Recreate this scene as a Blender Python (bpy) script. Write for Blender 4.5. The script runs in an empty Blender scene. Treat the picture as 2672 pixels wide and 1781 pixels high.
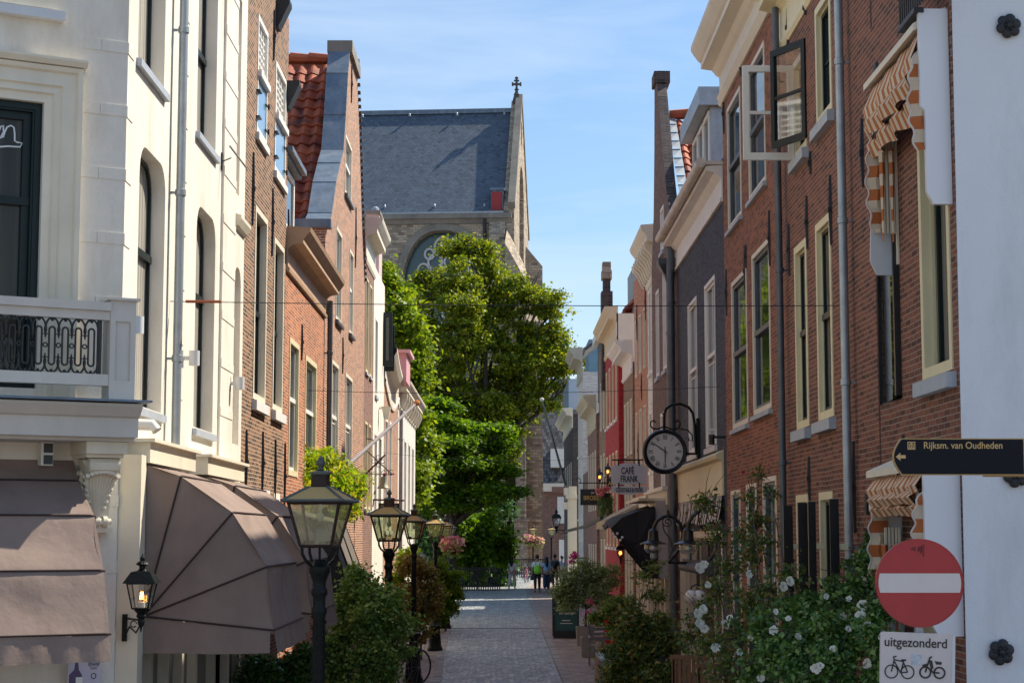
import bpy, bmesh, math, random
import numpy as np
from mathutils import Vector, Matrix, Quaternion
from mathutils.geometry import tessellate_polygon
R = math.radians
S = bpy.context.scene
COL = S.collection
# ------------------------------------------------------------------ camera
F0 = 4658.0
YAW, PITCH = math.atan(26/F0), math.atan(501.5/F0)
cam = bpy.data.objects.new('camera', bpy.data.cameras.new('camera'))
COL.objects.link(cam); S.camera = cam
cam.location = (0, 0, 3.0)
cam.rotation_euler = (math.pi/2 + PITCH, 0, -YAW)
cam.data.sensor_width = 36; cam.data.lens = 36*F0/2672
cam.data.clip_start = 0.1; cam.data.clip_end = 3000
# ------------------------------------------------------------------ light
SUN = Vector((.84, .475, 1.09)).normalized()
w = bpy.data.worlds.new("World"); S.world = w; w.use_nodes = True
nt = w.node_tree; nt.nodes.clear()
out = nt.nodes.new('ShaderNodeOutputWorld'); bg = nt.nodes.new('ShaderNodeBackground')
sky = nt.nodes.new('ShaderNodeTexSky'); sky.sky_type = 'NISHITA'; sky.sun_disc = False
sky.sun_elevation = math.asin(SUN.z); sky.sun_rotation = math.atan2(SUN.x, SUN.y)
sky.air_density = 1.25; sky.dust_density = 0.6; sky.ozone_density = 2.0
bg.inputs['Strength'].default_value = 0.098
tc = nt.nodes.new('ShaderNodeTexCoord'); mp = nt.nodes.new('ShaderNodeMapping')
mp.inputs['Scale'].default_value = (1.2, 1.0, 9.0); mp.inputs['Rotation'].default_value = (0, R(-4), 0)
nz = nt.nodes.new('ShaderNodeTexNoise'); nz.inputs['Scale'].default_value = 2.1
nz.inputs['Detail'].default_value = 7; nz.inputs['Roughness'].default_value = .55; nz.inputs['Distortion'].default_value = .35
cr = nt.nodes.new('ShaderNodeValToRGB'); cr.color_ramp.elements[0].position = .40; cr.color_ramp.elements[1].position = .74
cr.color_ramp.elements[0].color = (0, 0, 0, 1); cr.color_ramp.elements[1].color = (.62, .62, .62, 1)
mx = nt.nodes.new('ShaderNodeMixRGB'); mx.inputs[2].default_value = (5.6, 6.4, 7.4, 1)
L = nt.links.new
L(tc.outputs['Generated'], mp.inputs[0]); L(mp.outputs[0], nz.inputs['Vector']); L(nz.outputs['Fac'], cr.inputs[0])
L(cr.outputs[0], mx.inputs[0]); tn = nt.nodes.new('ShaderNodeMixRGB'); tn.blend_type = 'MULTIPLY'; tn.inputs[0].default_value = 1; tn.inputs[2].default_value = (.76, .87, 1.0, 1)
L(sky.outputs[0], tn.inputs[1]); L(tn.outputs[0], mx.inputs[1]); L(mx.outputs[0], bg.inputs[0]); L(bg.outputs[0], out.inputs[0])
sl = bpy.data.lights.new('sun', 'SUN'); sl.energy = 4.75; sl.angle = R(.6); sl.color = (1, .90, .74)
so = bpy.data.objects.new('sun', sl); COL.objects.link(so); so.rotation_euler = (-SUN).to_track_quat('-Z', 'Y').to_euler()
so.location = (30, 20, 60)
S.view_settings.view_transform = 'Standard'; S.view_settings.look = 'None'
S.view_settings.exposure = 0.66; S.view_settings.gamma = 1
S.render.engine = 'CYCLES'
S.cycles.max_bounces = 7; S.cycles.transparent_max_bounces = 12
S.cycles.caustics_reflective = False; S.cycles.caustics_refractive = False
# ------------------------------------------------------------------ photo pixel (2672 wide) -> point on a plane of the place
_cy, _sy, _cp, _sp = math.cos(YAW), math.sin(YAW), math.cos(PITCH), math.sin(PITCH)
FW = Vector((_sy*_cp, _cy*_cp, _sp)); RT = Vector((_cy, -_sy, 0)); UP = RT.cross(FW)
def ray(px, py): return FW + RT*((px-1336)/F0) + UP*((890.5-py)/F0)
CP = Vector((0, 0, 3.0))
def onX(px, py, X): d = ray(px, py); return CP + d*(X/d.x)
def onY(px, py, Y): d = ray(px, py); return CP + d*(Y/d.y)
def onZ(px, py, Z=0.): d = ray(px, py); return CP + d*((Z-3.0)/d.z)
def onP(px, py, P, n): d = ray(px, py); return CP + d*((Vector(P)-CP).dot(n)/d.dot(n))
# ------------------------------------------------------------------ materials
MATS = {}
def newmat(name):
    m = bpy.data.materials.new(name); m.use_nodes = True; MATS[name] = m
    return m, m.node_tree, m.node_tree.nodes['Principled BSDF']
def mat(name, col, rough=.7, var=.12, nscale=3., bump=.0, bscale=60., metal=0., spec=.5, dirt=None, coat=0.):
    if name in MATS: return MATS[name]
    m, t, b = newmat(name); N = t.nodes.new
    b.inputs['Roughness'].default_value = rough; b.inputs['Metallic'].default_value = metal
    b.inputs['Specular IOR Level'].default_value = spec; b.inputs['Coat Weight'].default_value = coat
    c = N('ShaderNodeTexCoord'); n = N('ShaderNodeTexNoise'); n.inputs['Scale'].default_value = nscale
    n.inputs['Detail'].default_value = 8; n.inputs['Roughness'].default_value = .65
    t.links.new(c.outputs['Object'], n.inputs['Vector'])
    r = N('ShaderNodeValToRGB'); e = r.color_ramp.elements
    e[0].position = .3; e[1].position = .72
    e[0].color = (*[x*(1-var) for x in col], 1); e[1].color = (*[min(1, x*(1+var*.7)) for x in col], 1)
    t.links.new(n.outputs['Fac'], r.inputs[0]); src = r.outputs[0]
    if dirt:
        n2 = N('ShaderNodeTexNoise'); n2.inputs['Scale'].default_value = dirt[2] if len(dirt) > 2 else 1.3; n2.inputs['Detail'].default_value = 10
        n2.inputs['Roughness'].default_value = .7
        mpn = N('ShaderNodeMapping'); mpn.inputs['Scale'].default_value = (1, 1, .28)
        t.links.new(c.outputs['Object'], mpn.inputs[0]); t.links.new(mpn.outputs[0], n2.inputs['Vector'])
        r2 = N('ShaderNodeValToRGB'); r2.color_ramp.elements[0].position = .48; r2.color_ramp.elements[1].position = .72
        r2.color_ramp.elements[1].color = (dirt[1],)*3 + (1,); r2.color_ramp.elements[0].color = (0, 0, 0, 1)
        mxx = N('ShaderNodeMixRGB'); mxx.inputs[2].default_value = (*dirt[0], 1)
        t.links.new(n2.outputs['Fac'], r2.inputs[0]); t.links.new(r2.outputs[0], mxx.inputs[0]); t.links.new(src, mxx.inputs[1]); src = mxx.outputs[0]
    t.links.new(src, b.inputs['Base Color'])
    if bump:
        bn = N('ShaderNodeTexNoise'); bn.inputs['Scale'].default_value = bscale; bn.inputs['Detail'].default_value = 5
        t.links.new(c.outputs['Object'], bn.inputs['Vector'])
        bb = N('ShaderNodeBump'); bb.inputs['Strength'].default_value = bump; bb.inputs['Distance'].default_value = .01
        t.links.new(bn.outputs['Fac'], bb.inputs['Height']); t.links.new(bb.outputs[0], b.inputs['Normal'])
    return m
def brick(name, c1, c2, mort, bw=.20, bh=.052, ms=.008, bump=.6, var=(.5, 1.25), dist=.012, rough=.85, soldier=False, patch=(.75, 1.15)):
    if name in MATS: return MATS[name]
    m, t, b = newmat(name); N = t.nodes.new; b.inputs['Roughness'].default_value = rough
    uv = N('ShaderNodeUVMap'); uv.uv_map = 'UVMap'
    br = N('ShaderNodeTexBrick'); br.inputs['Scale'].default_value = 1
    br.inputs['Brick Width'].default_value = bw; br.inputs['Row Height'].default_value = bh
    br.inputs['Mortar Size'].default_value = ms; br.inputs['Mortar Smooth'].default_value = .3; br.inputs['Bias'].default_value = 0
    br.inputs['Color1'].default_value = (0, 0, 0, 1); br.inputs['Color2'].default_value = (1, 1, 1, 1)
    br.inputs['Mortar'].default_value = (.5, .5, .5, 1)
    # wobble so that the courses are not ruler straight
    nw = N('ShaderNodeTexNoise'); nw.inputs['Scale'].default_value = 2.2; nw.inputs['Detail'].default_value = 4
    vs = N('ShaderNodeVectorMath'); vs.operation = 'SUBTRACT'; vs.inputs[1].default_value = (.5, .5, .5)
    vm = N('ShaderNodeVectorMath'); vm.operation = 'SCALE'; vm.inputs['Scale'].default_value = dist*2
    va = N('ShaderNodeVectorMath'); va.operation = 'ADD'
    t.links.new(uv.outputs[0], nw.inputs['Vector']); t.links.new(nw.outputs['Color'], vs.inputs[0]); t.links.new(vs.outputs[0], vm.inputs[0])
    t.links.new(uv.outputs[0], va.inputs[0]); t.links.new(vm.outputs[0], va.inputs[1]); t.links.new(va.outputs[0], br.inputs['Vector'])
    ramp = N('ShaderNodeValToRGB'); e = ramp.color_ramp.elements
    e[0].color = (*c1, 1); e[1].color = (*c2, 1)
    mid = e.new(.45); mid.color = (*[(a+bb)/2*1.0 for a, bb in zip(c1, c2)], 1)
    e2 = ramp.color_ramp.elements.new(.8); e2.color = (*[x*var[1]*.93 for x in c2], 1); dk = ramp.color_ramp.elements.new(.10); dk.color = (*[x*.95 for x in c1], 1); e[0].color = (*[x*.6 for x in c1], 1)
    t.links.new(br.outputs['Color'], ramp.inputs[0])
    n2 = N('ShaderNodeTexNoise'); n2.inputs['Scale'].default_value = .7; n2.inputs['Detail'].default_value = 9; n2.inputs['Roughness'].default_value = .7
    t.links.new(uv.outputs[0], n2.inputs['Vector'])
    mr = N('ShaderNodeMapRange'); mr.inputs[1].default_value = .3; mr.inputs[2].default_value = .7
    mr.inputs[3].default_value = patch[0]; mr.inputs[4].default_value = patch[1]
    t.links.new(n2.outputs['Fac'], mr.inputs[0])
    mu = N('ShaderNodeVectorMath'); mu.operation = 'SCALE'; t.links.new(ramp.outputs[0], mu.inputs[0]); t.links.new(mr.outputs[0], mu.inputs['Scale'])
    mixm = N('ShaderNodeMixRGB'); mixm.inputs[2].default_value = (*mort, 1)
    t.links.new(br.outputs['Fac'], mixm.inputs[0]); t.links.new(mu.outputs[0], mixm.inputs[1])
    t.links.new(mixm.outputs[0], b.inputs['Base Color'])
    n3 = N('ShaderNodeTexNoise'); n3.inputs['Scale'].default_value = 45; n3.inputs['Detail'].default_value = 4
    t.links.new(uv.outputs[0], n3.inputs['Vector'])
    ad = N('ShaderNodeMath'); ad.operation = 'MULTIPLY_ADD'; ad.inputs[1].default_value = -.8
    t.links.new(br.outputs['Fac'], ad.inputs[0]); t.links.new(n3.outputs['Fac'], ad.inputs[2])
    bb = N('ShaderNodeBump'); bb.inputs['Strength'].default_value = bump; bb.inputs['Distance'].default_value = .012
    t.links.new(ad.outputs[0], bb.inputs['Height']); t.links.new(bb.outputs[0], b.inputs['Normal'])
    return m
def glassmat(name, col=(.02, .025, .03), rough=.03, bump=.15, bscale=1.6, curtain_or_reflection=None, ior=1.6):
    m, t, b = newmat(name); N = t.nodes.new
    b.inputs['Base Color'].default_value = (*col, 1); b.inputs['Roughness'].default_value = rough; b.inputs['IOR'].default_value = ior
    c = N('ShaderNodeTexCoord'); n = N('ShaderNodeTexNoise'); n.inputs['Scale'].default_value = bscale; n.inputs['Detail'].default_value = 2
    t.links.new(c.outputs['Object'], n.inputs['Vector'])
    bb = N('ShaderNodeBump'); bb.inputs['Strength'].default_value = bump; bb.inputs['Distance'].default_value = .02
    t.links.new(n.outputs['Fac'], bb.inputs['Height']); t.links.new(bb.outputs[0], b.inputs['Normal'])
    if curtain_or_reflection:
        wv = N('ShaderNodeTexNoise'); wv.inputs['Scale'].default_value = 1.0; mpn = N('ShaderNodeMapping'); mpn.inputs['Scale'].default_value = (18, 18, .4)
        t.links.new(c.outputs['Object'], mpn.inputs[0]); t.links.new(mpn.outputs[0], wv.inputs['Vector'])
        r = N('ShaderNodeValToRGB'); r.color_ramp.elements[0].color = (*[x*.55 for x in curtain_or_reflection], 1); r.color_ramp.elements[1].color = (*curtain_or_reflection, 1)
        r.color_ramp.elements[0].position = .35; r.color_ramp.elements[1].position = .65
        t.links.new(wv.outputs['Fac'], r.inputs[0]); t.links.new(r.outputs[0], b.inputs['Base Color'])
    return m
def clearglass(name, tint=(.92, .95, .95), gloss=.12, haze=0.):
    m, t, b = newmat(name); N = t.nodes.new
    tr = N('ShaderNodeBsdfTransparent'); tr.inputs[0].default_value = (*tint, 1)
    gl = N('ShaderNodeBsdfGlossy'); gl.inputs['Roughness'].default_value = .04
    fr = N('ShaderNodeLayerWeight'); fr.inputs[0].default_value = .35
    ma = N('ShaderNodeMath'); ma.operation = 'MULTIPLY_ADD'; ma.inputs[1].default_value = .6; ma.inputs[2].default_value = gloss; ma.use_clamp = True
    mi = N('ShaderNodeMixShader')
    t.links.new(fr.outputs['Facing'], ma.inputs[0]); t.links.new(ma.outputs[0], mi.inputs[0])
    t.links.new(tr.outputs[0], mi.inputs[1]); t.links.new(gl.outputs[0], mi.inputs[2])
    if haze:
        df = N('ShaderNodeBsdfDiffuse'); df.inputs[0].default_value = (.52, .54, .34, 1); tl = N('ShaderNodeBsdfTranslucent'); tl.inputs[0].default_value = (.62, .66, .36, 1)
        m1 = N('ShaderNodeMixShader'); t.links.new(df.outputs[0], m1.inputs[1]); t.links.new(tl.outputs[0], m1.inputs[2]); m2 = N('ShaderNodeMixShader')
        c = N('ShaderNodeTexCoord'); n = N('ShaderNodeTexNoise'); n.inputs['Scale'].default_value = 7; n.inputs['Detail'].default_value = 6; t.links.new(c.outputs['Object'], n.inputs['Vector'])
        mm = N('ShaderNodeMapRange'); mm.inputs[1].default_value = .35; mm.inputs[2].default_value = .7; mm.inputs[3].default_value = haze*.4; mm.inputs[4].default_value = haze*1.6
        t.links.new(n.outputs['Fac'], mm.inputs[0]); t.links.new(mm.outputs[0], m2.inputs[0]); t.links.new(mi.outputs[0], m2.inputs[1]); t.links.new(m1.outputs[0], m2.inputs[2]); mi = m2
    t.links.new(mi.outputs[0], t.nodes['Material Output'].inputs[0])
    return m
def roofpane(name, col):
    m, t, b = newmat(name); N = t.nodes.new; b.inputs['Base Color'].default_value = (*col, 1); b.inputs['Roughness'].default_value = .6; b.inputs['Specular IOR Level'].default_value = .08
    tl = N('ShaderNodeBsdfTranslucent'); tl.inputs[0].default_value = (*col, 1); mi = N('ShaderNodeMixShader'); mi.inputs[0].default_value = .55
    t.links.new(b.outputs[0], mi.inputs[1]); t.links.new(tl.outputs[0], mi.inputs[2]); t.links.new(mi.outputs[0], t.nodes['Material Output'].inputs[0]); return m
def emis(name, col, st):
    m, t, b = newmat(name); b.inputs['Base Color'].default_value = (*col, 1)
    b.inputs['Emission Color'].default_value = (*col, 1); b.inputs['Emission Strength'].default_value = st
    return m
def leafmat(name, cols, trans=.35, rough=.5):
    m, t, b = newmat(name); N = t.nodes.new
    g = N('ShaderNodeNewGeometry'); r = N('ShaderNodeValToRGB'); e = r.color_ramp.elements
    e[0].color = (*cols[0], 1); e[1].color = (*cols[-1], 1); e[1].position = 1
    for i, c in enumerate(cols[1:-1]): k = e.new((i+1)/(len(cols)-1)); k.color = (*c, 1)
    t.links.new(g.outputs['Random Per Island'], r.inputs[0])
    b.inputs['Roughness'].default_value = rough; b.inputs['Specular IOR Level'].default_value = .35
    t.links.new(r.outputs[0], b.inputs['Base Color'])
    tl = N('ShaderNodeBsdfTranslucent'); hs = N('ShaderNodeMixRGB'); hs.blend_type = 'MULTIPLY'; hs.inputs[0].default_value = 1
    hs.inputs[2].default_value = (1.5, 1.45, .45, 1)
    t.links.new(r.outputs[0], hs.inputs[1]); t.links.new(hs.outputs[0], tl.inputs[0])
    mi = N('ShaderNodeMixShader'); mi.inputs[0].default_value = trans
    t.links.new(b.outputs[0], mi.inputs[1]); t.links.new(tl.outputs[0], mi.inputs[2])
    t.links.new(mi.outputs[0], t.nodes['Material Output'].inputs[0])
    return m
def stripes(name, ca, cb, period, axis=2, soft=.02):
    m, t, b = newmat(name); N = t.nodes.new; b.inputs['Roughness'].default_value = .9
    c = N('ShaderNodeTexCoord'); s = N('ShaderNodeSeparateXYZ'); t.links.new(c.outputs['Object'], s.inputs[0])
    d = N('ShaderNodeMath'); d.operation = 'DIVIDE'; d.inputs[1].default_value = period; t.links.new(s.outputs[axis], d.inputs[0])
    f = N('ShaderNodeMath'); f.operation = 'FRACT'; t.links.new(d.outputs[0], f.inputs[0])
    r = N('ShaderNodeValToRGB'); r.color_ramp.interpolation = 'CONSTANT'
    r.color_ramp.elements[0].color = (*ca, 1); r.color_ramp.elements[1].position = .5; r.color_ramp.elements[1].color = (*cb, 1)
    t.links.new(f.outputs[0], r.inputs[0]); t.links.new(r.outputs[0], b.inputs['Base Color'])
    return m
# ------------------------------------------------------------------ mesh builder
class MB:
    def __init__(s, T=None, each=False): s.v = []; s.f = []; s.m = []; s.T = T; s.each = each; s.cuts = []
    def add(s, vs, fs, m=0):
        o = len(s.v); s.cuts.append((o, len(s.f)))
        s.v += [tuple(s.T(*p)) if s.T else tuple(p) for p in vs]
        for f in fs: s.f.append(tuple(i+o for i in f)); s.m.append(m)
    def box(s, a, b, m=0):
        x0, y0, z0 = a; x1, y1, z1 = b
        s.add([(x0,y0,z0),(x1,y0,z0),(x1,y1,z0),(x0,y1,z0),(x0,y0,z1),(x1,y0,z1),(x1,y1,z1),(x0,y1,z1)],
              [(0,3,2,1),(4,5,6,7),(0,1,5,4),(1,2,6,5),(2,3,7,6),(3,0,4,7)], m)
    def quad(s, *p, m=0): s.add(p, [tuple(range(len(p)))], m)
    def poly(s, outer, holes, w, m=0):
        # a flat face with holes in the frame's u,v at offset w
        loops = [[Vector((a, b, 0)) for a, b in q] for q in [outer]+holes]
        tri = tessellate_polygon(loops); flat = [(p.x, p.y, w) for q in loops for p in q]
        s.add(flat, [tuple(t) for t in tri], m)
    def loopwall(s, pts, w0, w1, m=0):
        n = len(pts)
        for i in range(n):
            a, b = pts[i], pts[(i+1) % n]
            s.add([(*a, w0), (*b, w0), (*b, w1), (*a, w1)], [(0, 1, 2, 3)], m)
    def prism(s, pts, w0, w1, m=0):
        s.poly(pts, [], w0, m); s.poly(pts, [], w1, m); s.loopwall(pts, w0, w1, m)
    def profu(s, prof, u0, u1, m=0, cap=True):
        # profile of (w,v) points swept along u
        n = len(prof); vs = [(u0, v, w) for w, v in prof] + [(u1, v, w) for w, v in prof]
        s.add(vs, [(i, (i+1) % n, (i+1) % n+n, i+n) for i in range(n)], m)
        if cap:
            lp = [Vector((w, v, 0)) for w, v in prof]; tri = tessellate_polygon([lp])
            s.add([(u0, v, w) for w, v in prof], [tuple(t) for t in tri], m); s.add([(u1, v, w) for w, v in prof], [tuple(t) for t in tri], m)
    def tube(s, pts, r, n=8, m=0, cap=True, closed=False):
        P = [Vector(p) for p in pts]; k = len(P); rs = r if isinstance(r, (list, tuple)) else [r]*k
        vs = []; up = None
        for i in range(k):
            if closed: d = P[(i+1) % k]-P[i-1]
            else: d = (P[min(i+1, k-1)]-P[max(i-1, 0)])
            if d.length < 1e-9: d = Vector((0, 0, 1))
            d.normalize()
            if up is None: up = Vector((0, 0, 1)) if abs(d.z) < .9 else Vector((1, 0, 0))
            a = d.cross(up); 
            if a.length < 1e-6: a = d.orthogonal()
            a.normalize(); b2 = a.cross(d); up = b2
            for j in range(n):
                t = 2*math.pi*j/n; q = P[i]+(a*math.cos(t)+b2*math.sin(t))*rs[i]; vs.append(tuple(q))
        fs = []
        for i in range(k if closed else k-1):
            for j in range(n):
                i2 = (i+1) % k
                fs.append((i*n+j, i*n+(j+1) % n, i2*n+(j+1) % n, i2*n+j))
        if cap and not closed: fs.append(tuple(range(n-1, -1, -1))); fs.append(tuple((k-1)*n+j for j in range(n)))
        s.add(vs, fs, m)
    def lathe(s, prof, c=(0, 0, 0), n=16, m=0, axis='z', sq=None, rot=0.):
        # profile of (r,h); sq=4 gives a square section
        if sq: n = sq; rot = rot+math.pi/4
        vs = []
        for r, h in prof:
            for j in range(n):
                t = 2*math.pi*j/n+rot; q = r*(math.sqrt(2) if sq else 1)
                x, y = q*math.cos(t), q*math.sin(t)
                p = (x, y, h) if axis == 'z' else ((x, h, y) if axis == 'y' else (h, x, y))
                vs.append((c[0]+p[0], c[1]+p[1], c[2]+p[2]))
        k = len(prof); fs = [(i*n+j, i*n+(j+1) % n, (i+1)*n+(j+1) % n, (i+1)*n+j) for i in range(k-1) for j in range(n)]
        if prof[0][0] > 1e-5: fs.append(tuple(range(n-1, -1, -1)))
        if prof[-1][0] > 1e-5: fs.append(tuple((k-1)*n+j for j in range(n)))
        s.add(vs, fs, m)
    def ball(s, c, r, n=12, m=0, sc=(1, 1, 1)):
        k = n//2; vs = []; fs = []
        for i in range(k+1):
            a = math.pi*i/k
            for j in range(n):
                b = 2*math.pi*j/n
                vs.append((c[0]+r*sc[0]*math.sin(a)*math.cos(b), c[1]+r*sc[1]*math.sin(a)*math.sin(b), c[2]+r*sc[2]*math.cos(a)))
        for i in range(k):
            for j in range(n): fs.append((i*n+j, i*n+(j+1) % n, (i+1)*n+(j+1) % n, (i+1)*n+j))
        s.add(vs, fs, m)
    def build(s, name, mats, parent=None, smooth=False, uv=True, off=None, doubles=True, kind=None, label=None):
        if s.each:
            cs = s.cuts+[(len(s.v), len(s.f))]; last = None
            for (v0, f0), (v1, f1) in zip(cs[:-1], cs[1:]):
                q = MB(); q.v = s.v[v0:v1]; q.f = [tuple(i-v0 for i in f) for f in s.f[f0:f1]]; q.m = s.m[f0:f1]; last = q.build(name, mats, parent, smooth, uv, off, doubles, kind, label)
            return last
        me = bpy.data.meshes.new(name)
        par = Vector(parent_world(parent)) if parent else Vector((0, 0, 0))
        base = par if off is None else Vector(off)
        me.from_pydata([tuple(Vector(p)-base) for p in s.v], [], s.f)
        if not isinstance(mats, (list, tuple)): mats = [mats]
        for m in mats: me.materials.append(m)
        me.polygons.foreach_set('material_index', s.m)
        b = bmesh.new(); b.from_mesh(me)
        if doubles: bmesh.ops.remove_doubles(b, verts=b.verts, dist=1e-5)
        bmesh.ops.recalc_face_normals(b, faces=b.faces)
        if uv:
            ul = b.loops.layers.uv.new('UVMap')
            for f in b.faces:
                n = f.normal
                if abs(n.z) > .75:
                    for l in f.loops: l[ul].uv = (l.vert.co.x+base.x, l.vert.co.y+base.y)
                else:
                    t = Vector((-n.y, n.x, 0)); t = t.normalized() if t.length > 1e-6 else Vector((1, 0, 0))
                    if t.y < 0 or (abs(t.y) < 1e-3 and t.x < 0): t = -t
                    sl_ = 1/max(.3, math.sqrt(max(0, 1-n.z*n.z)))
                    for l in f.loops:
                        q = l.vert.co+base; l[ul].uv = (q.dot(t), q.z*sl_)
        b.to_mesh(me); b.free()
        if smooth:
            me.polygons.foreach_set('use_smooth', [True]*len(me.polygons))
            try: me.set_sharp_from_angle(angle=R(38))
            except Exception: pass
        o = bpy.data.objects.new(name, me); COL.objects.link(o)
        if parent: o.parent = parent; o.location = base-par
        else: o.location = base
        if kind: o['kind'] = kind
        if label: o['label'] = label
        return o
def parent_world(p):
    v = Vector((0, 0, 0))
    while p: v = v+p.location; p = p.parent
    return v
def tag(o, label, cat, group=None):
    o['label'] = label; o['category'] = cat
    if group: o['group'] = group
    return o
def thing(name, label, cat, loc=(0, 0, 0), group=None):
    o = bpy.data.objects.new(name, None); COL.objects.link(o); o.location = loc; o.empty_display_size = .2
    return tag(o, label, cat, group)
def dup(root, loc, label, rz=0., sc=1., group=None):
    r = root.copy(); COL.objects.link(r); r.location = loc; r.rotation_euler = (0, 0, rz); r.scale = (sc,)*3; r['label'] = label
    if group: r['group'] = group
    def rec(a, b):
        for ch in a.children:
            c = ch.copy(); COL.objects.link(c); c.parent = b; rec(ch, c)
    rec(root, r)
    return r
def text(body, size, m, parent, loc, rot=(math.pi/2, 0, 0), sx=1., ext=.003, bold=0., name='lettering', align='CENTER', shear=0):
    cu = bpy.data.curves.new(name, 'FONT'); cu.body = body; cu.size = size; cu.extrude = ext; cu.offset = bold
    cu.align_x = align; cu.align_y = 'CENTER'; cu.shear = shear; cu.materials.append(m)
    o = bpy.data.objects.new(name, cu); COL.objects.link(o); o.parent = parent
    o.location = Vector(loc)-Vector(parent_world(parent)); o.rotation_euler = rot; o.scale = (sx, 1, 1)
    return o
def FL(X): return lambda u, v, w_: (X+w_, u, v)        # left side facade plane x=X (street towards +x)
def FR(X): return lambda u, v, w_: (X-w_, u, v)        # right side facade
def FY(Y, s=1): return lambda u, v, w_: (u, Y-w_*s, v)  # plane facing the camera

# ------------------------------------------------------------------ palette
M_cream = mat('cream_stucco', (.76, .72, .64), .8, .05, 2., .3, 50, dirt=((.46, .39, .29), .6, 1.6))
M_creamd = mat('cream_paint', (.74, .68, .55), .55, .06, 4., .1, 30, dirt=((.5, .43, .33), .3))
M_yellowp = mat('yellow_cream_paint', (.74, .66, .42), .5, .06, 4., .1, 30, dirt=((.5, .42, .28), .3))
M_white = mat('white_paint', (.80, .78, .73), .5, .05, 4., .05, 30, dirt=((.5, .47, .42), .3))
M_greyp = mat('light_grey_paint', (.62, .64, .66), .5, .05, 4.)
M_sillg = mat('blue_grey_stone', (.42, .46, .50), .7, .12, 6., .2, 80)
M_sillw = mat('white_stone', (.68, .68, .66), .7, .1, 6., .2, 80)
M_darkgreen = mat('dark_green_paint', (.006, .015, .015), .35, .1, 5., spec=.3)
M_black = mat('black_paint', (.012, .013, .015), .35, .15, 8., .1, 40)
M_iron = mat('wrought_iron', (.015, .016, .02), .5, .2, 20., .2, 90)
M_zinc = mat('zinc', (.36, .40, .43), .45, .2, 5., .1, 30, metal=.55, dirt=((.6, .62, .62), .35, 6))
M_zincd = mat('dark_zinc', (.10, .115, .135), .45, .2, 5., .1, 30, metal=.4)
M_lead = mat('lead', (.14, .19, .25), .55, .25, 4., .35, 14, metal=.3, dirt=((.35, .37, .4), .5, 3))
M_brownbrick = brick('brown_brick', (.07, .03, .017), (.255, .12, .06), (.44, .34, .24), patch=(.7, 1.2))
M_orangebrick = brick('orange_brick', (.28, .075, .035), (.50, .155, .065), (.48, .33, .22), ms=.01)
M_pinkbrick = brick('pink_brick', (.19, .065, .038), (.39, .15, .08), (.56, .45, .34), ms=.010)
M_redbrick = brick('red_brick', (.17, .052, .026), (.30, .092, .042), (.30, .20, .14), ms=.006)
M_redbrick2 = brick('dark_red_brick', (.13, .043, .025), (.215, .073, .040), (.30, .22, .17), ms=.006, patch=(.8, 1.1))
M_bluebrick = brick('slate_blue_painted_brick', (.045, .05, .065), (.065, .07, .09), (.035, .038, .05), ms=.007, patch=(.85, 1.1))
M_darkbrick = brick('dark_brick', (.035, .028, .03), (.085, .06, .055), (.13, .115, .11))
M_olivebrick = brick('brown_red_brick', (.16, .07, .05), (.25, .11, .08), (.3, .24, .2))
M_redpaint = brick('red_painted_brick', (.36, .025, .03), (.42, .032, .035), (.3, .02, .025), patch=(.9, 1.1))
M_whitebrick = brick('white_painted_brick', (.66, .63, .58), (.76, .73, .68), (.58, .55, .5), bump=.4, patch=(.88, 1.05))
M_stone = brick('sandstone_blocks', (.29, .235, .175), (.44, .365, .275), (.22, .18, .14), bw=.5, bh=.22, ms=.02, bump=.5, patch=(.7, 1.2))
M_stoned = mat('weathered_stone', (.25, .23, .20), .9, .3, .8, .4, 5, dirt=((.1, .1, .1), .6, .5))
M_slate = brick('slate_roof', (.062, .09, .125), (.078, .11, .15), (.045, .066, .095), bw=.34, bh=.26, ms=.03, bump=.5, rough=.6, patch=(.8, 1.25), dist=.03)
M_tile = brick('clay_tile', (.26, .065, .03), (.44, .12, .05), (.1, .03, .02), bw=.25, bh=.33, ms=.0, bump=.3, patch=(.55, 1.25))
M_tileg = brick('grey_clay_tile', (.05, .05, .055), (.13, .13, .14), (.03, .03, .03), bw=.25, bh=.33, ms=.02, bump=.7)
M_glass = glassmat('window_glass')
M_glassc = glassmat('curtained_glass', curtain_or_reflection=(.30, .27, .22))
M_glassl = glassmat('light_curtained_glass', curtain_or_reflection=(.55, .52, .46))
M_clear = clearglass('lantern_glass')
M_lampglass = clearglass('reflection_haze_glass', (.85, .92, .75), .12, .2)  # olive haze painted in for greenery reflected and seen through the glass
M_darkin = mat('dark_interior', (.012, .011, .01), .9, .3, 3.)
M_awn = mat('taupe_canvas', (.25, .185, .155), .9, .14, 2.2, 1.0, 5, dirt=((.17, .12, .105), .5, 1.4))
[setattr(n.inputs['Distance'], 'default_value', .014) for n in M_awn.node_tree.nodes if n.type == 'BUMP']
M_awnseam = mat('dark_maroon_piping', (.035, .018, .018), .8)
M_blackcanvas = mat('black_canvas', (.014, .014, .017), .8, .3, 4., .6, 5)
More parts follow.
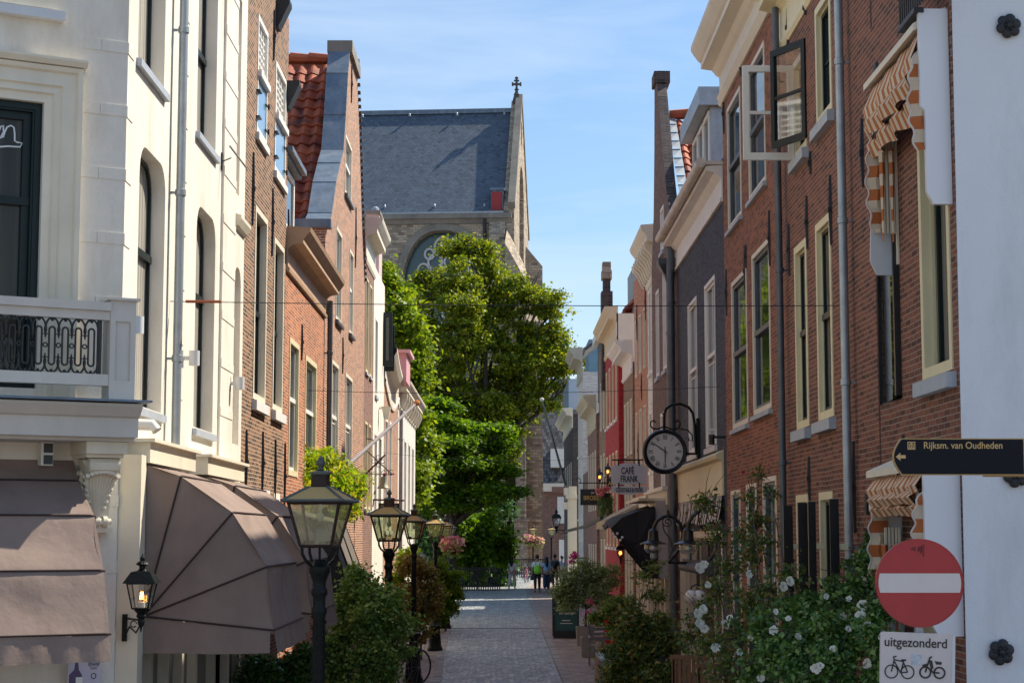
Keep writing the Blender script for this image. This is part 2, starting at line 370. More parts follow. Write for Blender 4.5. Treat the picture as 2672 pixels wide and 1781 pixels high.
# ================================================================== SETTING: ground
def sheet(name, pts, z, m):
    b = MB(); b.add([(x, y, z) for x, y in pts], [tuple(range(len(pts)))]); return b.build(name, m, kind='structure')
def paving(name, c1, c2, joint, sc, bump=.7, rough=.7, stretch=(1, 1)):
    m, t, b = newmat(name); N = t.nodes.new
    uv = N('ShaderNodeUVMap'); uv.uv_map = 'UVMap'; mpn = N('ShaderNodeMapping'); mpn.inputs['Scale'].default_value = (stretch[0], stretch[1], 1)
    t.links.new(uv.outputs[0], mpn.inputs[0])
    v = N('ShaderNodeTexVoronoi'); v.inputs['Scale'].default_value = sc; v.inputs['Randomness'].default_value = .85
    v2 = N('ShaderNodeTexVoronoi'); v2.feature = 'DISTANCE_TO_EDGE'; v2.inputs['Scale'].default_value = sc; v2.inputs['Randomness'].default_value = .85
    t.links.new(mpn.outputs[0], v.inputs['Vector']); t.links.new(mpn.outputs[0], v2.inputs['Vector'])
    sp = N('ShaderNodeSeparateColor'); t.links.new(v.outputs['Color'], sp.inputs[0])
    r = N('ShaderNodeValToRGB'); r.color_ramp.elements[0].color = (*c1, 1); r.color_ramp.elements[1].color = (*c2, 1)
    t.links.new(sp.outputs[0], r.inputs[0])
    n = N('ShaderNodeTexNoise'); n.inputs['Scale'].default_value = 2.4; n.inputs['Detail'].default_value = 9; n.inputs['Roughness'].default_value = .75; mp2 = N('ShaderNodeMapping'); mp2.inputs['Scale'].default_value = (1.6, .35, 1); t.links.new(uv.outputs[0], mp2.inputs[0]); t.links.new(mp2.outputs[0], n.inputs['Vector'])
    mr = N('ShaderNodeMapRange'); mr.inputs[1].default_value = .3; mr.inputs[2].default_value = .7; mr.inputs[3].default_value = .5; mr.inputs[4].default_value = 1.35
    t.links.new(n.outputs['Fac'], mr.inputs[0]); sc_ = N('ShaderNodeVectorMath'); sc_.operation = 'SCALE'
    t.links.new(r.outputs[0], sc_.inputs[0]); t.links.new(mr.outputs[0], sc_.inputs['Scale'])
    e = N('ShaderNodeMapRange'); e.inputs[1].default_value = 0; e.inputs[2].default_value = .12; t.links.new(v2.outputs['Distance'], e.inputs[0])
    mi = N('ShaderNodeMixRGB'); mi.inputs[1].default_value = (*joint, 1); t.links.new(e.outputs[0], mi.inputs[0]); t.links.new(sc_.outputs[0], mi.inputs[2])
    t.links.new(mi.outputs[0], b.inputs['Base Color']); b.inputs['Roughness'].default_value = rough
    e2 = N('ShaderNodeMapRange'); e2.inputs[1].default_value = 0; e2.inputs[2].default_value = .3; t.links.new(v2.outputs['Distance'], e2.inputs[0])
    bb = N('ShaderNodeBump'); bb.inputs['Strength'].default_value = bump; bb.inputs['Distance'].default_value = .02
    t.links.new(e2.outputs[0], bb.inputs['Height']); t.links.new(bb.outputs[0], b.inputs['Normal'])
    return m
M_cobble = paving('cobbles', (.22, .25, .265), (.62, .64, .64), (.09, .09, .085), 8.0, 1., .5)
M_walk = brick('brick_paving', (.25, .19, .17), (.38, .30, .27), (.14, .12, .105), bw=.2, bh=.1, ms=.006, bump=.5, rough=.75)
M_kerb = brick('kerb_stone', (.26, .25, .25), (.37, .36, .34), (.14, .13, .12), bw=.5, bh=.18, ms=.012, bump=.4)
M_ground = mat('far_ground', (.22, .2, .18), .9, .2, .3)
sheet('ground', [(-900, -300), (900, -300), (900, 1500), (-900, 1500)], -.008, M_ground)
sheet('pavement', [(-7, 4), (8, 4), (8, 160), (-7, 160)], -.004, M_walk)
RL = [(-1.25, 5), (-1.25, 38), (-1.45, 46), (-1.6, 56), (-1.95, 66), (-2.6, 80), (-3.4, 100), (-5, 160)]
RR = [(1.22, 5), (1.22, 60), (1.18, 80), (1.3, 100), (1.9, 115), (3.6, 140), (5, 160)]
sheet('road', RL+RR[::-1], 0.0, M_cobble)
sheet('kerb', [(x-.02, y) for x, y in RL]+[(x-.2, y) for x, y in RL[::-1]], .004, M_kerb)
sheet('kerb', [(x+.02, y) for x, y in RR]+[(x+.2, y) for x, y in RR[::-1]], .004, M_kerb)
bb_ = MB(); bb_.box((-1.6, 57.6, .0), (1.2, 57.75, .012)); bb_.build('drain_strip', mat('drain_stone', (.12, .12, .12), .8), kind='structure')

# ================================================================== windows and houses
def rect(u0, u1, v0, v1): return [(u0, v0), (u1, v0), (u1, v1), (u0, v1)]
def roundtop(u0, u1, v0, v1, r, n=6):
    p = [(u0, v0), (u1, v0)]
    p += [(u1-r+r*math.cos(a), v1-r+r*math.sin(a)) for a in [math.pi/2*i/n for i in range(n+1)]]
    p += [(u0+r-r*math.sin(a), v1-r+r*math.cos(a)) for a in [math.pi/2*i/n for i in range(n+1)]]
    return p
def archtop(u0, u1, v0, v1, rise, n=8):
    p = [(u0, v0), (u1, v0)]; c = (u0+u1)/2; h = (u1-u0)/2
    p += [(c+h*math.cos(math.pi*i/n), v1-rise+rise*math.sin(math.pi*i/n)) for i in range(n+1)]
    return p
def inset(pts, d):
    c = Vector((sum(p[0] for p in pts)/len(pts), sum(p[1] for p in pts)/len(pts)))
    us = [p[0] for p in pts]; vs = [p[1] for p in pts]; w_ = (max(us)-min(us))/2; h = (max(vs)-min(vs))/2; cu = (max(us)+min(us))/2; cv = (max(vs)+min(vs))/2
    return [(cu+(p[0]-cu)*(w_-d)/w_, cv+(p[1]-cv)*(h-d)/h) for p in pts]
def ring(b, outer, inner, w0, w1, m=0):
    b.poly(outer, [inner], w0, m); b.poly(outer, [inner], w1, m); b.loopwall(outer, w0, w1, m); b.loopwall(inner, w0, w1, m)
def window(par, T, o, label=None):
    """o: dict with pts, r reveal depth, cas casing mat or None, sash mat, pane mat, mid fraction, bars (nx, ny), sill mat, sp projection"""
    pts = o['pts']; r = o.get('r', .12); us = [p[0] for p in pts]; vs = [p[1] for p in pts]
    u0, u1, v0, v1 = min(us), max(us), min(vs), max(vs); inner = pts
    b = MB(T)
    if o.get('cas'):
        f = o.get('fw', .07); inner = inset(pts, f); ring(b, inset(pts, .002), inner, o.get('pr', .012), -r)
        if r > .06: i2 = inset(pts, f+.018); ring(b, inset(pts, f-.004), i2, -r*.45, -r*.45-.03)
        win = b.build('window', o['cas'], par)
    else:
        ring(b, inset(pts, .002), inset(pts, .03), -r+.015, -r-.05); win = b.build('window', o['sash'], par)
    b = MB(T); sw = o.get('sw', .05); a = inset(inner, .001); c = inset(inner, sw); ring(b, a, c, -r+.035, -r-.01)
    iu0, iu1 = min(p[0] for p in inner), max(p[0] for p in inner); iv0, iv1 = min(p[1] for p in inner), max(p[1] for p in inner)
    mid = o.get('mid')
    if mid is not None:
        vm = iv0+(iv1-iv0)*mid; b.box((iu0+.003, vm-.035, -r-.008), (iu1-.003, vm+.035, -r+.05))
    nx, ny = o.get('bars', (0, 0))
    for i in range(nx):
        uu = iu0+(iu1-iu0)*(i+1)/(nx+1); b.box((uu-.012, iv0+sw-.002, -r-.006), (uu+.012, iv1-sw+.002, -r+.02))
    for i in range(ny):
        vv = iv0+(iv1-iv0)*(i+1)/(ny+1); b.box((iu0+sw-.002, vv-.012, -r-.004), (iu1-sw+.002, vv+.012, -r+.017))
    b.build('sash', o.get('sash', M_white), win)
    b = MB(T); aj = o.get('ajar'); q = inset(inner, sw*.6)
    if aj: b.add([(u, v, -r+(aj if u < (u0+u1)/2 else .02)) for u, v in q], [(0, 1, 2, 3)])
    else: b.poly(q, [], -r+.002)
    b.build('pane', o.get('pane', M_glass), win, uv=False)
    if o.get('sill'):
        p = o.get('sp', .06); h = o.get('sh', .09); e = o.get('se', .05)
        b = MB(T); b.profu([(-r, v0), (p, v0-.025), (p, v0-.025-h), (-.0, v0-.025-h), (0, v0-.04), (-r, v0-.04)], u0-e, u1+e); b.build('sill', o['sill'], win)
    return win
CORN = [(0, 0), (.02, 0), (.05, .06), (.05, .12), (.03, .14), (.03, .52), (.06, .56), (.12, .60), (.30, .64), (.30, .74), (.34, .78), (.42, .88), (.44, .93), (.44, .97), (.0, 1.0)]
def house(name, label, side, X, y0, y1, z1, wallm, wins=(), depth=6., outer=None, corn=None, cornm=None, thick=.35, roof=None, roofm=None, z0=-.3, extra_holes=(), walltop=None, cat='house', edge_m=None, cornscale=(.44, 1.0), plinth=None):
    T = FL(X) if side == 'L' else FR(X)
    h = thing(name, label, cat, (X, y0, 0))
    outer = outer or rect(y0, y1, z0, z1)
    holes = [o['pts'] for o in wins]
    b = MB(T); b.poly(outer, holes, 0, 0)
    for o in wins: b.loopwall(o['pts'], 0, -max(o.get('r', .12), .02)-.05, 0)
    b.loopwall(outer, 0, -thick, 1 if edge_m else 0)
    b.poly(outer, [], -thick, 0)
    b.build('wall', [wallm, edge_m or wallm], h)
    b = MB(T); zt = (walltop if walltop is not None else z1)-.02
    b.box((y0+.01, z0, -depth), (y1-.01, zt, -thick-.003)); b.build('side_wall', wallm, h)
    for o in wins: window(h, T, o)
    if corn:
        sw_, sh_ = cornscale; zb = corn
        b = MB(T); b.profu([(w_*sw_/.44+.003, zb+v*sh_) for w_, v in CORN], y0-.02 if side else y0, y1+.02)
        b.build('cornice', cornm or M_creamd, h)
    if roof:
        # ridge parallel to the street: (setback, rise)
        sb, rise = roof; b = MB(T); e = y0+.02; f = y1-.02; zt = z1+.01
        b.add([(e, zt, .02), (f, zt, .02), (f, zt+rise, -sb), (e, zt+rise, -sb), (e, zt, -2*sb), (f, zt, -2*sb)], [(0, 1, 2, 3), (3, 2, 5, 4), (0, 3, 4), (1, 2, 5)])
        b.build('roof', roofm or M_tile, h)
    return h
def W(side, X, pn, pf, yh, ys, **k):
    """window given by the photo pixels of its near edge (pn, with head yh and sill ys) and its far edge pf"""
    ym = (yh+ys)/2; a = onX(pn, yh, X); b = onX(pn, ys, X)
    u0 = onX(pn, ym, X).y; u1 = onX(pf, ym, X).y; v1, v0 = a.z, b.z
    if 'v0' in k: v0 = k.pop('v0')
    if 'v1' in k: v1 = k.pop('v1')
    sh = k.pop('shape', None)
    pts = rect(u0, u1, v0, v1) if not sh else (roundtop(u0, u1, v0, v1, sh[1]) if sh[0] == 'round' else archtop(u0, u1, v0, v1, sh[1]))
    d = dict(pts=pts); d.update(k); return d
def anchors(par, T, lst, r=.022):
    for u, v0, v1 in lst:
        b = MB(T); vm = (v0+v1)/2; n = 6
        b.add([(u-.014, v0, .024), (u+.014, v0, .024), (u+.02, vm, .034), (u+.012, v1, .024), (u-.012, v1, .024), (u-.02, vm, .034),
               (u-.018, v0, .002), (u+.018, v0, .002), (u+.026, vm, .002), (u+.016, v1, .002), (u-.016, v1, .002), (u-.026, vm, .002)],
              [(0,1,2,3,4,5), (6,11,10,9,8,7), (0,6,7,1), (1,7,8,2), (2,8,9,3), (3,9,10,4), (4,10,11,5), (5,11,6,0)])
        b.box((u-.028, vm-.025, .003), (u+.028, vm+.025, .045))
        b.build('wall_anchor', M_iron, par)
def A(side_X, lst):
    r = []
    for px, ya, yb in lst:
        p = onX(px, ya, side_X); q = onX(px, yb, side_X); r.append(((p.y+q.y)/2, q.z, p.z))
    return r
def downpipe(label, X, y, z0, z1, m, r=.045, side='L', hop=False, clamps=3):
    t = thing('downpipe', label, 'downpipe', (X, y, z0), 'downpipes on the facades')
    b = MB(); b.tube([(X, y, z0), (X, y, z1)], r, 12); 
    if hop: b.lathe([(r, 0), (r*1.3, .1), (r*3, .3), (r*3.3, .33), (r*3.3, .45)], (X, y, z1), sq=4)
    b.build('pipe', m, t, smooth=True)
    s = -1 if side == 'L' else 1
    for i in range(clamps):
        z = z0+(z1-z0)*(i+.6)/clamps; b = MB()
        b.lathe([(r+.002, -.035), (r+.01, -.03), (r+.01, .03), (r+.002, .035)], (X, y, z), 12); b.box((X+s*r*.5, y-.012, z-.012), (X+s*(r+.06), y+.012, z+.012)) if s > 0 else b.box((X-(r+.06), y-.012, z-.012), (X-r*.5, y+.012, z+.012))
        b.build('clamp', m, t, smooth=True)
    return t
XL, XR = -3.3, 3.6
# ------------------------------------------------------------------ L1 white stucco corner house
cy = 15.4; y1 = onX(636, 700, XL).y
T = FL(XL); GS = dict(r=.17, sash=M_darkgreen, pane=M_glassl, sw=.035, sill=mat('blue_grey_paint', (.40, .44, .50), .5, .1, 5.), sp=.05, sh=.07, se=.06)
wl = [W('L', XL, 361, 431, 20, 151, v1=9.7, mid=.45, **GS), W('L', XL, 516, 566, 20, 340, v1=9.7, v0=7.33, mid=.45, **GS),
      W('L', XL, 358, 427, 360, 1084, v0=4.16, shape=('round', .28), mid=.62, **GS), W('L', XL, 509, 559, 522, 1122, v0=4.14, shape=('round', .28), mid=.62, **GS),
      W('L', XL, 610, 628, 20, 500, v1=9.7, v0=7.2, r=.14, sash=M_cream, pane=M_cream), W('L', XL, 610, 626, 640, 1122, v1=6.3, v0=4.1, shape=('round', .2), r=.14, sash=M_cream, pane=M_cream)]
L1 = house('corner_house', 'cream stucco corner house at far left with balcony and grey sills', 'L', XL, cy, y1, 12.5, M_cream, wl, depth=.5)
b = MB(T, each=True)
for px0, px1 in ((308, 336), (462, 482), (570, 606)):
    u0 = onX(px0, 700, XL).y+(.0 if px0 != 308 else -.008); u0 = max(u0, cy-.008); u1 = onX(px1, 700, XL).y
    for i in range(-1, 13):
        zb = 2.1+i*.567+.25*0; 
        if zb > 12: break
        if px0 == 570: continue
        b.box((u0, zb, .001), (u1, zb+.10, .007))
b.build('quoin_band', M_cream, L1)
u0, u1 = onX(574, 700, XL).y, onX(606, 700, XL).y
b = MB(T); b.box((u0, -.2, .001), (u1, 12.4, .03))
for i in range(0, 14): b.box((u0-.002, 2.1+i*.567, .028), (u1+.002, 2.2+i*.567, .038))
b.build('pilaster', M_cream, L1)
b = MB(T); a = onX(615, 500, XL); c = onX(645, 520, XL); b.profu([(0, 6.75), (.05, 6.78), (.09, 6.86), (.09, 6.9), (0, 6.93)], a.y-.1, y1-.02); b.build('moulding', M_creamd, L1)
# oblique front face, seen at the far left
AO = R(61.5); eo = Vector((-math.sin(AO), -math.cos(AO), 0)); no = Vector((math.cos(AO), -math.sin(AO), 0)); C0 = Vector((XL, cy, 0))
def TO(u, v, w_): p = C0+eo*u+no*w_; return (p.x, p.y, v)
def UO(px, py, w_=0.): p = onP(px, py, C0+no*w_, no); return (p-C0-no*w_).dot(eo), p.z
ur, zt = UO(212, 199); uo, _ = UO(150, 600); ui, zi = UO(115, 268)
zt = UO(212, 199)[1]; zi = UO(115, 268)[1]
front_hole = rect(ui, ui+1.25, 4.22, zi)
up_hole = rect(UO(150, 20)[0], UO(150, 20)[0]+1.2, UO(130, 25)[1], 10.2)
b = MB(TO); b.poly(rect(0, 6, -.3, 12.5), [front_hole, up_hole], 0); b.loopwall(front_hole, 0, -.22); b.loopwall(up_hole, 0, -.22); b.loopwall(rect(0, 6, -.3, 12.5), 0, -.35)
b.poly(rect(0, 6, -.3, 12.5), [], -.36); b.build('front_wall', M_cream, L1)
# architrave: three stepped bands round the opening
b = MB(TO)
for i, (e, w_) in enumerate(((.34, .05), (.25, .03), (.17, .06), (.10, .035), (.05, .02))):
    pass
A0 = ur; A1 = ui; wd = A1-A0
steps = [(0, .075), (.12, .06), (.16, .03), (.52, .045), (.56, .02), (.74, .035), (.78, .008), (1.0, .008)]
prof = [(A0+(wd)*f, p) for f, p in steps]
def jamb(bm, v0, v1):
    n = len(prof); vs = [(u, v0, w_) for u, w_ in prof]+[(A1-.004, v0, -.12), (A0, v0, 0)]; n = len(vs)
    vs2 = [(u, v1+(A1-u)*1.0, w_) for u, _, w_ in vs]
    bm.add(vs+vs2, [(i, (i+1) % n, (i+1) % n+n, i+n) for i in range(n)])
jamb(b, 3.9, zi)
# head of the architrave
n = len(prof)+2; vs = [(A1-(A1-u), zi+(A1-u), w_) for u, w_ in prof]+[(A1-.004, zi+.004, -.12), (A0, zi+wd, 0)]
vs2 = [(A1+1.25+(A1-u), v, w_) for u, v, w_ in vs]
b.add(vs+vs2, [(i, (i+1) % n, (i+1) % n+n, i+n) for i in range(n)])
b.profu([(0, zi+wd), (.09, zi+wd+.01), (.12, zi+wd+.05), (.12, zi+wd+.07), (0, zi+wd+.085)], A0-.03, A1+1.7)
b.build('architrave', M_creamd, L1)
fw_ = window(L1, TO, dict(pts=front_hole, r=.14, cas=M_darkgreen, fw=.06, sw=.085, sash=M_darkgreen, pane=glassmat('dark_cafe_glass', (.012, .012, .012), .04, .1, curtain_or_reflection=(.055, .048, .034), ior=1.4), mid=.66, pr=-.05))  # mottled pane tone paints in leaf reflections
window(L1, TO, dict(pts=up_hole, r=.14, cas=M_creamd, fw=.08, sw=.06, sash=M_darkgreen, pane=M_glass, pr=.02, sill=M_greyp, sp=.09, sh=.08))
b = MB(TO, each=True)
for i in range(-1, 13):
    zb = 2.1+i*.567
    b.box((-.007, zb, .001), (.235, zb+.10, .007)); b.box((.24, zb, .001), (ur-.015, zb+.10, .007))
b.build('quoin_band', M_cream, L1)
# white handwriting on the glass
def on_glass(px, py): u, v = UO(px, py, -.135); return (u, v, -.13)
b = MB(TO)
b.tube([on_glass(*p) for p in ((-8, 352), (2, 330), (8, 328), (9, 345), (0, 362), (8, 358), (12, 345), (18, 332), (28, 328), (36, 333), (38, 350), (38, 368), (45, 372), (58, 374), (52, 384), (20, 382), (-5, 384))], .008, 6)
b.build('lettering', mat('white_marker', (.75, .8, .82), .5), fw_)
# balcony
bal = thing('balcony', 'white balcony with black cast iron railing above the brown awning', 'balcony', TO(.3, 4.0, .4))
P = .70
zf = UO(200, 1047, P+.1)[1]
e0 = UO(410, 1063, P+.12)[0]
b = MB(TO)
b.profu([(0, zf-.30), (P-.16, zf-.30), (P-.16, zf-.27), (P-.06, zf-.27), (P-.06, zf-.11), (P-.02, zf-.1), (P+.02, zf-.06), (P+.06, zf-.02), (P+.06, zf), (0, zf+.01)], e0+.1, 5)
b.build('floor_slab', mat('balcony_paint', (.60, .57, .52), .6, .06, 3., .1, 30, dirt=((.35, .31, .27), .3)), bal)
M_bal = MATS['balcony_paint']
b = MB(TO); b.box((e0+.04, zf+.012, .1), (5, zf+.03, P+.12)); b.build('zinc_edge', M_lead, bal)
pl, _ = UO(354, 900, P-.02); pr_, _ = UO(287, 900, P-.02)
zp = UO(340, 785, P)[1]
b = MB(TO); pw = pr_-pl
pz0, pz1 = UO(320, 992, P)[1], UO(320, 838, P)[1]
ph = roundtop(pl+.045, pr_-.045, pz0, pz1, .012)
b.poly(rect(pl, pr_, zf, zp), [ph], P-.02); b.loopwall(ph, P-.02, P-.04); b.poly(ph, [], P-.04)
b.loopwall(rect(pl, pr_, zf, zp), P-.02, P-.02-pw); b.poly(rect(pl, pr_, zf, zp), [], P-.02-pw)
b.box((pl-.025, zp, P-.05-pw), (pr_+.03, zp+.022, P+.012)); b.build('corner_post', M_bal, bal)
rt0, rt1 = UO(150, 802, P)[1], UO(150, 783, P)[1]
rb0, rb1 = UO(150, 1000, P)[1], UO(150, 970, P)[1]
zr_t = UO(150, 826, P)[1]
b = MB(TO); b.box((pr_+.001, rt0, P-.14), (5, rt1+.01, P+.0)); b.box((pr_+.001, zr_t, P-.11), (5, rt0-.001, P-.03)); b.build('top_rail', M_bal, bal)
b = MB(TO); b.box((pr_+.001, rb0, P-.11), (5, rb1, P-.03)); b.build('bottom_rail', M_bal, bal)
# ironwork
b = MB(TO); g0 = rb1; g1 = zr_t; H = g1-g0; per = .108; wc = P-.07; r_ = .0085
us = UO(255, 900, wc)[0]; cu = (g0+g1)/2
b.box((us-.03, g0, wc-.012), (us-.012, g1, wc+.012)); b.tube([(us, g0, wc), (us, g1, wc)], .009, 6)
def arcp(cx, cz, rx, rz, a0, a1, n=8): return [(cx+rx*math.cos(a0+(a1-a0)*i/n), cz+rz*math.sin(a0+(a1-a0)*i/n), wc) for i in range(n+1)]
for k in range(9):
    c = us+per*(k+.5); rr = .024
    b.tube(arcp(c, g1-.10, rr, rr, 0, math.pi)+arcp(c, g0+.09, rr, rr, math.pi, 2*math.pi), r_, 6, closed=True)
    b.tube(arcp(c, g1-.085, per/2, .085, 0, math.pi, 10), r_, 6); b.tube(arcp(c, g0+.075, per/2, .075, math.pi, 2*math.pi, 10), r_, 6)
    cc = us+per*(k+1)
    b.tube(arcp(cc, cu, .017, .017, 0, 2*math.pi*.94, 10), .006, 6, closed=True)
    b.box((cc-.031, cu-.004, wc-.004), (cc-.017, cu+.004, wc+.004)); b.box((cc+.017, cu-.004, wc-.004), (cc+.031, cu+.004, wc+.004))
    for sg, zz in ((-1, g1-.085), (1, g0+.075)):
        b.tube([(cc, zz-sg*.01, wc), (cc, zz+sg*.02, wc), (cc, zz+sg*.045, wc), (cc, zz+sg*.05, wc), (cc, zz+sg*.085, wc)], [.012, .015, .009, .012, .003], 6)
        b.box((cc-.022, zz+sg*.05-.004, wc-.005), (cc+.022, zz+sg*.05+.004, wc+.005))
    for sg, zz in ((-1, g1), (1, g0)): b.tube([(c, zz, wc), (c, zz+sg*.022, wc), (c, zz+sg*.03, wc)], [.014, .014, .006], 6)
b.build('iron_railing', M_black, bal, smooth=True)
# carved console under the balcony
con = thing('console', 'carved cream acanthus bracket under the balcony corner', 'bracket', TO(.2, 3.3, .1))
cl, cr_ = UO(296, 1200, .2)[0], UO(215, 1200, .2)[0]
ztop = zf-.302; b = MB(TO)
b.box((cl-.03, ztop-.10, 0), (cr_+.05, ztop, P-.2)); b.box((cl-.015, ztop-.13, 0), (cr_+.035, ztop-.101, P-.25)); b.build('abacus', M_creamd, con)
b = MB(TO)
sp = [(0.002, ztop-.135), (.40, ztop-.135), (.43, ztop-.17), (.42, ztop-.23), (.37, ztop-.26), (.30, ztop-.28), (.25, ztop-.34), (.22, ztop-.42), (.19, ztop-.5), (.17, ztop-.56), (.17, ztop-.62), (0.002, ztop-.66)]
b.profu(sp, cl+.02, cr_-.02)
for uu in (cl+.005, cr_-.03):
    b.tube([(uu, ztop-.19, .37), (uu+.025, ztop-.19, .37)], .062, 14); b.tube([(uu-.006, ztop-.19, .37), (uu+.03, ztop-.19, .37)], .03, 10)
b.build('scroll', M_creamd, con, smooth=True)
b = MB(TO); rng = random.Random(3); um_ = (cl+cr_)/2
for i in range(-4, 5):                                              # fanned ribs of one big leaf, curling over at the top
    f = i/4; n = 10; P_ = []; Rr_ = []
    for k in range(n+1):
        t_ = k/n; vv = ztop-.62+.40*t_*(1-.10*f*f); ww = .185+.17*t_**1.6+(.05 if k == n else 0); uu = um_+f*(.03+.10*t_)
        P_.append((uu, vv-(.02 if k == n else 0), ww-.03*f*f)); Rr_.append(.010+.012*t_*(1-.3*abs(f)))
    b.tube(P_, Rr_, 8)
for j in range(6):
    for s_ in (-1, 1):
        t_ = .15+.8*j/6; b.ball((um_+s_*(.045+.10*t_), ztop-.60+.38*t_, .18+.14*t_**1.6), .026, 8, sc=(1, .8, .8))
for i in range(16):
    a_ = rng.random(); vv = ztop-.18-.42*a_; ww = .05+rng.random()*(.30-.2*a_)
    b.tube([(cr_-.015, vv, ww), (cr_+.012, vv+.03, ww+.02), (cr_+.006, vv+.05, ww-.01)], [.02, .018, .008], 6)
b.build('acanthus_leaf', M_creamd, con, smooth=True)
b = MB(TO); zc = ztop-.66
for i, rr in enumerate((.03, .028, .028, .05, .035, .05, .028)): b.tube([(cr_-.02-i*.035, zc, .16), (cr_-.02-(i+1)*.035, zc, .16)], rr, 12)
b.box((cl-.02, zc-.09, 0), (cr_, zc-.052, .16)); b.build('bottom_roll', M_creamd, con, smooth=True)
# ================================================================== left row of houses
# L2 tall brown brick house
ya = y1; yb = onX(751, 300, XL).y
DW = dict(cas=M_creamd, fw=.09, r=.16, sw=.05, sash=M_white, pane=M_glassc, sill=M_sillw, sp=.05, se=.03)
up2 = dict(cas=M_white, fw=.07, r=.12, sash=M_white, pane=M_glassl, bars=(3, 5), sill=M_sillw, sp=.05, sh=.10)
wl = []
for pn, pf, yh, ys in ((671, 697, 30, 345), (717, 745, 152, 445)):
    o = W('L', XL, pn, pf, yh, ys, mid=.52, **up2); wl.append(o)
wl += [W('L', XL, 662, 694, 528, 1040, mid=.47, cas=M_creamd, fw=.08, r=.12, sash=M_darkgreen, pane=M_glassc, bars=(1, 0), sill=M_sillw, sp=.07, sh=.13),
       W('L', XL, 712, 738, 612, 1067, mid=.47, cas=M_creamd, fw=.08, r=.12, sash=M_darkgreen, pane=M_glassc, bars=(1, 0), sill=M_sillw, sp=.07, sh=.13),
       W('L', XL, 652, 672, 1270, 1420, cas=M_white, fw=.09, r=.15, sash=M_darkgreen), W('L', XL, 686, 702, 1276, 1420, cas=M_white, fw=.09, r=.15, sash=M_darkgreen), W('L', XL, 712, 728, 1285, 1420, cas=M_white, fw=.09, r=.15, sash=M_darkgreen)]
L2 = house('brick_house', 'tall brown brick house with white latticed upper windows', 'L', XL, ya, yb, 10.9, M_brownbrick, wl)
anchors(L2, T, A(XL, [(658, 395, 590), (709, 490, 670), (713, 25, 160), (750, 545, 660), (640, 1120, 1290), (683, 1125, 1290), (716, 1145, 1310), (741, 1155, 1330)]))
# lattice and hinged lower panes of the upper windows, blue painted for sky reflection
for o, k in zip(wl[:2], (0, 1)):
    us = [p[0] for p in o['pts']]; vs = [p[1] for p in o['pts']]; vm = vs[0]+(vs[2]-vs[0])*.5; b = MB(T)
    b.box((us[0]+.04, vs[0]+.03, -.02), (us[1]-.04, vm-.05, .0)); sh = b.build('shutter', mat('painted_sky_reflection', (.20, .34, .50), .12, .08, 2.), L2)
    b = MB(T)
    for zz in (vs[0]+.2, vm-.25):
        b.box((us[1]-.14, zz, .001), (us[1]+.04, zz+.02, .02)); b.tube([(us[1]+.02, zz-.03, .03), (us[1]+.02, zz+.05, .03)], .014, 6); b.box((us[0]-.05, zz-.02, .001), (us[0]+.16, zz, .05))
    b.each = True; b.build('hinge', M_iron, sh)
    b = MB(T); b.box((us[0]+.02, vm-.05, -.05), (us[1]-.02, vm+.04, .06)); 
    for i in range(5):
        uu = us[0]+.08+(us[1]-us[0]-.16)*i/4; b.box((uu-.018, vm+.041, -.05), (uu+.018, vs[2]-.08, -.02))
    for i in range(7):
        vv = vm+.12+(vs[2]-vm-.22)*i/6; b.box((us[0]+.07, vv-.015, -.045), (us[1]-.07, vv+.015, -.025))
    b.build('lattice', M_white, L2)
b = MB(T, each=True)
for px, py in ((741, 25), (757, 215)):
    p = onX(px, py, XL+.12); b.profu([(0, p.z-.25), (.04, p.z-.25), (.2, p.z+.1), (.2, p.z+.16), (0, p.z+.16)], yb-.25 if px > 750 else yb-1.6, (yb+.06) if px > 750 else yb-1.3)
b.build('corbel', M_iron, L2)
# L3 low orange brick house
ya = yb; yc = onX(846, 900, XL).y
YW = dict(cas=M_yellowp, fw=.09, r=.08, sw=.06, sash=M_white, pane=M_glass)
wl = [W('L', XL, 753, 778, 875, 1240, v0=3.9, mid=.57, **YW), W('L', XL, 795, 824, 922, 1240, v0=3.9, mid=.57, **YW)]
L3 = house('brick_house', 'low orange brick house with heavy ochre cornice and yellow window frames', 'L', XL, ya, yc, 7.65, M_orangebrick, wl, corn=None, walltop=7.0)
b = MB(T); zb = 6.98
b.profu([(0, zb), (.05, zb), (.06, zb+.05), (.03, zb+.08), (.03, zb+.34), (.06, zb+.38), (.12, zb+.42), (.26, zb+.44), (.26, zb+.50), (.29, zb+.53), (.36, zb+.62), (.38, zb+.68), (.0, zb+.70)], ya+.03, yc+.02)
b.build('cornice', [mat('ochre_cornice', (.50, .34, .22), .6, .15, 3., .2, 30, dirt=((.28, .17, .1), .4))], L3)
anchors(L3, T, A(XL, [(786, 845, 940)]))
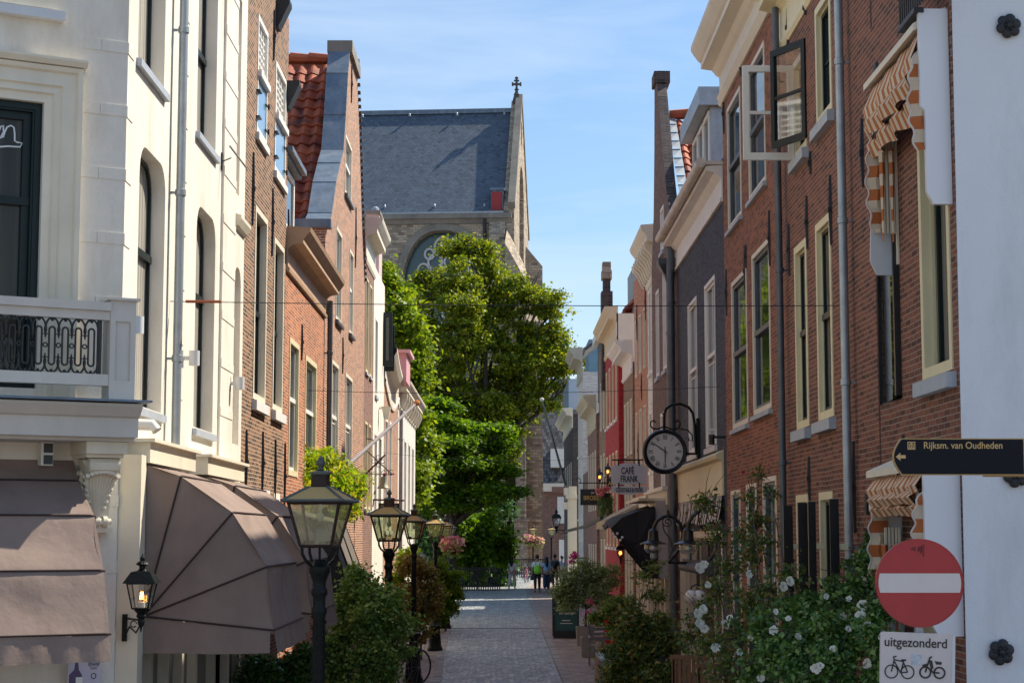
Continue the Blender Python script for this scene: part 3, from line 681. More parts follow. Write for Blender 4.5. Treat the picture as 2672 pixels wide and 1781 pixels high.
# dormer on L3
b = MB(); dz0, dz1 = onY(778, 600, ya+2.5).z, onY(778, 412, ya+2.5).z
xa = XL-1.2; xb = XL-.12; dz1 = 8.78
b.box((xa-1, ya+.1, 7.2), (xb, ya+1.9, dz1)); dorm = b.build('dormer', M_creamd, L3)
b = MB(); b.box((xa-1, ya+.06, dz1), (xb+.12, ya+1.95, dz1+.07)); b.box((xa-1, ya+.02, dz1+.07), (xb+.2, ya+2.0, dz1+.15)); b.build('dormer_roof', M_lead, dorm)
b = MB(FL(xb)); ring(b, rect(ya+.2, ya+1.8, 7.75, dz1-.05), rect(ya+.32, ya+1.68, 7.85, dz1-.15), .03, .002); b.build('dormer_window', M_white, dorm)
b = MB(FL(xb)); b.poly(rect(ya+.3, ya+1.7, 7.83, dz1-.13), [], .006); b.build('pane', M_glass, dorm)
downpipe('dark grey downpipe between the low orange house and the gabled house', XL+.1, yc+.05, 0, onX(851, 770, XL+.1).z, M_zincd, .05, hop=False)
# L4 tall bell gabled house
ya = yc; yd = 43.0
ne = [(852, 640), (855, 600), (862, 560), (873, 480), (884, 430), (893, 394), (899, 302), (905, 195), (911, 126)]
near = [(onX(px, py, XL).y, onX(px, py, XL).z) for px, py in ne]
near[0] = (ya, near[0][1]); near[1] = (ya+.05, near[1][1])
fe = [(931, 157), (934, 240), (938, 330), (942, 470), (946, 600), (952, 743)]
far = [(onX(px, py, XL).y, onX(px, py, XL).z) for px, py in fe]
outer = [(ya, -.3), (far[-1][0], -.3)]+far[::-1]+near[::-1]
PW = dict(cas=M_creamd, fw=.07, r=.07, sash=M_white, pane=M_glassc, sill=M_zincd, sp=.07, sh=.06)
wl = [W('L', XL, 900, 917, 345, 503, mid=.55, **PW), W('L', XL, 876, 891, 585, 832, mid=.55, bars=(1, 1), **PW), W('L', XL, 911, 921, 645, 868, mid=.55, bars=(1, 1), **PW),
      W('L', XL, 864, 882, 935, 1240, v0=4.0, mid=.55, bars=(1, 1), **PW), W('L', XL, 900, 918, 970, 1240, v0=4.0, mid=.55, bars=(1, 1), **PW)]
L4 = house('gabled_house', 'tall pink brick bell gabled house with lead clad coping and red pantile roof', 'L', XL, ya, far[-1][0], 9., M_pinkbrick, wl, outer=outer, walltop=6.9, thick=.4)
anchors(L4, T, A(XL, [(893, 880, 975), (851, 780, 830), (916, 170, 270), (927, 540, 700), (873, 700, 760)]))
b = MB(T)                                                           # lead sheets over the near edge, in lapped lengths
pts = near[1:]
for i in range(len(pts)-1):
    (u0, v0), (u1, v1) = pts[i], pts[i+1]; t = Vector((u1-u0, v1-v0)).normalized(); nn = Vector((-t.y, t.x))*.035
    o_ = .012*(i % 2)
    q = [(u0-t.x*.03, v0-t.y*.03), (u1+t.x*.02, v1+t.y*.02), (u1+nn.x*(1+o_*20), v1+nn.y), (u0+nn.x*1.5, v0+nn.y*1.5)]
    b.prism(q, .03, -.43)
b.build('lead_coping', M_lead, L4)
top_n, top_f = near[-1], far[0]
b = MB(T); b.box((top_n[0]-.12, top_n[1]-.12, -.46), (top_f[0]+.12, top_n[1]+.14, .08)); b.build('top_stone', M_stoned, L4)
b = MB(T); b.box((ya-.03, near[1][1]-.02, -.62), (ya+.25, near[1][1]+.14, .1)); b.build('shoulder_stone', M_lead, L4)
b = MB(T)
for i in range(len(far)-1):                                         # toothed far edge
    (u0, v0), (u1, v1) = far[i], far[i+1]; n = int((abs(v1-v0))/.13)
    for k in range(n):
        f = k/n; uu = u0+(u1-u0)*f; vv = v0+(v1-v0)*f; b.box((uu-.06, vv-.05, -.38), (uu+.07, vv+.01, .06))
b.build('brick_edging', M_darkbrick, L4)
def pantile_roof(name, p0, xdir, slope_from, slope_to, width, parent, m, tw=.235, ex=.31, amp=.035, seed=0):
    """real wavy tiles; p0 eave corner, xdir unit vector along the eave, slope vector from eave to ridge"""
    P0 = Vector(p0); X_ = Vector(xdir); Sv = Vector(slope_to)-Vector(slope_from); Ls = Sv.length; Sd = Sv.normalized(); Nn = X_.cross(Sd).normalized()
    if Nn.z < 0: Nn = -Nn
    nr = int(Ls/ex); nt_ = int(width/tw); k = 6; vs = []; fs = []; rng = random.Random(seed)
    for r in range(nr):
        jit = [rng.uniform(-.012, .012) for _ in range(nt_+1)]
        for t_ in range(nt_):
            o = len(vs); tilt = rng.uniform(-.008, .008)
            for i in range(k+1):
                f = i/k; h = amp*math.sin(f*2*math.pi-.6); hh = .5*amp*math.sin(f*4*math.pi-.6)
                for s_ in (0, 1):
                    q = P0+X_*((t_+f*1.04)*tw)+Sd*((r+s_*1.12)*ex+jit[t_]+.03*math.cos((f-.45)*5)*(1-s_)*-1)+Nn*(h+hh*.3+(.045 if s_ == 0 else .0)+tilt)
                    vs.append(tuple(q))
            for i in range(k): fs.append((o+2*i, o+2*i+2, o+2*i+3, o+2*i+1))
            o2 = len(vs)
            for i in range(k+1): vs.append(tuple(Vector(vs[o+2*i])-Nn*.03))
            for i in range(k): fs.append((o+2*i, o+2*i+2, o2+i+1, o2+i))
    b = MB(); b.add(vs, fs); b.add([tuple(P0-Nn*.06), tuple(P0+X_*width-Nn*.06), tuple(P0+X_*width+Sd*Ls-Nn*.06), tuple(P0+Sd*Ls-Nn*.06)], [(0, 1, 2, 3)])
    return b.build(name, m, parent, smooth=False, doubles=False)
def tilemat(name, c1, c2, dark):
    m, t, b = newmat(name); N = t.nodes.new; g = N('ShaderNodeNewGeometry'); r = N('ShaderNodeValToRGB')
    r.color_ramp.elements[0].color = (*c1, 1); r.color_ramp.elements[1].color = (*c2, 1); t.links.new(g.outputs['Random Per Island'], r.inputs[0])
    c = N('ShaderNodeTexCoord'); n = N('ShaderNodeTexNoise'); n.inputs['Scale'].default_value = 2.6; n.inputs['Detail'].default_value = 8; t.links.new(c.outputs['Object'], n.inputs['Vector'])
    rr = N('ShaderNodeValToRGB'); rr.color_ramp.elements[0].position = .48; rr.color_ramp.elements[1].position = .68; t.links.new(n.outputs['Fac'], rr.inputs[0])
    mi = N('ShaderNodeMixRGB'); mi.inputs[2].default_value = (*dark, 1); t.links.new(rr.outputs[0], mi.inputs[0]); t.links.new(r.outputs[0], mi.inputs[1]); t.links.new(mi.outputs[0], b.inputs['Base Color'])
    b.inputs['Roughness'].default_value = .75; return m
M_tile3 = tilemat('red_pantiles', (.31, .062, .026), (.46, .115, .045), (.10, .035, .028))
M_tile3g = tilemat('grey_pantiles', (.09, .095, .11), (.20, .21, .24), (.05, .05, .055))
rz = onX(905, 200, XL-.4).z-.25; ry = 39.2
pantile_roof('roof', (XL-6.4, ya+.05, 6.9), (1, 0, 0), (0, ya+.05, 6.9), (0, ry, rz), 6.05, L4, M_tile3, tw=.27, ex=.34, amp=.042)
b = MB()
for i in range(13): x_ = XL-.6-i*.42; b.tube([(x_, ry, rz+.03), (x_-.44, ry, rz+.055)], [.11, .13], 8)
b.build('ridge_tiles', M_tile3, L4)
b = MB(); b.add([(XL-.4, ry, rz), (XL-6.4, ry, rz), (XL-6.4, far[-1][0], 7), (XL-.4, far[-1][0], 7)], [(0, 1, 2, 3)]); b.build('rear_roof', M_tile, L4)
# L5 brick with cream cornice
ya = far[-1][0]; ye = 45.6
sm = dict(cas=M_yellowp, fw=.06, r=.12, sash=M_creamd, pane=M_glassc, sill=M_sillg, sp=.05, sh=.06)
def WY(X, y0, y1, z0, z1, **k): d = dict(pts=rect(y0, y1, z0, z1)); d.update(k); return d
wl = [WY(XL, ya+.35, ya+1.15, 6.9, 9.2, mid=.5, **sm), WY(XL, ya+1.6, ya+2.3, 6.9, 9.2, mid=.5, **sm), WY(XL, ya+.35, ya+1.15, 3.6, 5.7, mid=.5, **sm), WY(XL, ya+1.6, ya+2.3, 3.6, 5.7, mid=.5, **sm)]
L5 = house('brick_house', 'narrow brown brick house with projecting cream cornice beyond the bell gable', 'L', XL, ya, ye, 10.3, M_olivebrick, wl, corn=9.5, cornm=M_creamd, cornscale=(.42, 1.1))
p = onY(976, 549, 48.); ch = thing('chimney', 'pale pink plastered chimney behind the cream cornice', 'chimney', (p.x, 48.3, 9)); b = MB()
b.box((onY(956, 549, 48.).x, 48, 6), (onY(990, 549, 48.).x, 49.2, p.z-.1)); b.build('stack', mat('pink_plaster', (.62, .46, .44), .8, .1, 2.), ch)
b = MB(); b.box((onY(954, 549, 48.).x, 47.94, p.z-.1), (onY(993, 549, 48.).x, 49.26, p.z)); b.build('cap', M_stoned, ch)
b = MB(); b.lathe([(.12, 0), (.1, .15), (.03, .2)], (p.x, 48.5, p.z), 10); b.build('pot', M_zinc, ch)
# L6 white plaster house
yf = 49.8; ww = dict(cas=M_white, fw=.05, r=.12, sash=M_sillg, pane=M_glassc, sill=M_sillg, sp=.05)
wl = [WY(XL, ye+.6, ye+1.4, 6.6, 8.6, **ww), WY(XL, ye+2.2, ye+3.2, 3.4, 5.6, **ww), WY(XL, ye+.6, ye+1.4, 3.4, 5.6, **ww)]
L6 = house('plaster_house', 'white plastered house between the brown brick house and the curved cornice', 'L', XL, ye, yf, 9.9, M_cream, wl, corn=None)
# open green shutters
sh = thing('shutter', 'dark green open shutters on the white plastered house', 'shutter', (XL, yf-.6, 7)); b = MB()
a = onY(1003, 815, yf-.5); c = onY(1024, 955, yf-.5); b.box((XL-.02, yf-.55, c.z), (c.x, yf-.5, a.z)); ring(MB(), rect(0, 1, 0, 1), rect(.1, .9, .1, .9), 0, .1)
b.build('leaf', M_darkgreen, sh); b = MB(); b.box((XL+.08, yf-.57, c.z+.15), (c.x-.1, yf-.552, a.z-.15)); b.build('pane', M_glass, sh)
b = MB(); b.box((XL, yf-.05, c.z-.1), (c.x+.02, yf, a.z-.3)); b.build('leaf', M_darkgreen, sh)
# L7 two white fronts with curved cornice
yg = 68.0
wl = []
for k in range(2): wl.append(WY(XL, yf+.5+k*1.9, yf+1.7+k*1.9, 3.1, 6.3, cas=M_white, fw=.12, r=.1, sash=M_greyp, pane=M_glassl, mid=.6, bars=(1, 0), sill=M_greyp))
wl2 = [WY(XL, 57.6+k*2.6, 58.9+k*2.6, 3.0, 6.2, cas=M_white, fw=.1, r=.12, sash=M_greyp, pane=M_glassl, mid=.6) for k in range(4)]
ym_ = 56.5
L7 = house('brick_house', 'narrow pink brick house with white curved cornice and pink dormer', 'L', XL, yf, ym_, 8.2, M_pinkbrick, wl, corn=None, roof=(3, 2.6))
b = MB(T); n = 10
def curvec(t): return 8.2-.55*math.sin(math.pi*min(1, t))
for i in range(n):
    u0 = yf+(ym_-yf)*i/n; u1_ = yf+(ym_-yf)*(i+1)/n; a0, a1 = curvec(i/n), curvec((i+1)/n)
    pr = [(0.002, -1.0), (.05, -1.0), (.06, -.9), (.03, -.86), (.03, -.45), (.1, -.35), (.28, -.25), (.36, -.1), (.36, 0), (0.002, .02)]
    vs = [(u0, a0+v, w_) for w_, v in pr]+[(u1_, a1+v, w_) for w_, v in pr]; b.add(vs, [(j, (j+1) % 10, (j+1) % 10+10, j+10) for j in range(10)])
b.build('cornice', M_creamd, L7)
b = MB(); a = onY(1026, 912, yf+3); c = onY(1060, 1000, yf+3); b.box((a.x-1., yf+3, 7.5), (c.x, yf+5.2, a.z-.1)); dd = b.build('dormer', mat('pink_paint', (.66, .34, .38), .6, .08, 3.), L7)
b = MB(); b.box((a.x-1.1, yf+2.9, a.z-.1), (c.x+.12, yf+5.3, a.z)); b.build('dormer_roof', mat('pink_trim', (.72, .45, .45), .6), dd)
L8 = house('plaster_house', 'last white front of the left row with bracketed eaves', 'L', XL, ym_, yg, 7.75, M_white, wl2, corn=6.95, cornm=M_creamd, cornscale=(.4, .9), roof=(3, 2.4), roofm=M_tileg)
b = MB(T, each=True)
for i in range(9): u = ym_+.6+i*1.3; b.profu([(0.03, 7.0), (.12, 7.0), (.26, 7.3), (.26, 7.45), (.03, 7.45)], u, u+.2)
b.build('bracket', M_creamd, L8)
downpipe('grey downpipe with a funnel head on the last white front', XL+.1, ym_+.1, 0, 6.9, M_zinc, .06)
# ================================================================== right row of houses
TR = FR(XR); yE = 13.97; yP2 = 18.5; yP1 = onX(2045, 700, XR).y; y3 = onX(1889, 600, XR).y; y4 = onX(1768, 900, XR).y
# R1 near brick house
CW = dict(cas=M_yellowp, fw=.09, r=.085, sw=.055, sash=M_darkgreen, pane=M_glassc, sill=M_sillg, sp=.08, sh=.12, se=.08)
M_mirror = glassmat('mirror_glass', (.01, .014, .012), .01, .05, .7)
wl = [W('R', XR, 2482, 2403, 420, 966, v1=7.05, mid=.6, **{**CW, 'r': .15}),
      W('R', XR, 2349, 2287, 570, 1041, v1=6.35, r=.05, sash=M_black, pane=M_mirror, ajar=.095, sw=.02),
      W('R', XR, 2482, 2403, 1240, 1700, v0=.9, v1=3.3, mid=.6, **{**CW, 'r': .15}), W('R', XR, 2320, 2290, 1330, 1600, v0=.6, v1=3.1, r=.2, sash=M_black, pane=M_glass)]
R1 = house('brick_house', 'red brick house next to the white wall with striped awnings', 'R', XR, yE, yP2, 10.3, M_redbrick2, wl)
b = MB(TR); o_ = wl[1]['pts']; b.box((o_[0][0], o_[0][1]+.03, .0), (o_[0][0]+.05, o_[2][1]-.03, .055)); b.build('sash_edge', M_black, R1)
b = MB(TR); uu = onX(2281, 400, XR).y; b.box((uu-.02, 3.4, .001), (uu+.03, 7.4, .003)); b.box((uu-.02, 7.9, .001), (uu+.03, 10.2, .003)); b.build('brick_joint', mat('dark_joint', (.05, .02, .018), .9, .4, 12.), R1)
anchors(R1, TR, A(XR, [(2253, 308, 490), (2232, 1150, 1390), (2360, 1135, 1200)]))
b = MB(TR); p = onX(2289, 195, XR); q = onX(2290, 160, XR); hgt = onX(2290, 160, XR).z-onX(2290, 228, XR).z
b.ball((p.y, p.z, .01), .10, 12, sc=(.8, 1.35, .3)); b.build('iron_plate', M_iron, R1)
# white end wall facing the camera
WE = tag(None or MB().build('dummy', M_white), 'x', 'x'); bpy.data.objects.remove(WE)
M_wall = mat('white_stucco', (.70, .73, .77), .85, .03, 1.4, .35, 55, dirt=((.36, .37, .37), .5, .8))
WEn = thing('end_wall', 'white stuccoed end wall with iron rosettes at far right', 'wall', (XR, yE-.05, 0))
b = MB(); b.add([(XR-.02, yE-.005, -.3), (12, yE-.005, -.3), (12, yE-.005, 10.3), (XR+.03, yE-.005, 10.3), (XR-.02, yE+.001, -.3), (12, yE+.001, -.3), (12, yE+.001, 10.3), (XR+.03, yE+.001, 10.3)],
      [(0, 1, 2, 3), (4, 7, 6, 5), (0, 3, 7, 4), (1, 5, 6, 2), (3, 2, 6, 7), (0, 4, 5, 1)]); b.build('stucco', M_wall, WEn)
rs0 = None
for i, (px, py, lb) in enumerate(((2631, 69, 'black iron rosette near the top of the white wall'), (2612, 1700, 'black iron rosette low on the white wall beside the no entry sign'), (2650, 1238, 'black iron rosette behind the finger sign'))):
    p = onY(px, py, yE-.02)
    if rs0 is None:
        rs0 = thing('rosette', lb, 'wall anchor', p, 'iron rosettes on the white wall'); b = MB()
        for k in range(6):
            a = k*math.pi/3+.3; b.ball((p.x+.058*math.cos(a), p.y-.01, p.z+.058*math.sin(a)), .046, 12, sc=(1, .5, 1))
            for s_ in (-1, 1): a2 = a+s_*.35; b.ball((p.x+.055*math.cos(a2), p.y-.02, p.z+.055*math.sin(a2)), .02, 8, sc=(1, .9, 1))
        b.build('petals', M_iron, rs0, smooth=True); b = MB(); b.ball((p.x, p.y-.03, p.z), .026, 10); 
        for k in range(6): a = k*math.pi/3; b.ball((p.x+.03*math.cos(a), p.y-.028, p.z+.03*math.sin(a)), .013, 8)
        b.build('centre', M_iron, rs0, smooth=True)
    else: dup(rs0, p, lb, 0)
# R2 brick house between the two pipes
wl = [W('R', XR, 2109, 2077, 614, 1112, mid=.52, sw=.05, **{k: v for k, v in CW.items() if k != 'sw'}), W('R', XR, 2173, 2133, 545, 1086, mid=.52, **CW),
      W('R', XR, 2104, 2072, 115, 385, **{**CW, 'pane': M_darkin}), W('R', XR, 2171, 2130, 45, 287, v1=8.98, **{**CW, 'pane': M_glass, 'bars': (0, 1)}),
      W('R', XR, 2112, 2081, 1287, 1560, v0=.8, **{**CW, 'sill': None}), W('R', XR, 2176, 2141, 1279, 1560, v0=.8, **{**CW, 'sill': None})]
R2 = house('brick_house', 'dark red brick house between the two downpipes with open casements', 'R', XR, yP2, yP1, 9.25, M_redbrick2, wl, walltop=9.9)
anchors(R2, TR, A(XR, [(2108, 510, 650), (2170, 455, 640), (2061, 583, 720), (2114, 1190, 1305), (2117, 395, 455), (2058, 0, 145), (2104, 0, 40)]))
b = MB(TR); b.profu([(w_*.9, 9.15+v*.95) for w_, v in CORN], yP2, yP1+.02); b.build('cornice', M_yellowp, R2)
# R3 red brick house with white windows
RW = dict(cas=M_creamd, fw=.07, r=.055, sw=.05, sash=M_zincd, pane=M_glass, sill=M_sillg, sp=.06, sh=.06, se=.06)
wl = [W('R', XR, 1934, 1899, 218, 562, mid=.5, **RW), W('R', XR, 1997, 1953, 100, 473, mid=.5, **RW),
      W('R', XR, 1951, 1911, 694, 1103, mid=.5, **RW), W('R', XR, 2011, 1965, 614, 1064, mid=.5, **RW),
      W('R', XR, 1934, 1910, 1275, 1560, v0=.3, **{**RW, 'sill': None}), W('R', XR, 1976, 1950, 1258, 1560, v0=.3, **{**RW, 'sill': None}), W('R', XR, 2029, 1993, 1238, 1560, v0=.3, **{**RW, 'sill': None})]
R3 = house('brick_house', 'orange red brick house with white sash windows and cream cornice beside the slate coloured house', 'R', XR, yP1, y3, 10.0, M_redbrick, wl, walltop=10.4)
anchors(R3, TR, A(XR, [(1946, 640, 775), (2010, 548, 695), (1897, 702, 825), (1890, 245, 350), (1936, 150, 200), (1948, 640, 700)]))
zc_ = 9.95
b = MB(TR); b.profu([(0.003, zc_), (.04, zc_), (.07, zc_+.05), (.05, zc_+.08), (.09, zc_+.14), (.04, zc_+.17), (.04, zc_+.48), (.10, zc_+.52), (.16, zc_+.60), (.34, zc_+.63), (.34, zc_+.72), (.38, zc_+.75), (.46, zc_+.86), (.50, zc_+.93), (.50, zc_+1.0), (0.003, zc_+1.02)], yP1-.02, y3+.05)
b.build('cornice', M_creamd, R3)
# R4 slate coloured painted house
SW = dict(cas=M_white, fw=.07, r=.06, sw=.05, sash=M_white, pane=M_glass, sill=M_sillw, sp=.05, bars=(1, 1))
wl = [W('R', XR, 1820, 1797, 768, 1170, v0=4.5, mid=.55, **SW), W('R', XR, 1868, 1841, 712, 1150, v0=4.5, mid=.55, **SW),
      W('R', XR, 1885, 1775, 1262, 1500, v0=.4, v1=3.05, cas=M_creamd, fw=.12, r=.15, sash=M_creamd, pane=M_glassc, bars=(2, 0))]
R4 = house('painted_house', 'slate coloured painted brick house with white eaves and dormer', 'R', XR, y3, y4, 9.1, M_bluebrick, wl, walltop=8.9)
zb = 8.38; b = MB(TR)
b.profu([(0.003, zb), (.05, zb), (.06, zb+.04), (.03, zb+.07), (.03, zb+.38), (.08, zb+.42), (.14, zb+.48), (.28, zb+.5), (.28, zb+.58), (0.003, zb+.60)], y3+.03, y4)
b.build('cornice', M_white, R4)
b = MB(TR); b.tube([(y3+.02, zb+.64, .36), (y4, zb+.66, .36)], .085, 12)
for i in range(8): u = y3+.4+i*.9; b.tube([(u, zb+.645, .36), (u+.03, zb+.645, .36)], .09, 12)
b.box((y3+.0, zb+.60, .0), (y4, zb+.66, .35)); b.build('gutter', mat('cream_gutter', (.62, .56, .50), .5, .15, 4.), R4, smooth=True)
pantile_roof('roof', (XR+.1, y4, 9.0), (0, -1, 0), (XR+.1, 0, 9.0), (XR+3.4, 0, 12.4), y4-y3, R4, M_tile3, amp=.04)
# dormer
dy0, dy1 = 33.1, 36.2; b = MB(); dx = XR+.35
dzt = onX(1862, 215, dx).z
b.box((dx, dy0, 9.0), (dx+2.6, dy1, dzt-.35)); dm = b.build('dormer', M_zinc, R4)
b = MB(); b.box((dx-.25, dy0-.15, dzt-.35), (dx+2.6, dy1+.2, dzt)); b.build('dormer_roof', M_zinc, dm)
b = MB(FR(dx))
for i in range(3): a_ = dy0+.1+i*.98; ring(b, rect(a_, a_+.9, 9.15, dzt-.4), rect(a_+.1, a_+.8, 9.25, dzt-.5), .04, .002)
b.build('dormer_window', M_white, dm); b = MB(FR(dx)); b.poly(rect(dy0+.2, dy1-.2, 9.4, dzt-.5), [], .004); b.build('pane', M_glass, dm)
# shopfront of R4
b = MB(TR); p0 = onX(1885, 1160, XR); p1 = onX(1775, 1235, XR)
b.profu([(0.003, 3.62), (.03, 3.62), (.04, 4.18), (.12, 4.22), (.14, 4.28), (0.003, 4.36)], p0.y-.2, y4-.1); b.build('shop_fascia', M_yellowp, R4)
b = MB(TR); rng = random.Random(4)
u0 = y3+.35; n = 96; vs = []; 
for i in range(n+1):
    f = i/n; u = u0+(y4-.5-u0)*f; w_ = .07+.02*math.sin(f*150)+.01*math.sin(f*61); zz = 3.26+.03*math.sin(f*12); sc = .05*abs(math.sin(f*36)); vs += [(u, 3.62, .05), (u, zz+.15, w_), (u, zz-.04-sc, w_+.04)]
b.add(vs, [(3*i+j, 3*i+3+j, 3*i+4+j, 3*i+1+j) for i in range(n) for j in (0, 1)]); b.build('striped_awning', stripes('black_white_stripes', (.62, .58, .52), (.06, .05, .05), .085, 1), R4)
b = MB(TR); b.tube([(y3+1.9, 2.38, .10), (y4-1.6, 2.38, .10)], .09, 14); b.box((y3+1.88, 2.38, 0), (y4-1.58, 2.52, .10)); b.build('rolled_awning', mat('grey_awning', (.07, .07, .075), .6, .15, 3.), R4, smooth=True)
# R5 necked gable house
y5 = 41.7; ne = [(1768, 640), (1752, 575), (1741, 521), (1734, 450), (1727, 368), (1721, 300), (1717, 250), (1713, 212)]
near = [(onX(px, py, XR).y, onX(px, py, XR).z) for px, py in ne]; near[0] = (y4, near[0][1])
tp = near[-1]; far = [(tp[0]+.55, tp[1]), (tp[0]+.75, tp[1]-1.5), (tp[0]+1.1, tp[1]-3), (tp[0]+1.8, tp[1]-4.2)]
y5 = far[-1][0]; outer = [(y4, -.3), (y5, -.3)]+far[::-1]+near[::-1]
w5 = dict(cas=M_white, fw=.08, r=.1, sash=M_white, pane=M_glassc, sill=M_sillg)
wl = [WY(0, y4+.7, y4+1.5, 6.6, 8.6, **w5), WY(0, y4+2.3, y4+3.2, 6.6, 8.8, **w5), WY(0, y4+4.2, y4+5., 6.6, 8.6, **w5), WY(0, y4+1.2, y4+2.2, 3.9, 5.7, **w5), WY(0, y4+3, y4+4, 3.9, 5.7, **w5), WY(0, y4+2.8, y4+3.6, 9.3, 10.3, **w5)]
R5 = house('gabled_house', 'narrow dark brick house with tall necked gable behind the slate coloured house', 'R', XR, y4, y5, 9, brick('umber_brick', (.10, .05, .04), (.18, .09, .065), (.22, .17, .14)), wl, outer=outer, thick=.22, edge_m=M_darkbrick, walltop=8.4)
b = MB(TR); b.box((tp[0]-.10, tp[1]-.05, -.31), (tp[0]+.62, tp[1]+.22, .06)); b.build('top_stone', M_darkbrick, R5)
rz5 = tp[1]-.9
pantile_roof('roof', (XR+.42, y4+.05, 8.9), (1, 0, 0), (0, y4+.05, 8.9), (0, tp[0], rz5), 5, R5, M_tile3, amp=.045)
b = MB(); P0_ = Vector((XR+.23, y4+.05, 8.95)); P1_ = Vector((XR+.23, tp[0], rz5+.05)); n = 14
for i in range(n):
    a_ = P0_.lerp(P1_, i/n); c_ = P0_.lerp(P1_, (i+1.15)/n); o_ = .03
    b.add([tuple(a_+Vector((0, 0, o_+.03))), tuple(a_+Vector((.2, 0, o_))), tuple(c_+Vector((.2, 0, 0))), tuple(c_+Vector((0, 0, .0)))], [(0, 1, 2, 3)])
b.build('flashing', M_zinc, R5)
b = MB(); 
for i in range(11): x_ = XR+.3+i*.42; b.tube([(x_, tp[0], rz5+.1), (x_+.44, tp[0], rz5+.12)], [.11, .13], 8)
b.build('ridge_tiles', M_tile3, R5)
downpipe('dark hopper downpipe left of the slate coloured house, behind the clock', XR-.12, y4+.35, 0, onX(1746, 735, XR-.12).z, M_zincd, .075, 'R', hop=True)
downpipe('dark downpipe running up to the gutter corner of the slate coloured house', XR-.14, y4-.1, 0, 8.9, M_zincd, .08, 'R')
downpipe('dark grey downpipe between the open casements and the white sash windows', XR-.1, onX(2037, 900, XR-.1).y, 0, 9.7, M_zincd, .045, 'R', clamps=4)
downpipe('pale zinc downpipe near the mirror window of the brick house', XR-.1, onX(2205, 900, XR-.1).y, .2, 10.2, M_zinc, .045, 'R', clamps=6)
downpipe('zinc downpipe on the cream stucco corner house', XL+.1, onX(467, 700, XL+.1).y, onX(463, 1200, XL+.1).z, 12, M_zinc, .045, 'L', clamps=5)
downpipe('thin downpipe on the narrow gabled house beside the cafe awning', XR-.1, y4+.8, 0, 4.5, M_zincd, .035, 'R')
# R6 white house with bracketed cornice
X6 = 3.8; y6 = 46.3
w6 = dict(cas=M_white, fw=.06, r=.12, sash=M_white, pane=M_glassc, sill=M_white)
wl = [WY(0, y5+.35+k*(y6-y5-.3)/3, y5+.95+k*(y6-y5-.3)/3, a_, c_, **w6) for k in range(3) for a_, c_ in ((7.1, 9.2), (4.6, 6.1))]
R6 = house('white_house', 'white painted house with scrolled brackets under its cornice', 'R', X6, y5, y6, 9.6, M_whitebrick, wl, corn=9.3, cornm=M_creamd, cornscale=(.45, 1.15))
b = MB(FR(X6), each=True)
for i in range(9): u = y5+.3+i*.5; b.profu([(.04, 9.45), (.1, 9.5), (.2, 9.75), (.34, 9.9), (.36, 10.05), (.04, 10.05)], u, u+.16)
b.build('bracket', M_creamd, R6)
# R7 red-orange brick
X7 = 3.8; y7 = 51.; w7 = dict(cas=M_creamd, fw=.05, r=.1, sash=M_white, pane=M_glassc)
wl = [WY(0, y6+.7+k*1.5, y6+1.4+k*1.5, a_, c_, **w7) for k in range(3) for a_, c_ in ((7.4, 9.0), (4.6, 6.4), (1, 3.2))]
R7 = house('brick_house', 'orange brick house with black wall anchors beside the white bracketed house', 'R', X7, y6, y7, 10.2, M_orangebrick, wl)
anchors(R7, FR(X7), [(y6+.5, 8.6, 9.6), (y6+2, 6.6, 7.3), (y6+3.5, 8.4, 9.4), (y6+3.4, 4.8, 5.8)])
# R9 low brown house, R8 red house
X9 = 3.75; y9 = 55.; wl = [WY(0, y7+.5+k*1.2, y7+1.2+k*1.2, a_, c_, **w7) for k in range(3) for a_, c_ in ((5.3, 6.9), (3.4, 4.7), (1, 2.8))]
R9 = house('brick_house', 'low brown brick house with white cornice, in front of the red house', 'R', X9, y7, y9, 7.9, M_brownbrick, wl, corn=7.6, cornm=M_white, cornscale=(.5, .95))
X8 = 3.6; y8 = 62.; yellow = dict(cas=M_yellowp, fw=.07, r=.12, sash=M_creamd, pane=M_glassc, sill=M_white)
wl = [WY(0, y9+.7+k*1.7, y9+1.5+k*1.7, a_, c_, **yellow) for k in range(4) for a_, c_ in ((6.6, 8.5), (2.6, 5.6))]
R8 = house('red_house', 'bright red painted house with ochre cornice', 'R', X8, y9, y8, 9.0, M_redpaint, wl, corn=8.95, cornm=mat('ochre_paint', (.66, .52, .33), .6, .08, 3.), cornscale=(.42, 1.1))
b = MB(FR(X8)); b.box((y9-.02, 8.3, -3), (y9+.5, 9.8, .05)); b.build('cornice_end', M_creamd, R8)
b = MB(); b.box((X8+.5, y9+.6, 9.9), (X8+2, y9+2.8, 11.3)); b.build('dormer', M_zinc, R8)
pantile_roof('roof', (X7+.1, y8, 10.0), (0, -1, 0), (X7+.1, 0, 10.0), (X7+3, 0, 12.8), y8-y9, R8, M_tile3, amp=.05)
ch = thing('chimney', 'tall narrow brick chimney with pale cap above the ochre cornice', 'chimney', (3.7, 62.3, 9)); b = MB()
c0, c1 = onY(1571, 800, 62).x, onY(1597, 800, 62).x; zt = onY(1585, 683, 62).z
b.box((c0+.05, 62, 8), (c1-.05, 62.5, zt-.6)); b.build('stack', M_darkbrick, ch); b = MB(); b.box((c0, 61.95, zt-.6), (c1, 62.55, zt-.3)); b.box((c0+.03, 61.97, zt-.3), (c1-.03, 62.53, zt)); b.build('cap', M_stone, ch)
b = MB(); b.box((c0-.02, 61.9, 8), (c1+.02, 62.6, onY(1585, 760, 62).z)); b.build('base', M_darkbrick, ch)
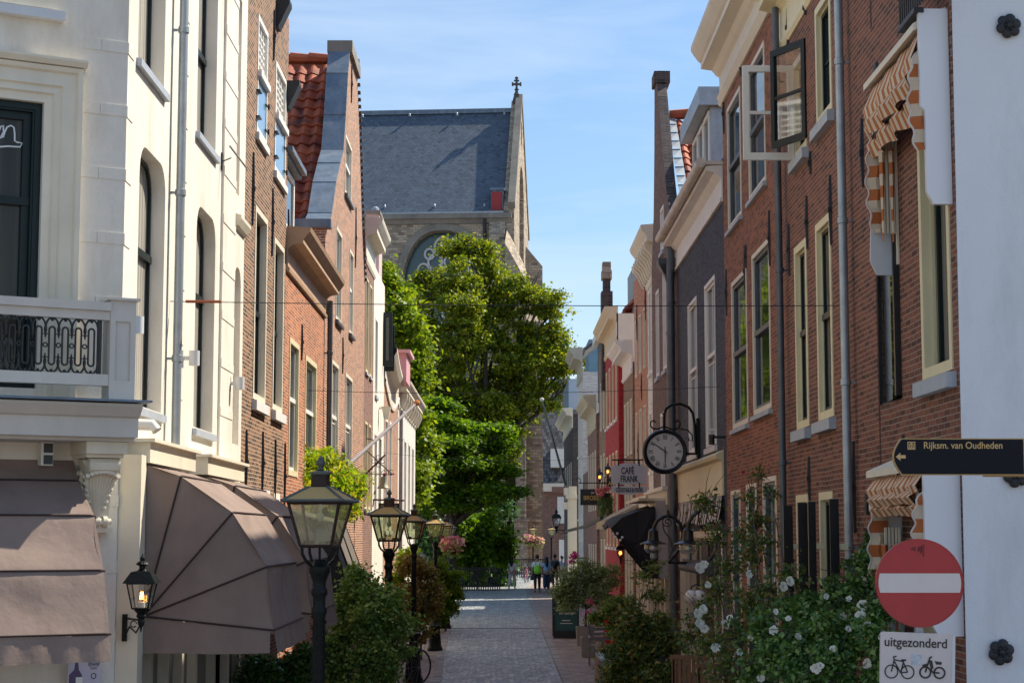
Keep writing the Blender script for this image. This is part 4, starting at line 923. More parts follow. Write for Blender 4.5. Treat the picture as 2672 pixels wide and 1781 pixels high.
# R10 to R13
X10 = 3.7; y10 = 68.
wl = [WY(0, y8+.6+k*1.8, y8+1.4+k*1.8, a_, c_, **w7) for k in range(3) for a_, c_ in ((6.8, 8.6), (4.0, 5.9), (.6, 2.8))]
R10 = house('brick_house', 'narrow dark brown brick house beyond the red house', 'R', X10, y8, y10, 9.8, M_brownbrick, wl)
y12 = 75.; wl = [WY(0, y10+.6+k*1.7, y10+1.3+k*1.7, a_, c_, **{**w7, }) for k in range(4) for a_, c_ in ((3.9, 6.2), (.6, 2.6))]
R12 = house('brick_house', 'brown brick house with yellow stone cornice halfway to the church', 'R', XR, y10, y12, 7.5, M_olivebrick, wl, depth=2.6, corn=7.0, cornm=mat('stone_paint', (.55, .48, .34), .6, .1, 3.), cornscale=(.5, 1.3), roof=(3, 3.), roofm=M_tileg)
b = MB(); b.box((XR+.3, y10+1.5, 8.3), (XR+2.4, y10+4.5, 10.6)); dd = b.build('dormer', M_zincd, R12); b = MB(); b.box((XR+.1, y10+1.3, 10.6), (XR+2.5, y10+4.7, 10.9)); b.build('dormer_roof', M_white, dd)
y12b = 79.4
low = house('sun_gap_house', 'added low brick building opening a sun gap between the yellow cornice and the white house halfway', 'R', XR, y12, y12b, 5.6, M_olivebrick, [], depth=2.6)  # added building, kept low so a sun patch reaches the road
wl = [WY(0, y12b+.6+k*1.2, y12b+1.2+k*1.2, a_, c_, **w6) for k in range(4) for a_, c_ in ((6.6, 8.7), (3.7, 5.7), (.5, 2.7))]
R11 = house('white_house', 'white painted house with stone cornice halfway to the church', 'R', XR, y12b, 84.5, 10.2, M_whitebrick, wl, depth=2.6, corn=9.9, cornm=mat('stone_paint2', (.5, .45, .36), .6, .1, 3.), cornscale=(.6, 1.4))
pantile_roof('roof', (XR+.1, 84.4, 11.2), (0, -1, 0), (XR+.1, 0, 11.2), (XR+2.5, 0, 13.2), 5., R11, M_tile3g, amp=.06)
b = MB(); b.box((XR-.05, 73.9, 0), (XR-.01, 74.1, 3.2)); 
wl = [WY(0, 90+k*2.5, 91+k*2.5, a_, c_, cas=M_creamd, fw=.07, r=.1, sash=M_white, pane=M_glassc) for k in range(4) for a_, c_ in ((4.8, 6.6), (1, 3))]
R13 = house('brick_house', 'last dark brick house of the right row with a glass parapet', 'R', 3.5, 88, 101, 8.9, M_darkbrick, wl, depth=3, corn=8.2, cornm=M_creamd, cornscale=(.5, 1.0))
b = MB(); b.box((3.3, 88.2, 9.1), (6.5, 88.3, 10.6)); b.box((3.3, 88.3, 9.1), (3.4, 96, 10.6)); b.build('glass_parapet', mat('pale_glass', (.42, .50, .62), .2, .1, 2.), R13)
b = MB(); b.box((4.4, 90, 9), (7, 94, 12.8)); b.build('roof_hut', mat('blue_grey_sheet', (.16, .28, .36), .5), R13)
b = MB(); b.profu([(0, 3.1), (.4, 3.1), (.4, 3.4), (0, 3.6)], 0, 1) if 0 else None
b.each = True
for k, zz in enumerate((4.3, 5.0)): b.box((3.05, 88.2, zz-.1), (3.5, 88.7, zz+.25))
b.build('corbel', M_creamd, R13)
# ================================================================== buildings at the end of the street
YC = 150.
fb = thing('distant_house', 'far house with dark tiled roof right of the church', 'house', (7, 135, 0))
b = MB(); b.box((3.2, 136, 0), (16, 142, 6.3)); b.build('wall', M_olivebrick, fb)
b = MB(); b.add([(3.13, 135.6, 6.8), (16, 135.6, 6.8), (16, 141, 15.2), (3.13, 141, 15.2)], [(0, 1, 2, 3)]); b.build('roof', M_tileg, fb)
b = MB(); b.box((3.13, 135.5, 6.2), (16, 136.1, 6.8)); b.build('cornice', M_creamd, fb)
b = MB(); b.box((3.6, 126, 0), (9, 130, 3.)); b.box((3.5, 125.9, 5.9), (9.2, 126.2, 6.3)); b.each = True; b.build('annex', M_olivebrick, fb)
b = MB()
for i in range(3): b.box((4.0+i*1.6, 125.95, .9), (5.0+i*1.6, 126.05, 2.6)); b.box((4.2+i*1.5, 135.9, 3.8), (5.2+i*1.5, 136.02, 5.8))
b.each = True; b.build('window', M_white, fb)
b = MB(); b.box((3.7, 135.2, 8.0), (4.9, 137.5, 9.4)); b.build('dormer', M_white, fb)
# ------------------------------------------------------------------ church
RC = R(-5); ca, sa = math.cos(RC), math.sin(RC)
CX = onY(1342, 600, YC).x
# frame: a along the nave (0 at the gable, negative to the left), d depth away from the camera
def CT(a, v, d): return (CX+a*ca-d*sa*1.0, YC+a*sa*-1.0*-1.0+d*ca, v)
def CTp(a, d, v): return CT(a, v, d)
church = thing('church', 'great gothic stone church with slate roof closing the street', 'church', (CX, YC, 0))
ez = onY(1200, 566, YC).z; dd_ = 8.2; rzc = onY(1340, 291, YC+dd_).z
def CW_(u, v, w_): return CT(u, v, -w_)
wc_ = onY(1152, 700, YC).x-CX; wr = (onY(1152, 700, YC).x-onY(1046, 700, YC).x); wt = onY(1150, 598, YC).z
def gothic(c, hw, v0, vs, vt, n=10):
    p = [(c-hw, v0), (c+hw, v0)]
    for i in range(n+1): t = i/n; p.append((c+hw*math.cos(t*math.pi/2)**.8 if t < 1 else c, vs+(vt-vs)*math.sin(t*math.pi/2)))
    for i in range(n-1, -1, -1): t = i/n; p.append((c-hw*math.cos(t*math.pi/2)**.8, vs+(vt-vs)*math.sin(t*math.pi/2)))
    return p
gw = gothic(wc_, wr, 8, wt-5.2, wt)
gw2 = gothic(wc_-14, wr, 8, wt-5.2, wt)
b = MB(CW_); b.poly(rect(-45, 0, -.2, ez), [gw, gw2], 0); b.loopwall(gw, 0, -1.2); b.loopwall(gw2, 0, -1.2); b.build('nave_wall', M_stone, church)
b = MB(CW_); ring(b, inset(gw, -.55), gw, .12, -.1); ring(b, inset(gw2, -.55), gw2, .12, -.1); b.build('window_surround', M_stoned, church)
M_trac = mat('tracery_stone', (.62, .62, .62), .7, .06, 2.)
b = MB(CW_); tw_ = .14
for g_ in (wc_, wc_-14):
    for k in range(-2, 3):
        x_ = g_+k*wr*.36; b.box((x_-tw_, 8, -1.0), (x_+tw_, wt-4.4+(-abs(k))*.5, -.8))
    for k in range(-3, 3):
        c = g_+(k+.5)*wr*.36; b.tube([(c+wr*.18*math.cos(a), wt-5+(-abs(k+.5))*.5+.9*math.sin(a), -.9) for a in [math.pi*i/8 for i in range(9)]], .11, 6)
    for cx_, cz_, rr in ((-.0, -1.3, .75), (-.7, -2.6, .6), (.7, -2.6, .6), (-1.7, -3.3, .5), (1.7, -3.3, .5), (0, -3.6, .5), (-1.2, -1.9, .4), (1.2, -1.9, .4)):
        b.tube([(g_+cx_+rr*math.cos(a), wt+cz_+rr*math.sin(a)*1.15, -.9) for a in [2*math.pi*i/12 for i in range(12)]], .11, 6, closed=True)
b.build('tracery', M_trac, church)
b = MB(CW_); b.poly(gw, [], -1.1); b.poly(gw2, [], -1.1); b.build('stained_glass', glassmat('church_glass', (.06, .10, .11), .15, .3, 3.), church)
# roof
b = MB(CW_); b.add([(-45, ez+.25, .25), (-.9, ez+.25, .25), (-.9, rzc, -dd_), (-45, rzc, -dd_), (-45, ez, -2*dd_), (-.9, ez, -2*dd_)], [(0, 1, 2, 3), (3, 2, 5, 4)]); b.build('roof', M_slate, church)
b = MB(CW_); b.box((-45, rzc-.12, -dd_-.3), (-.8, rzc+.28, -dd_+.25)); b.build('ridge', M_lead, church)
b = MB(CW_); b.profu([(0, ez-.55), (.15, ez-.5), (.3, ez-.15), (.5, ez-.1), (.5, ez+.3), (0, ez+.32)], -45, -.2); b.build('eaves_gutter', [M_stoned], church)
b = MB(CW_); b.box((-45, ez+.31, .1), (-.9, ez+.45, .52)); b.build('gutter_lead', M_zinc, church)
# gable end
gp = [(.0, ez-1)]
def gable(off, wid): return [(-2*dd_-off, ez-.5), (off, ez-.5), (off, ez+1.6), (-dd_, rzc+1.4+off*.5), (-2*dd_-off, ez+1.6)]
def CG(u, v, w_): return CT(w_, v, -u)     # u = towards the camera (negative is depth), w out of the gable
hole = gothic(-dd_, 2.6, ez-4, ez+2.2, ez+6.0); h2 = gothic(-dd_, .55, ez+8, ez+9.2, ez+10.2); 
gout = [(-2*dd_-.1, -.2), (.1, -.2), (.1, ez+.9), (-dd_, rzc+1.0), (-2*dd_-.1, ez+.9)]
b = MB(CG); b.poly(gout, [hole, h2], .0); b.loopwall(hole, 0, -.7); b.loopwall(h2, 0, -.5); b.loopwall(gout, 0, -.9); b.poly(gout, [], -.9); b.build('gable', M_stone, church)
b = MB(CG); b.poly(hole, [], -.6); b.poly(h2, [], -.45); b.build('gable_window', M_stoned, church)
b = MB(CG); 
for s_ in (1, -1):
    base = (-dd_+s_*(dd_+.25), ez+.9); top = (-dd_, rzc+1.15); d_ = Vector((top[0]-base[0], top[1]-base[1])).normalized(); nn = Vector((-d_.y, d_.x))*(.35 if s_ > 0 else -.35)
    q = [base, top, (top[0], top[1]+.55), (base[0]-nn.x*1, base[1]+abs(nn.y)*.6)]
    q = [(base[0], base[1]-.2), (top[0], top[1]-.2), (top[0], top[1]+.45), (base[0]+s_*.3, base[1]+.3)]
    b.prism(q, .10, -.50)
b.build('gable_coping', M_stoned, church)
b = MB(); p = CT(-.45, rzc+1.0, dd_)
b.lathe([(.34, -.4), (.32, 0), (.24, .35), (.20, .5), (.26, .56), (.16, .64), (.12, .9)], p, sq=4, rot=RC)
b.lathe([(.12, .85), (.12, .95), (.25, 1.02), (.12, 1.1), (.09, 1.3), (.11, 1.4), (.10, 2.0), (.17, 2.06), (.17, 2.14), (.05, 2.2), (.0, 2.26)], p, 8)
b.box((p[0]-.42, p[1]-.1, p[2]+1.42), (p[0]+.42, p[1]+.1, p[2]+1.6)); b.box((p[0]-.44, p[1]-.12, p[2]+1.35), (p[0]-.3, p[1]+.12, p[2]+1.68)); b.box((p[0]+.3, p[1]-.12, p[2]+1.35), (p[0]+.44, p[1]+.12, p[2]+1.68)); b.box((p[0]-.24, p[1]-.1, p[2]+1.78), (p[0]+.24, p[1]+.1, p[2]+1.9))
b.build('finial_cross', mat('dark_stone', (.10, .095, .09), .9, .3, 2.), church)
# red hatch dormer and buttresses
b = MB(CW_); b.box((-2.0, ez+.3, -1.2), (-.95, ez+2.35, -.1)); hd = b.build('hatch_dormer', M_lead, church); b = MB(CW_); b.box((-1.95, ez+.45, -.1), (-1.05, ez+2.2, -.02)); b.build('hatch', mat('red_hatch', (.34, .03, .035), .6, .15, 2.), hd)
b = MB(CW_); b.box((-2.1, ez+2.35, -1.3), (-.85, ez+2.55, .05)); b.build('hatch_cap', M_lead, hd)
def buttress(x0, x1, steps, m=M_stone):
    # steps: list (z, projection) from the ground up, sloped offsets
    prof = [(0, -.2)]+[(p_, z_) for z_, p_ in steps]+[(0, steps[-1][0]+1.6)]
    b = MB(CW_); b.profu([(w_+.0, v) for w_, v in prof], x0, x1); return b.build('buttress', m, church)
buttress(-2.1, -.75, [(4, 2.6), (4.6, 2.2), (18, 2.2), (19.5, 1.5), (ez-5.5, 1.5), (ez-4.2, .9), (ez-1.6, .9)])
buttress(-17, -15.6, [(4, 2.6), (4.6, 2.2), (18, 2.2), (19.5, 1.5), (ez-6, 1.5)])
def pier(x0, x1, y0, y1, z1, slope, side=1):
    b = MB(); b.box((x0-.15, y0-.15, 0), (x1+.15, y1+.15, 4.0)); b.box((x0-.3, y0-.3, 4.0), (x1+.3, y1+.3, 4.25)); b.box((x0, y0, 4.25), (x1, y1, z1))
    b.add([(x0, y0, z1), (x1, y0, z1), (x1, y1, z1+slope), (x0, y1, z1+slope), (x0, y1, z1), (x1, y1, z1)], [(0, 1, 2, 3), (0, 3, 4), (1, 5, 2), (3, 2, 5, 4)])
    return b.build('buttress', M_stone, church)
px2x = lambda px, y: onY(px, 1100, y).x
pier(px2x(1297, 146), px2x(1318, 146), 146, 150, 14, 2.)
pier(px2x(1346, 145.5), px2x(1372, 145.5), 145.5, 151, 21, 2.5)
pier(px2x(1374, 147), px2x(1418, 147), 147, 150.5, 20.5, 3)
b = MB(); x0, x1 = px2x(1374, 147), px2x(1406, 150); z1 = onY(1385, 680, 150).z
b.add([(x0, 150.6, 18), (px2x(1416, 151), 150.6, 18), (px2x(1416, 151), 150.6, onY(1416, 692, 150).z), (x0, 150.6, onY(1385, 640, 150).z), (x0, 154, 18), (px2x(1416, 151), 154, 18), (px2x(1416, 151), 154, onY(1416, 692, 150).z), (x0, 154, onY(1385, 640, 150).z)],
      [(0, 1, 2, 3), (4, 7, 6, 5), (0, 3, 7, 4), (1, 5, 6, 2), (3, 2, 6, 7)]); b.build('buttress', M_stone, church)
b = MB(CW_); b.add([(-.6, 18, 0), (1.0, 18, 0), (1.0, ez-4.5, .0), (-.6, ez-.9, .0), (-.6, 18, 2.5), (1.0, 18, 2.5), (1.0, ez-5.5, 2.5), (-.6, ez-2.6, 2.5)], [(0, 3, 2, 1), (4, 5, 6, 7), (0, 4, 7, 3), (1, 2, 6, 5), (3, 7, 6, 2)]); b.build('buttress', M_stone, church)
b = MB(CW_); b.tube([(-2.5, 5, .25), (-2.5, ez, .25)], .14, 8); b.build('downpipe', M_iron, church)
b = MB(CW_)
for i in range(9):
    for f, k_ in ((.06, 0), (.93, 1)):
        a_ = -2.6-i*4.3+k_*1.1; dz = dd_*f; v = ez+.3+(rzc-ez)*f
        b.lathe([(.12, 0), (.10, .2), (.02, .3)], (a_, v+.05, -dz+.1), 6, axis='y')
b.each = True; b.build('roof_vent', M_zinc, church)
# ================================================================== foliage
def lumpy(blobs, k=7, seed=0):
    rg = random.Random(seed); r = []
    for x, y, z, a, b_, c in blobs:
        r.append((x, y, z, a*.5, b_*.5, c*.5))
        for i in range(k):
            d = Vector((rg.gauss(0, 1), rg.gauss(0, 1), rg.gauss(.15, 1))).normalized(); f = rg.uniform(.45, .9); s = rg.uniform(.2, .42)
            r.append((x+d.x*a*f, y+d.y*b_*f, z+d.z*c*f, a*s, b_*s, c*s*.8))
    return r
def leaf_mesh(name, m, blobs, n, size, parent=None, seed=0, clump=.35, per=14, flat=.0, aspect=.62, up=.35, shell=.55):
    """blobs: (x,y,z, rx,ry,rz).  twigs are scattered in the outer part of each blob, leaves round each twig"""
    rg = np.random.default_rng(seed); B = np.array(blobs, float)
    vol = (B[:, 3]*B[:, 4]*B[:, 5])**(2/3.); vol /= vol.sum()
    nt_ = max(1, n//per); idx = rg.choice(len(B), nt_, p=vol)
    d = rg.normal(size=(nt_, 3)); d /= np.linalg.norm(d, axis=1)[:, None]
    rad = shell+(1.05-shell)*rg.random(nt_)**.7; inner = rg.random(nt_) < .22; rad[inner] = rg.random(inner.sum())*shell
    tw = B[idx, :3]+d*rad[:, None]*B[idx, 3:]
    tsc = .6+.8*rg.random(nt_)
    ti = np.repeat(np.arange(nt_), per); N = len(ti)
    off = rg.normal(size=(N, 3))*clump*tsc[ti][:, None]*np.array([1, 1, .6 if not flat else flat])*.5
    P = tw[ti]+off
    s = size*(.6+.8*rg.random(N))
    nrm = rg.normal(size=(N, 3)); nrm[:, 2] += up*2; nrm += d[ti]*.6; nrm /= np.linalg.norm(nrm, axis=1)[:, None]
    a = np.cross(nrm, rg.normal(size=(N, 3))); a /= np.linalg.norm(a, axis=1)[:, None]; bb = np.cross(nrm, a)
    V = np.empty((N, 4, 3)); V[:, 0] = P-a*s[:, None]*.5; V[:, 1] = P+bb*s[:, None]*aspect*.5+nrm*s[:, None]*.08
    V[:, 2] = P+a*s[:, None]*.5; V[:, 3] = P-bb*s[:, None]*aspect*.5+nrm*s[:, None]*.08
    base = np.array(parent_world(parent)) if parent else np.zeros(3)
    V = (V-base).reshape(-1, 3); me = bpy.data.meshes.new(name)
    me.vertices.add(N*4); me.vertices.foreach_set('co', V.ravel()); me.loops.add(N*4); me.loops.foreach_set('vertex_index', np.arange(N*4))
    me.polygons.add(N); me.polygons.foreach_set('loop_start', np.arange(N)*4); me.polygons.foreach_set('loop_total', np.full(N, 4))
    me.materials.append(m); me.update(); me.validate()
    o = bpy.data.objects.new(name, me); COL.objects.link(o)
    if parent: o.parent = parent
    return o
def pxb(lst, Y, thick=1., jit=.15, seed=1):
    """crown lobes sized from the photo, standing at distance Y with real depth"""
    rg = random.Random(seed); r = []
    for q in lst:
        px, py, rx = q[:3]; rz_ = q[3] if len(q) > 3 else rx
        y = Y+rg.uniform(-1, 1)*rx*Y/F0*.8; p = onY(px, py, y); k = y/F0; r.append((p.x, p.y, p.z, rx*k, rx*k*thick, rz_*k))
    return r
def limbs(name, m, base, blobs, r0, parent, seed=0, twigs=3):
    rg = random.Random(seed); b = MB(); B0 = Vector(base); top = max(q[2] for q in blobs)
    cx_ = sum(q[0] for q in blobs)/len(blobs); cyy = sum(q[1] for q in blobs)/len(blobs)
    fork = Vector((B0.x*.6+cx_*.4, B0.y*.7+cyy*.3, B0.z+(min(q[2]-q[5] for q in blobs)-B0.z)*.9+.2))
    mid = B0.lerp(fork, .5)+Vector((rg.uniform(-.1, .1), 0, 0))*(fork.z-B0.z)*.3
    b.tube([B0, B0+Vector((0, 0, .02*(fork.z-B0.z))), mid, fork], [r0*1.3, r0*1.1, r0*.9, r0*.75], 10)
    for q in blobs:
        c = Vector(q[:3]); m1 = fork.lerp(c, .5)+Vector((rg.uniform(-.1, .1), rg.uniform(-.1, .1), .12))*(c-fork).length
        b.tube([fork, m1, c], [r0*.55, r0*.32, r0*.12], 7)
        for k in range(twigs):
            e = c+Vector((rg.uniform(-1, 1)*q[3], rg.uniform(-1, 1)*q[4], rg.uniform(-.5, 1)*q[5]))*.85; s_ = m1.lerp(c, rg.uniform(.3, 1))
            b.tube([s_, s_.lerp(e, .5)+Vector((0, 0, .08*(e-s_).length)), e], [r0*.16, r0*.1, r0*.03], 5)
    return b.build(name, m, parent, smooth=True)
M_bark = mat('bark', (.07, .055, .045), .9, .3, 6., .5, 20)
LG_oak = leafmat('oak_leaves', [(.055, .10, .014), (.12, .185, .016), (.23, .285, .02), (.40, .38, .03)], .5)
LG_yel = leafmat('yellow_green_leaves', [(.115, .196, .014), (.196, .287, .017), (.310, .368, .023)], .45)
LG_bright = leafmat('bright_green_leaves', [(.045, .11, .010), (.10, .20, .012), (.19, .30, .014)], .5)
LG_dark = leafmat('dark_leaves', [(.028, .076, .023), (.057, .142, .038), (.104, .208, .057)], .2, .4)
LG_mid = leafmat('mid_leaves', [(.065, .130, .032), (.130, .238, .054), (.216, .324, .076), (.346, .367, .108)], .3)
LG_olive = leafmat('olive_brown_leaves', [(.125, .109, .031), (.234, .187, .055), (.312, .265, .078)], .3)
LG_wist = leafmat('wisteria_leaves', [(.110, .220, .013), (.220, .352, .017), (.352, .418, .033), (.462, .396, .055)], .5)
LG_grey = leafmat('olive_tree_leaves', [(.12, .18, .09), (.22, .30, .15), (.34, .42, .24)], .3, .45)
LG_rose = leafmat('rose_leaves', [(.030, .084, .024), (.060, .150, .036), (.108, .228, .054), (.240, .348, .096), (.096, .192, .072)], .25, .4)
def tree(name, label, blobs, m, n, size, base, r0, seed, group=None, cat='tree', **k):
    t = thing(name, label, cat, base, group); limbs('trunk', M_bark, base, blobs, r0, t, seed); leaf_mesh('crown', m, lumpy(blobs, k.pop('lumps', 7), seed), n, size, t, seed, **k); return t
bl = pxb([(1192, 655, 50), (1255, 668, 62), (1108, 728, 42), (1170, 760, 95), (1290, 750, 90), (1365, 765, 70), (1405, 800, 62), (1450, 800, 42), (1455, 880, 52), (1490, 945, 40), (1300, 870, 120), (1200, 880, 120), (1400, 900, 85), (1440, 960, 62), (1360, 990, 80), (1270, 1000, 100), (1150, 970, 90), (1110, 860, 60), (1390, 1045, 55), (1465, 1020, 32), (1430, 1060, 30), (1310, 1075, 70), (1190, 1050, 75), (1240, 1120, 75), (1160, 1000, 70), (1250, 1060, 70), (1340, 1090, 55), (1140, 1060, 60), (1330, 1140, 45), (1290, 1190, 60), (1200, 1200, 70), (1130, 1100, 60)], 112, 1.0, seed=2)
tree('oak_tree', 'big spreading green tree in front of the church wall', bl, LG_oak, 84000, .235, (-1.6, 114, 0), .42, 5, 'trees before the church', clump=.5, per=34, up=.5, shell=.55, lumps=9)
bl = pxb([(1090, 1080, 60, 26), (1150, 1065, 60, 24), (1180, 1110, 70, 24), (1250, 1125, 70, 24), (1310, 1120, 45, 18), (1120, 1150, 70, 26), (1200, 1165, 80, 24), (1290, 1165, 65, 22), (1160, 1210, 85, 28), (1260, 1215, 75, 24), (1315, 1235, 40, 16), (1130, 1260, 70, 30), (1220, 1270, 80, 28), (1300, 1285, 60, 20), (1350, 1285, 22, 10), (1170, 1320, 70, 28), (1100, 1200, 60, 40), (1100, 1310, 50, 50), (1140, 1180, 60, 40), (1230, 1240, 80, 50), (1150, 1290, 70, 50), (1270, 1300, 60, 40), (1090, 1120, 50, 40)], 92, 1.3, seed=3)
tree('maple_tree', 'layered bright green tree standing lower in front of the big one', bl, LG_bright, 42000, .22, (-2.8, 93, 0), .3, 6, 'trees before the church', clump=.6, per=30, flat=.4, up=1.0, shell=.4, lumps=6)
bl = pxb([(1012, 740, 34), (1025, 790, 46), (1045, 770, 25), (1010, 850, 50), (1050, 850, 45), (1060, 930, 45), (1070, 1010, 40), (1070, 1090, 40), (1085, 1160, 50), (1085, 1240, 45), (1060, 1300, 45), (1005, 700, 16), (1020, 960, 60), (1030, 1080, 60), (1100, 880, 12)], 80, 1.0, seed=4)
tree('lime_tree', 'yellow green tree rising right behind the left row of houses', bl, LG_yel, 26000, .26, (-5.2, 81, 0), .25, 7, 'trees before the church', clump=.6, per=20, up=.6)
def bush(name, label, blobs, m, n, size, seed, group=None, cat='bush', stem=True, r0=.03, **k):
    x = sum(q[0] for q in blobs)/len(blobs); y = sum(q[1] for q in blobs)/len(blobs); t = thing(name, label, cat, (x, y, 0), group)
    if stem: limbs('stem', M_bark, (x, y, 0), blobs, r0, t, seed)
    leaf_mesh('foliage', m, lumpy(blobs, 6, seed), n, size, t, seed, **k); return t
bush('bush', 'bright green bush in the sun left of the walkers', pxb([(1215, 1390, 42), (1260, 1370, 45), (1230, 1430, 50), (1270, 1440, 45), (1300, 1400, 35), (1200, 1460, 30), (1250, 1490, 30), (1310, 1450, 25), (1180, 1400, 30)], 98, 1.0), LG_bright, 12000, .26, 11, clump=.5, per=16)
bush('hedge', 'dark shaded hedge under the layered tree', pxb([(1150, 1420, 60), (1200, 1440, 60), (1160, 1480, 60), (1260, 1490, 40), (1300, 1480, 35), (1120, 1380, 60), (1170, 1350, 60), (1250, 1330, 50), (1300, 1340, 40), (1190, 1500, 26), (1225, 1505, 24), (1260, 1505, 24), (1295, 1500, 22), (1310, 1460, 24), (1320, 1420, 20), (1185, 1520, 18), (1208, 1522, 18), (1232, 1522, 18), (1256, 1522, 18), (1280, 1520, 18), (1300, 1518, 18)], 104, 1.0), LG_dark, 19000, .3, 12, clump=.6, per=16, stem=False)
bush('bush', 'olive brown bush behind the lamp posts on the left', pxb([(1085, 1480, 36), (1110, 1510, 45), (1130, 1545, 38), (1085, 1550, 45), (1120, 1590, 40), (1070, 1600, 38), (1095, 1650, 40)], 43.5, .9), LG_olive, 12000, .075, 13, clump=.16, per=14)
bush('bush', 'small yellow topped bush between the second and third lamp posts', pxb([(1065, 1450, 25), (1050, 1475, 22), (1045, 1510, 25), (1050, 1560, 25), (1050, 1620, 25)], 45.5, 1), LG_yel, 3500, .08, 14, clump=.16, per=10)
bush('bush', 'green bush beside the fifth lamp post', pxb([(1140, 1475, 26), (1165, 1520, 30), (1185, 1550, 22), (1150, 1560, 30), (1170, 1590, 26), (1190, 1500, 14), (1140, 1600, 30)], 56, .9), LG_bright, 7000, .10, 15, clump=.2, per=14)
bush('bush', 'large dark green leafy shrub in front of the left terrace', pxb([(940, 1530, 50), (985, 1545, 45), (1030, 1580, 45), (900, 1580, 45), (950, 1610, 60), (1015, 1640, 55), (900, 1660, 55), (960, 1700, 65), (1020, 1710, 40), (890, 1740, 60), (985, 1770, 60), (900, 1800, 60), (860, 1700, 40)], 22.5, .8, seed=9), LG_mid, 22000, .055, 16, clump=.13, per=12, r0=.02)
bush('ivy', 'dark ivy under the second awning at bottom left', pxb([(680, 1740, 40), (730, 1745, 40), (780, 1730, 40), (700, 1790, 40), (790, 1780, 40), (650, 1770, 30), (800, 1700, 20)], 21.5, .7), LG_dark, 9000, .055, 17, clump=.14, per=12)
wi = thing('wisteria', 'bright yellow green wisteria on the facade behind the first lamp post', 'climbing plant', (XL+.3, 29, 0))
wb = []
for px, py, r_px in ((765, 1230, 26), (800, 1215, 28), (840, 1205, 26), (775, 1270, 30), (810, 1270, 36), (850, 1250, 32), (885, 1225, 22), (880, 1270, 30), (760, 1310, 22), (790, 1320, 24), (910, 1262, 26), (935, 1255, 14), (900, 1310, 26), (915, 1335, 16), (925, 1290, 16), (770, 1350, 24), (870, 1330, 26), (845, 1190, 14), (760, 1195, 14)):
    yy = 29.5+(px-750)*.02; p = onY(px, py, yy); k_ = yy/F0; wb.append((p.x, yy, p.z, r_px*k_, r_px*k_*1.6, r_px*k_))
leaf_mesh('foliage', LG_wist, wb, 9500, .12, wi, 18, clump=.2, per=10, aspect=.38, up=.2)
b = MB(); b.tube([(XL+.12, 28.4, 0), (XL+.1, 28.5, 1.5), (XL+.2, 28.7, 3), (XL+.3, 29.2, 3.9)], [.05, .045, .035, .02], 7); b.tube([(XL+.2, 28.7, 3), (XL+.35, 30.5, 3.7), (XL+.4, 32, 3.8)], [.03, .02, .01], 6); b.build('stem', M_bark, wi)
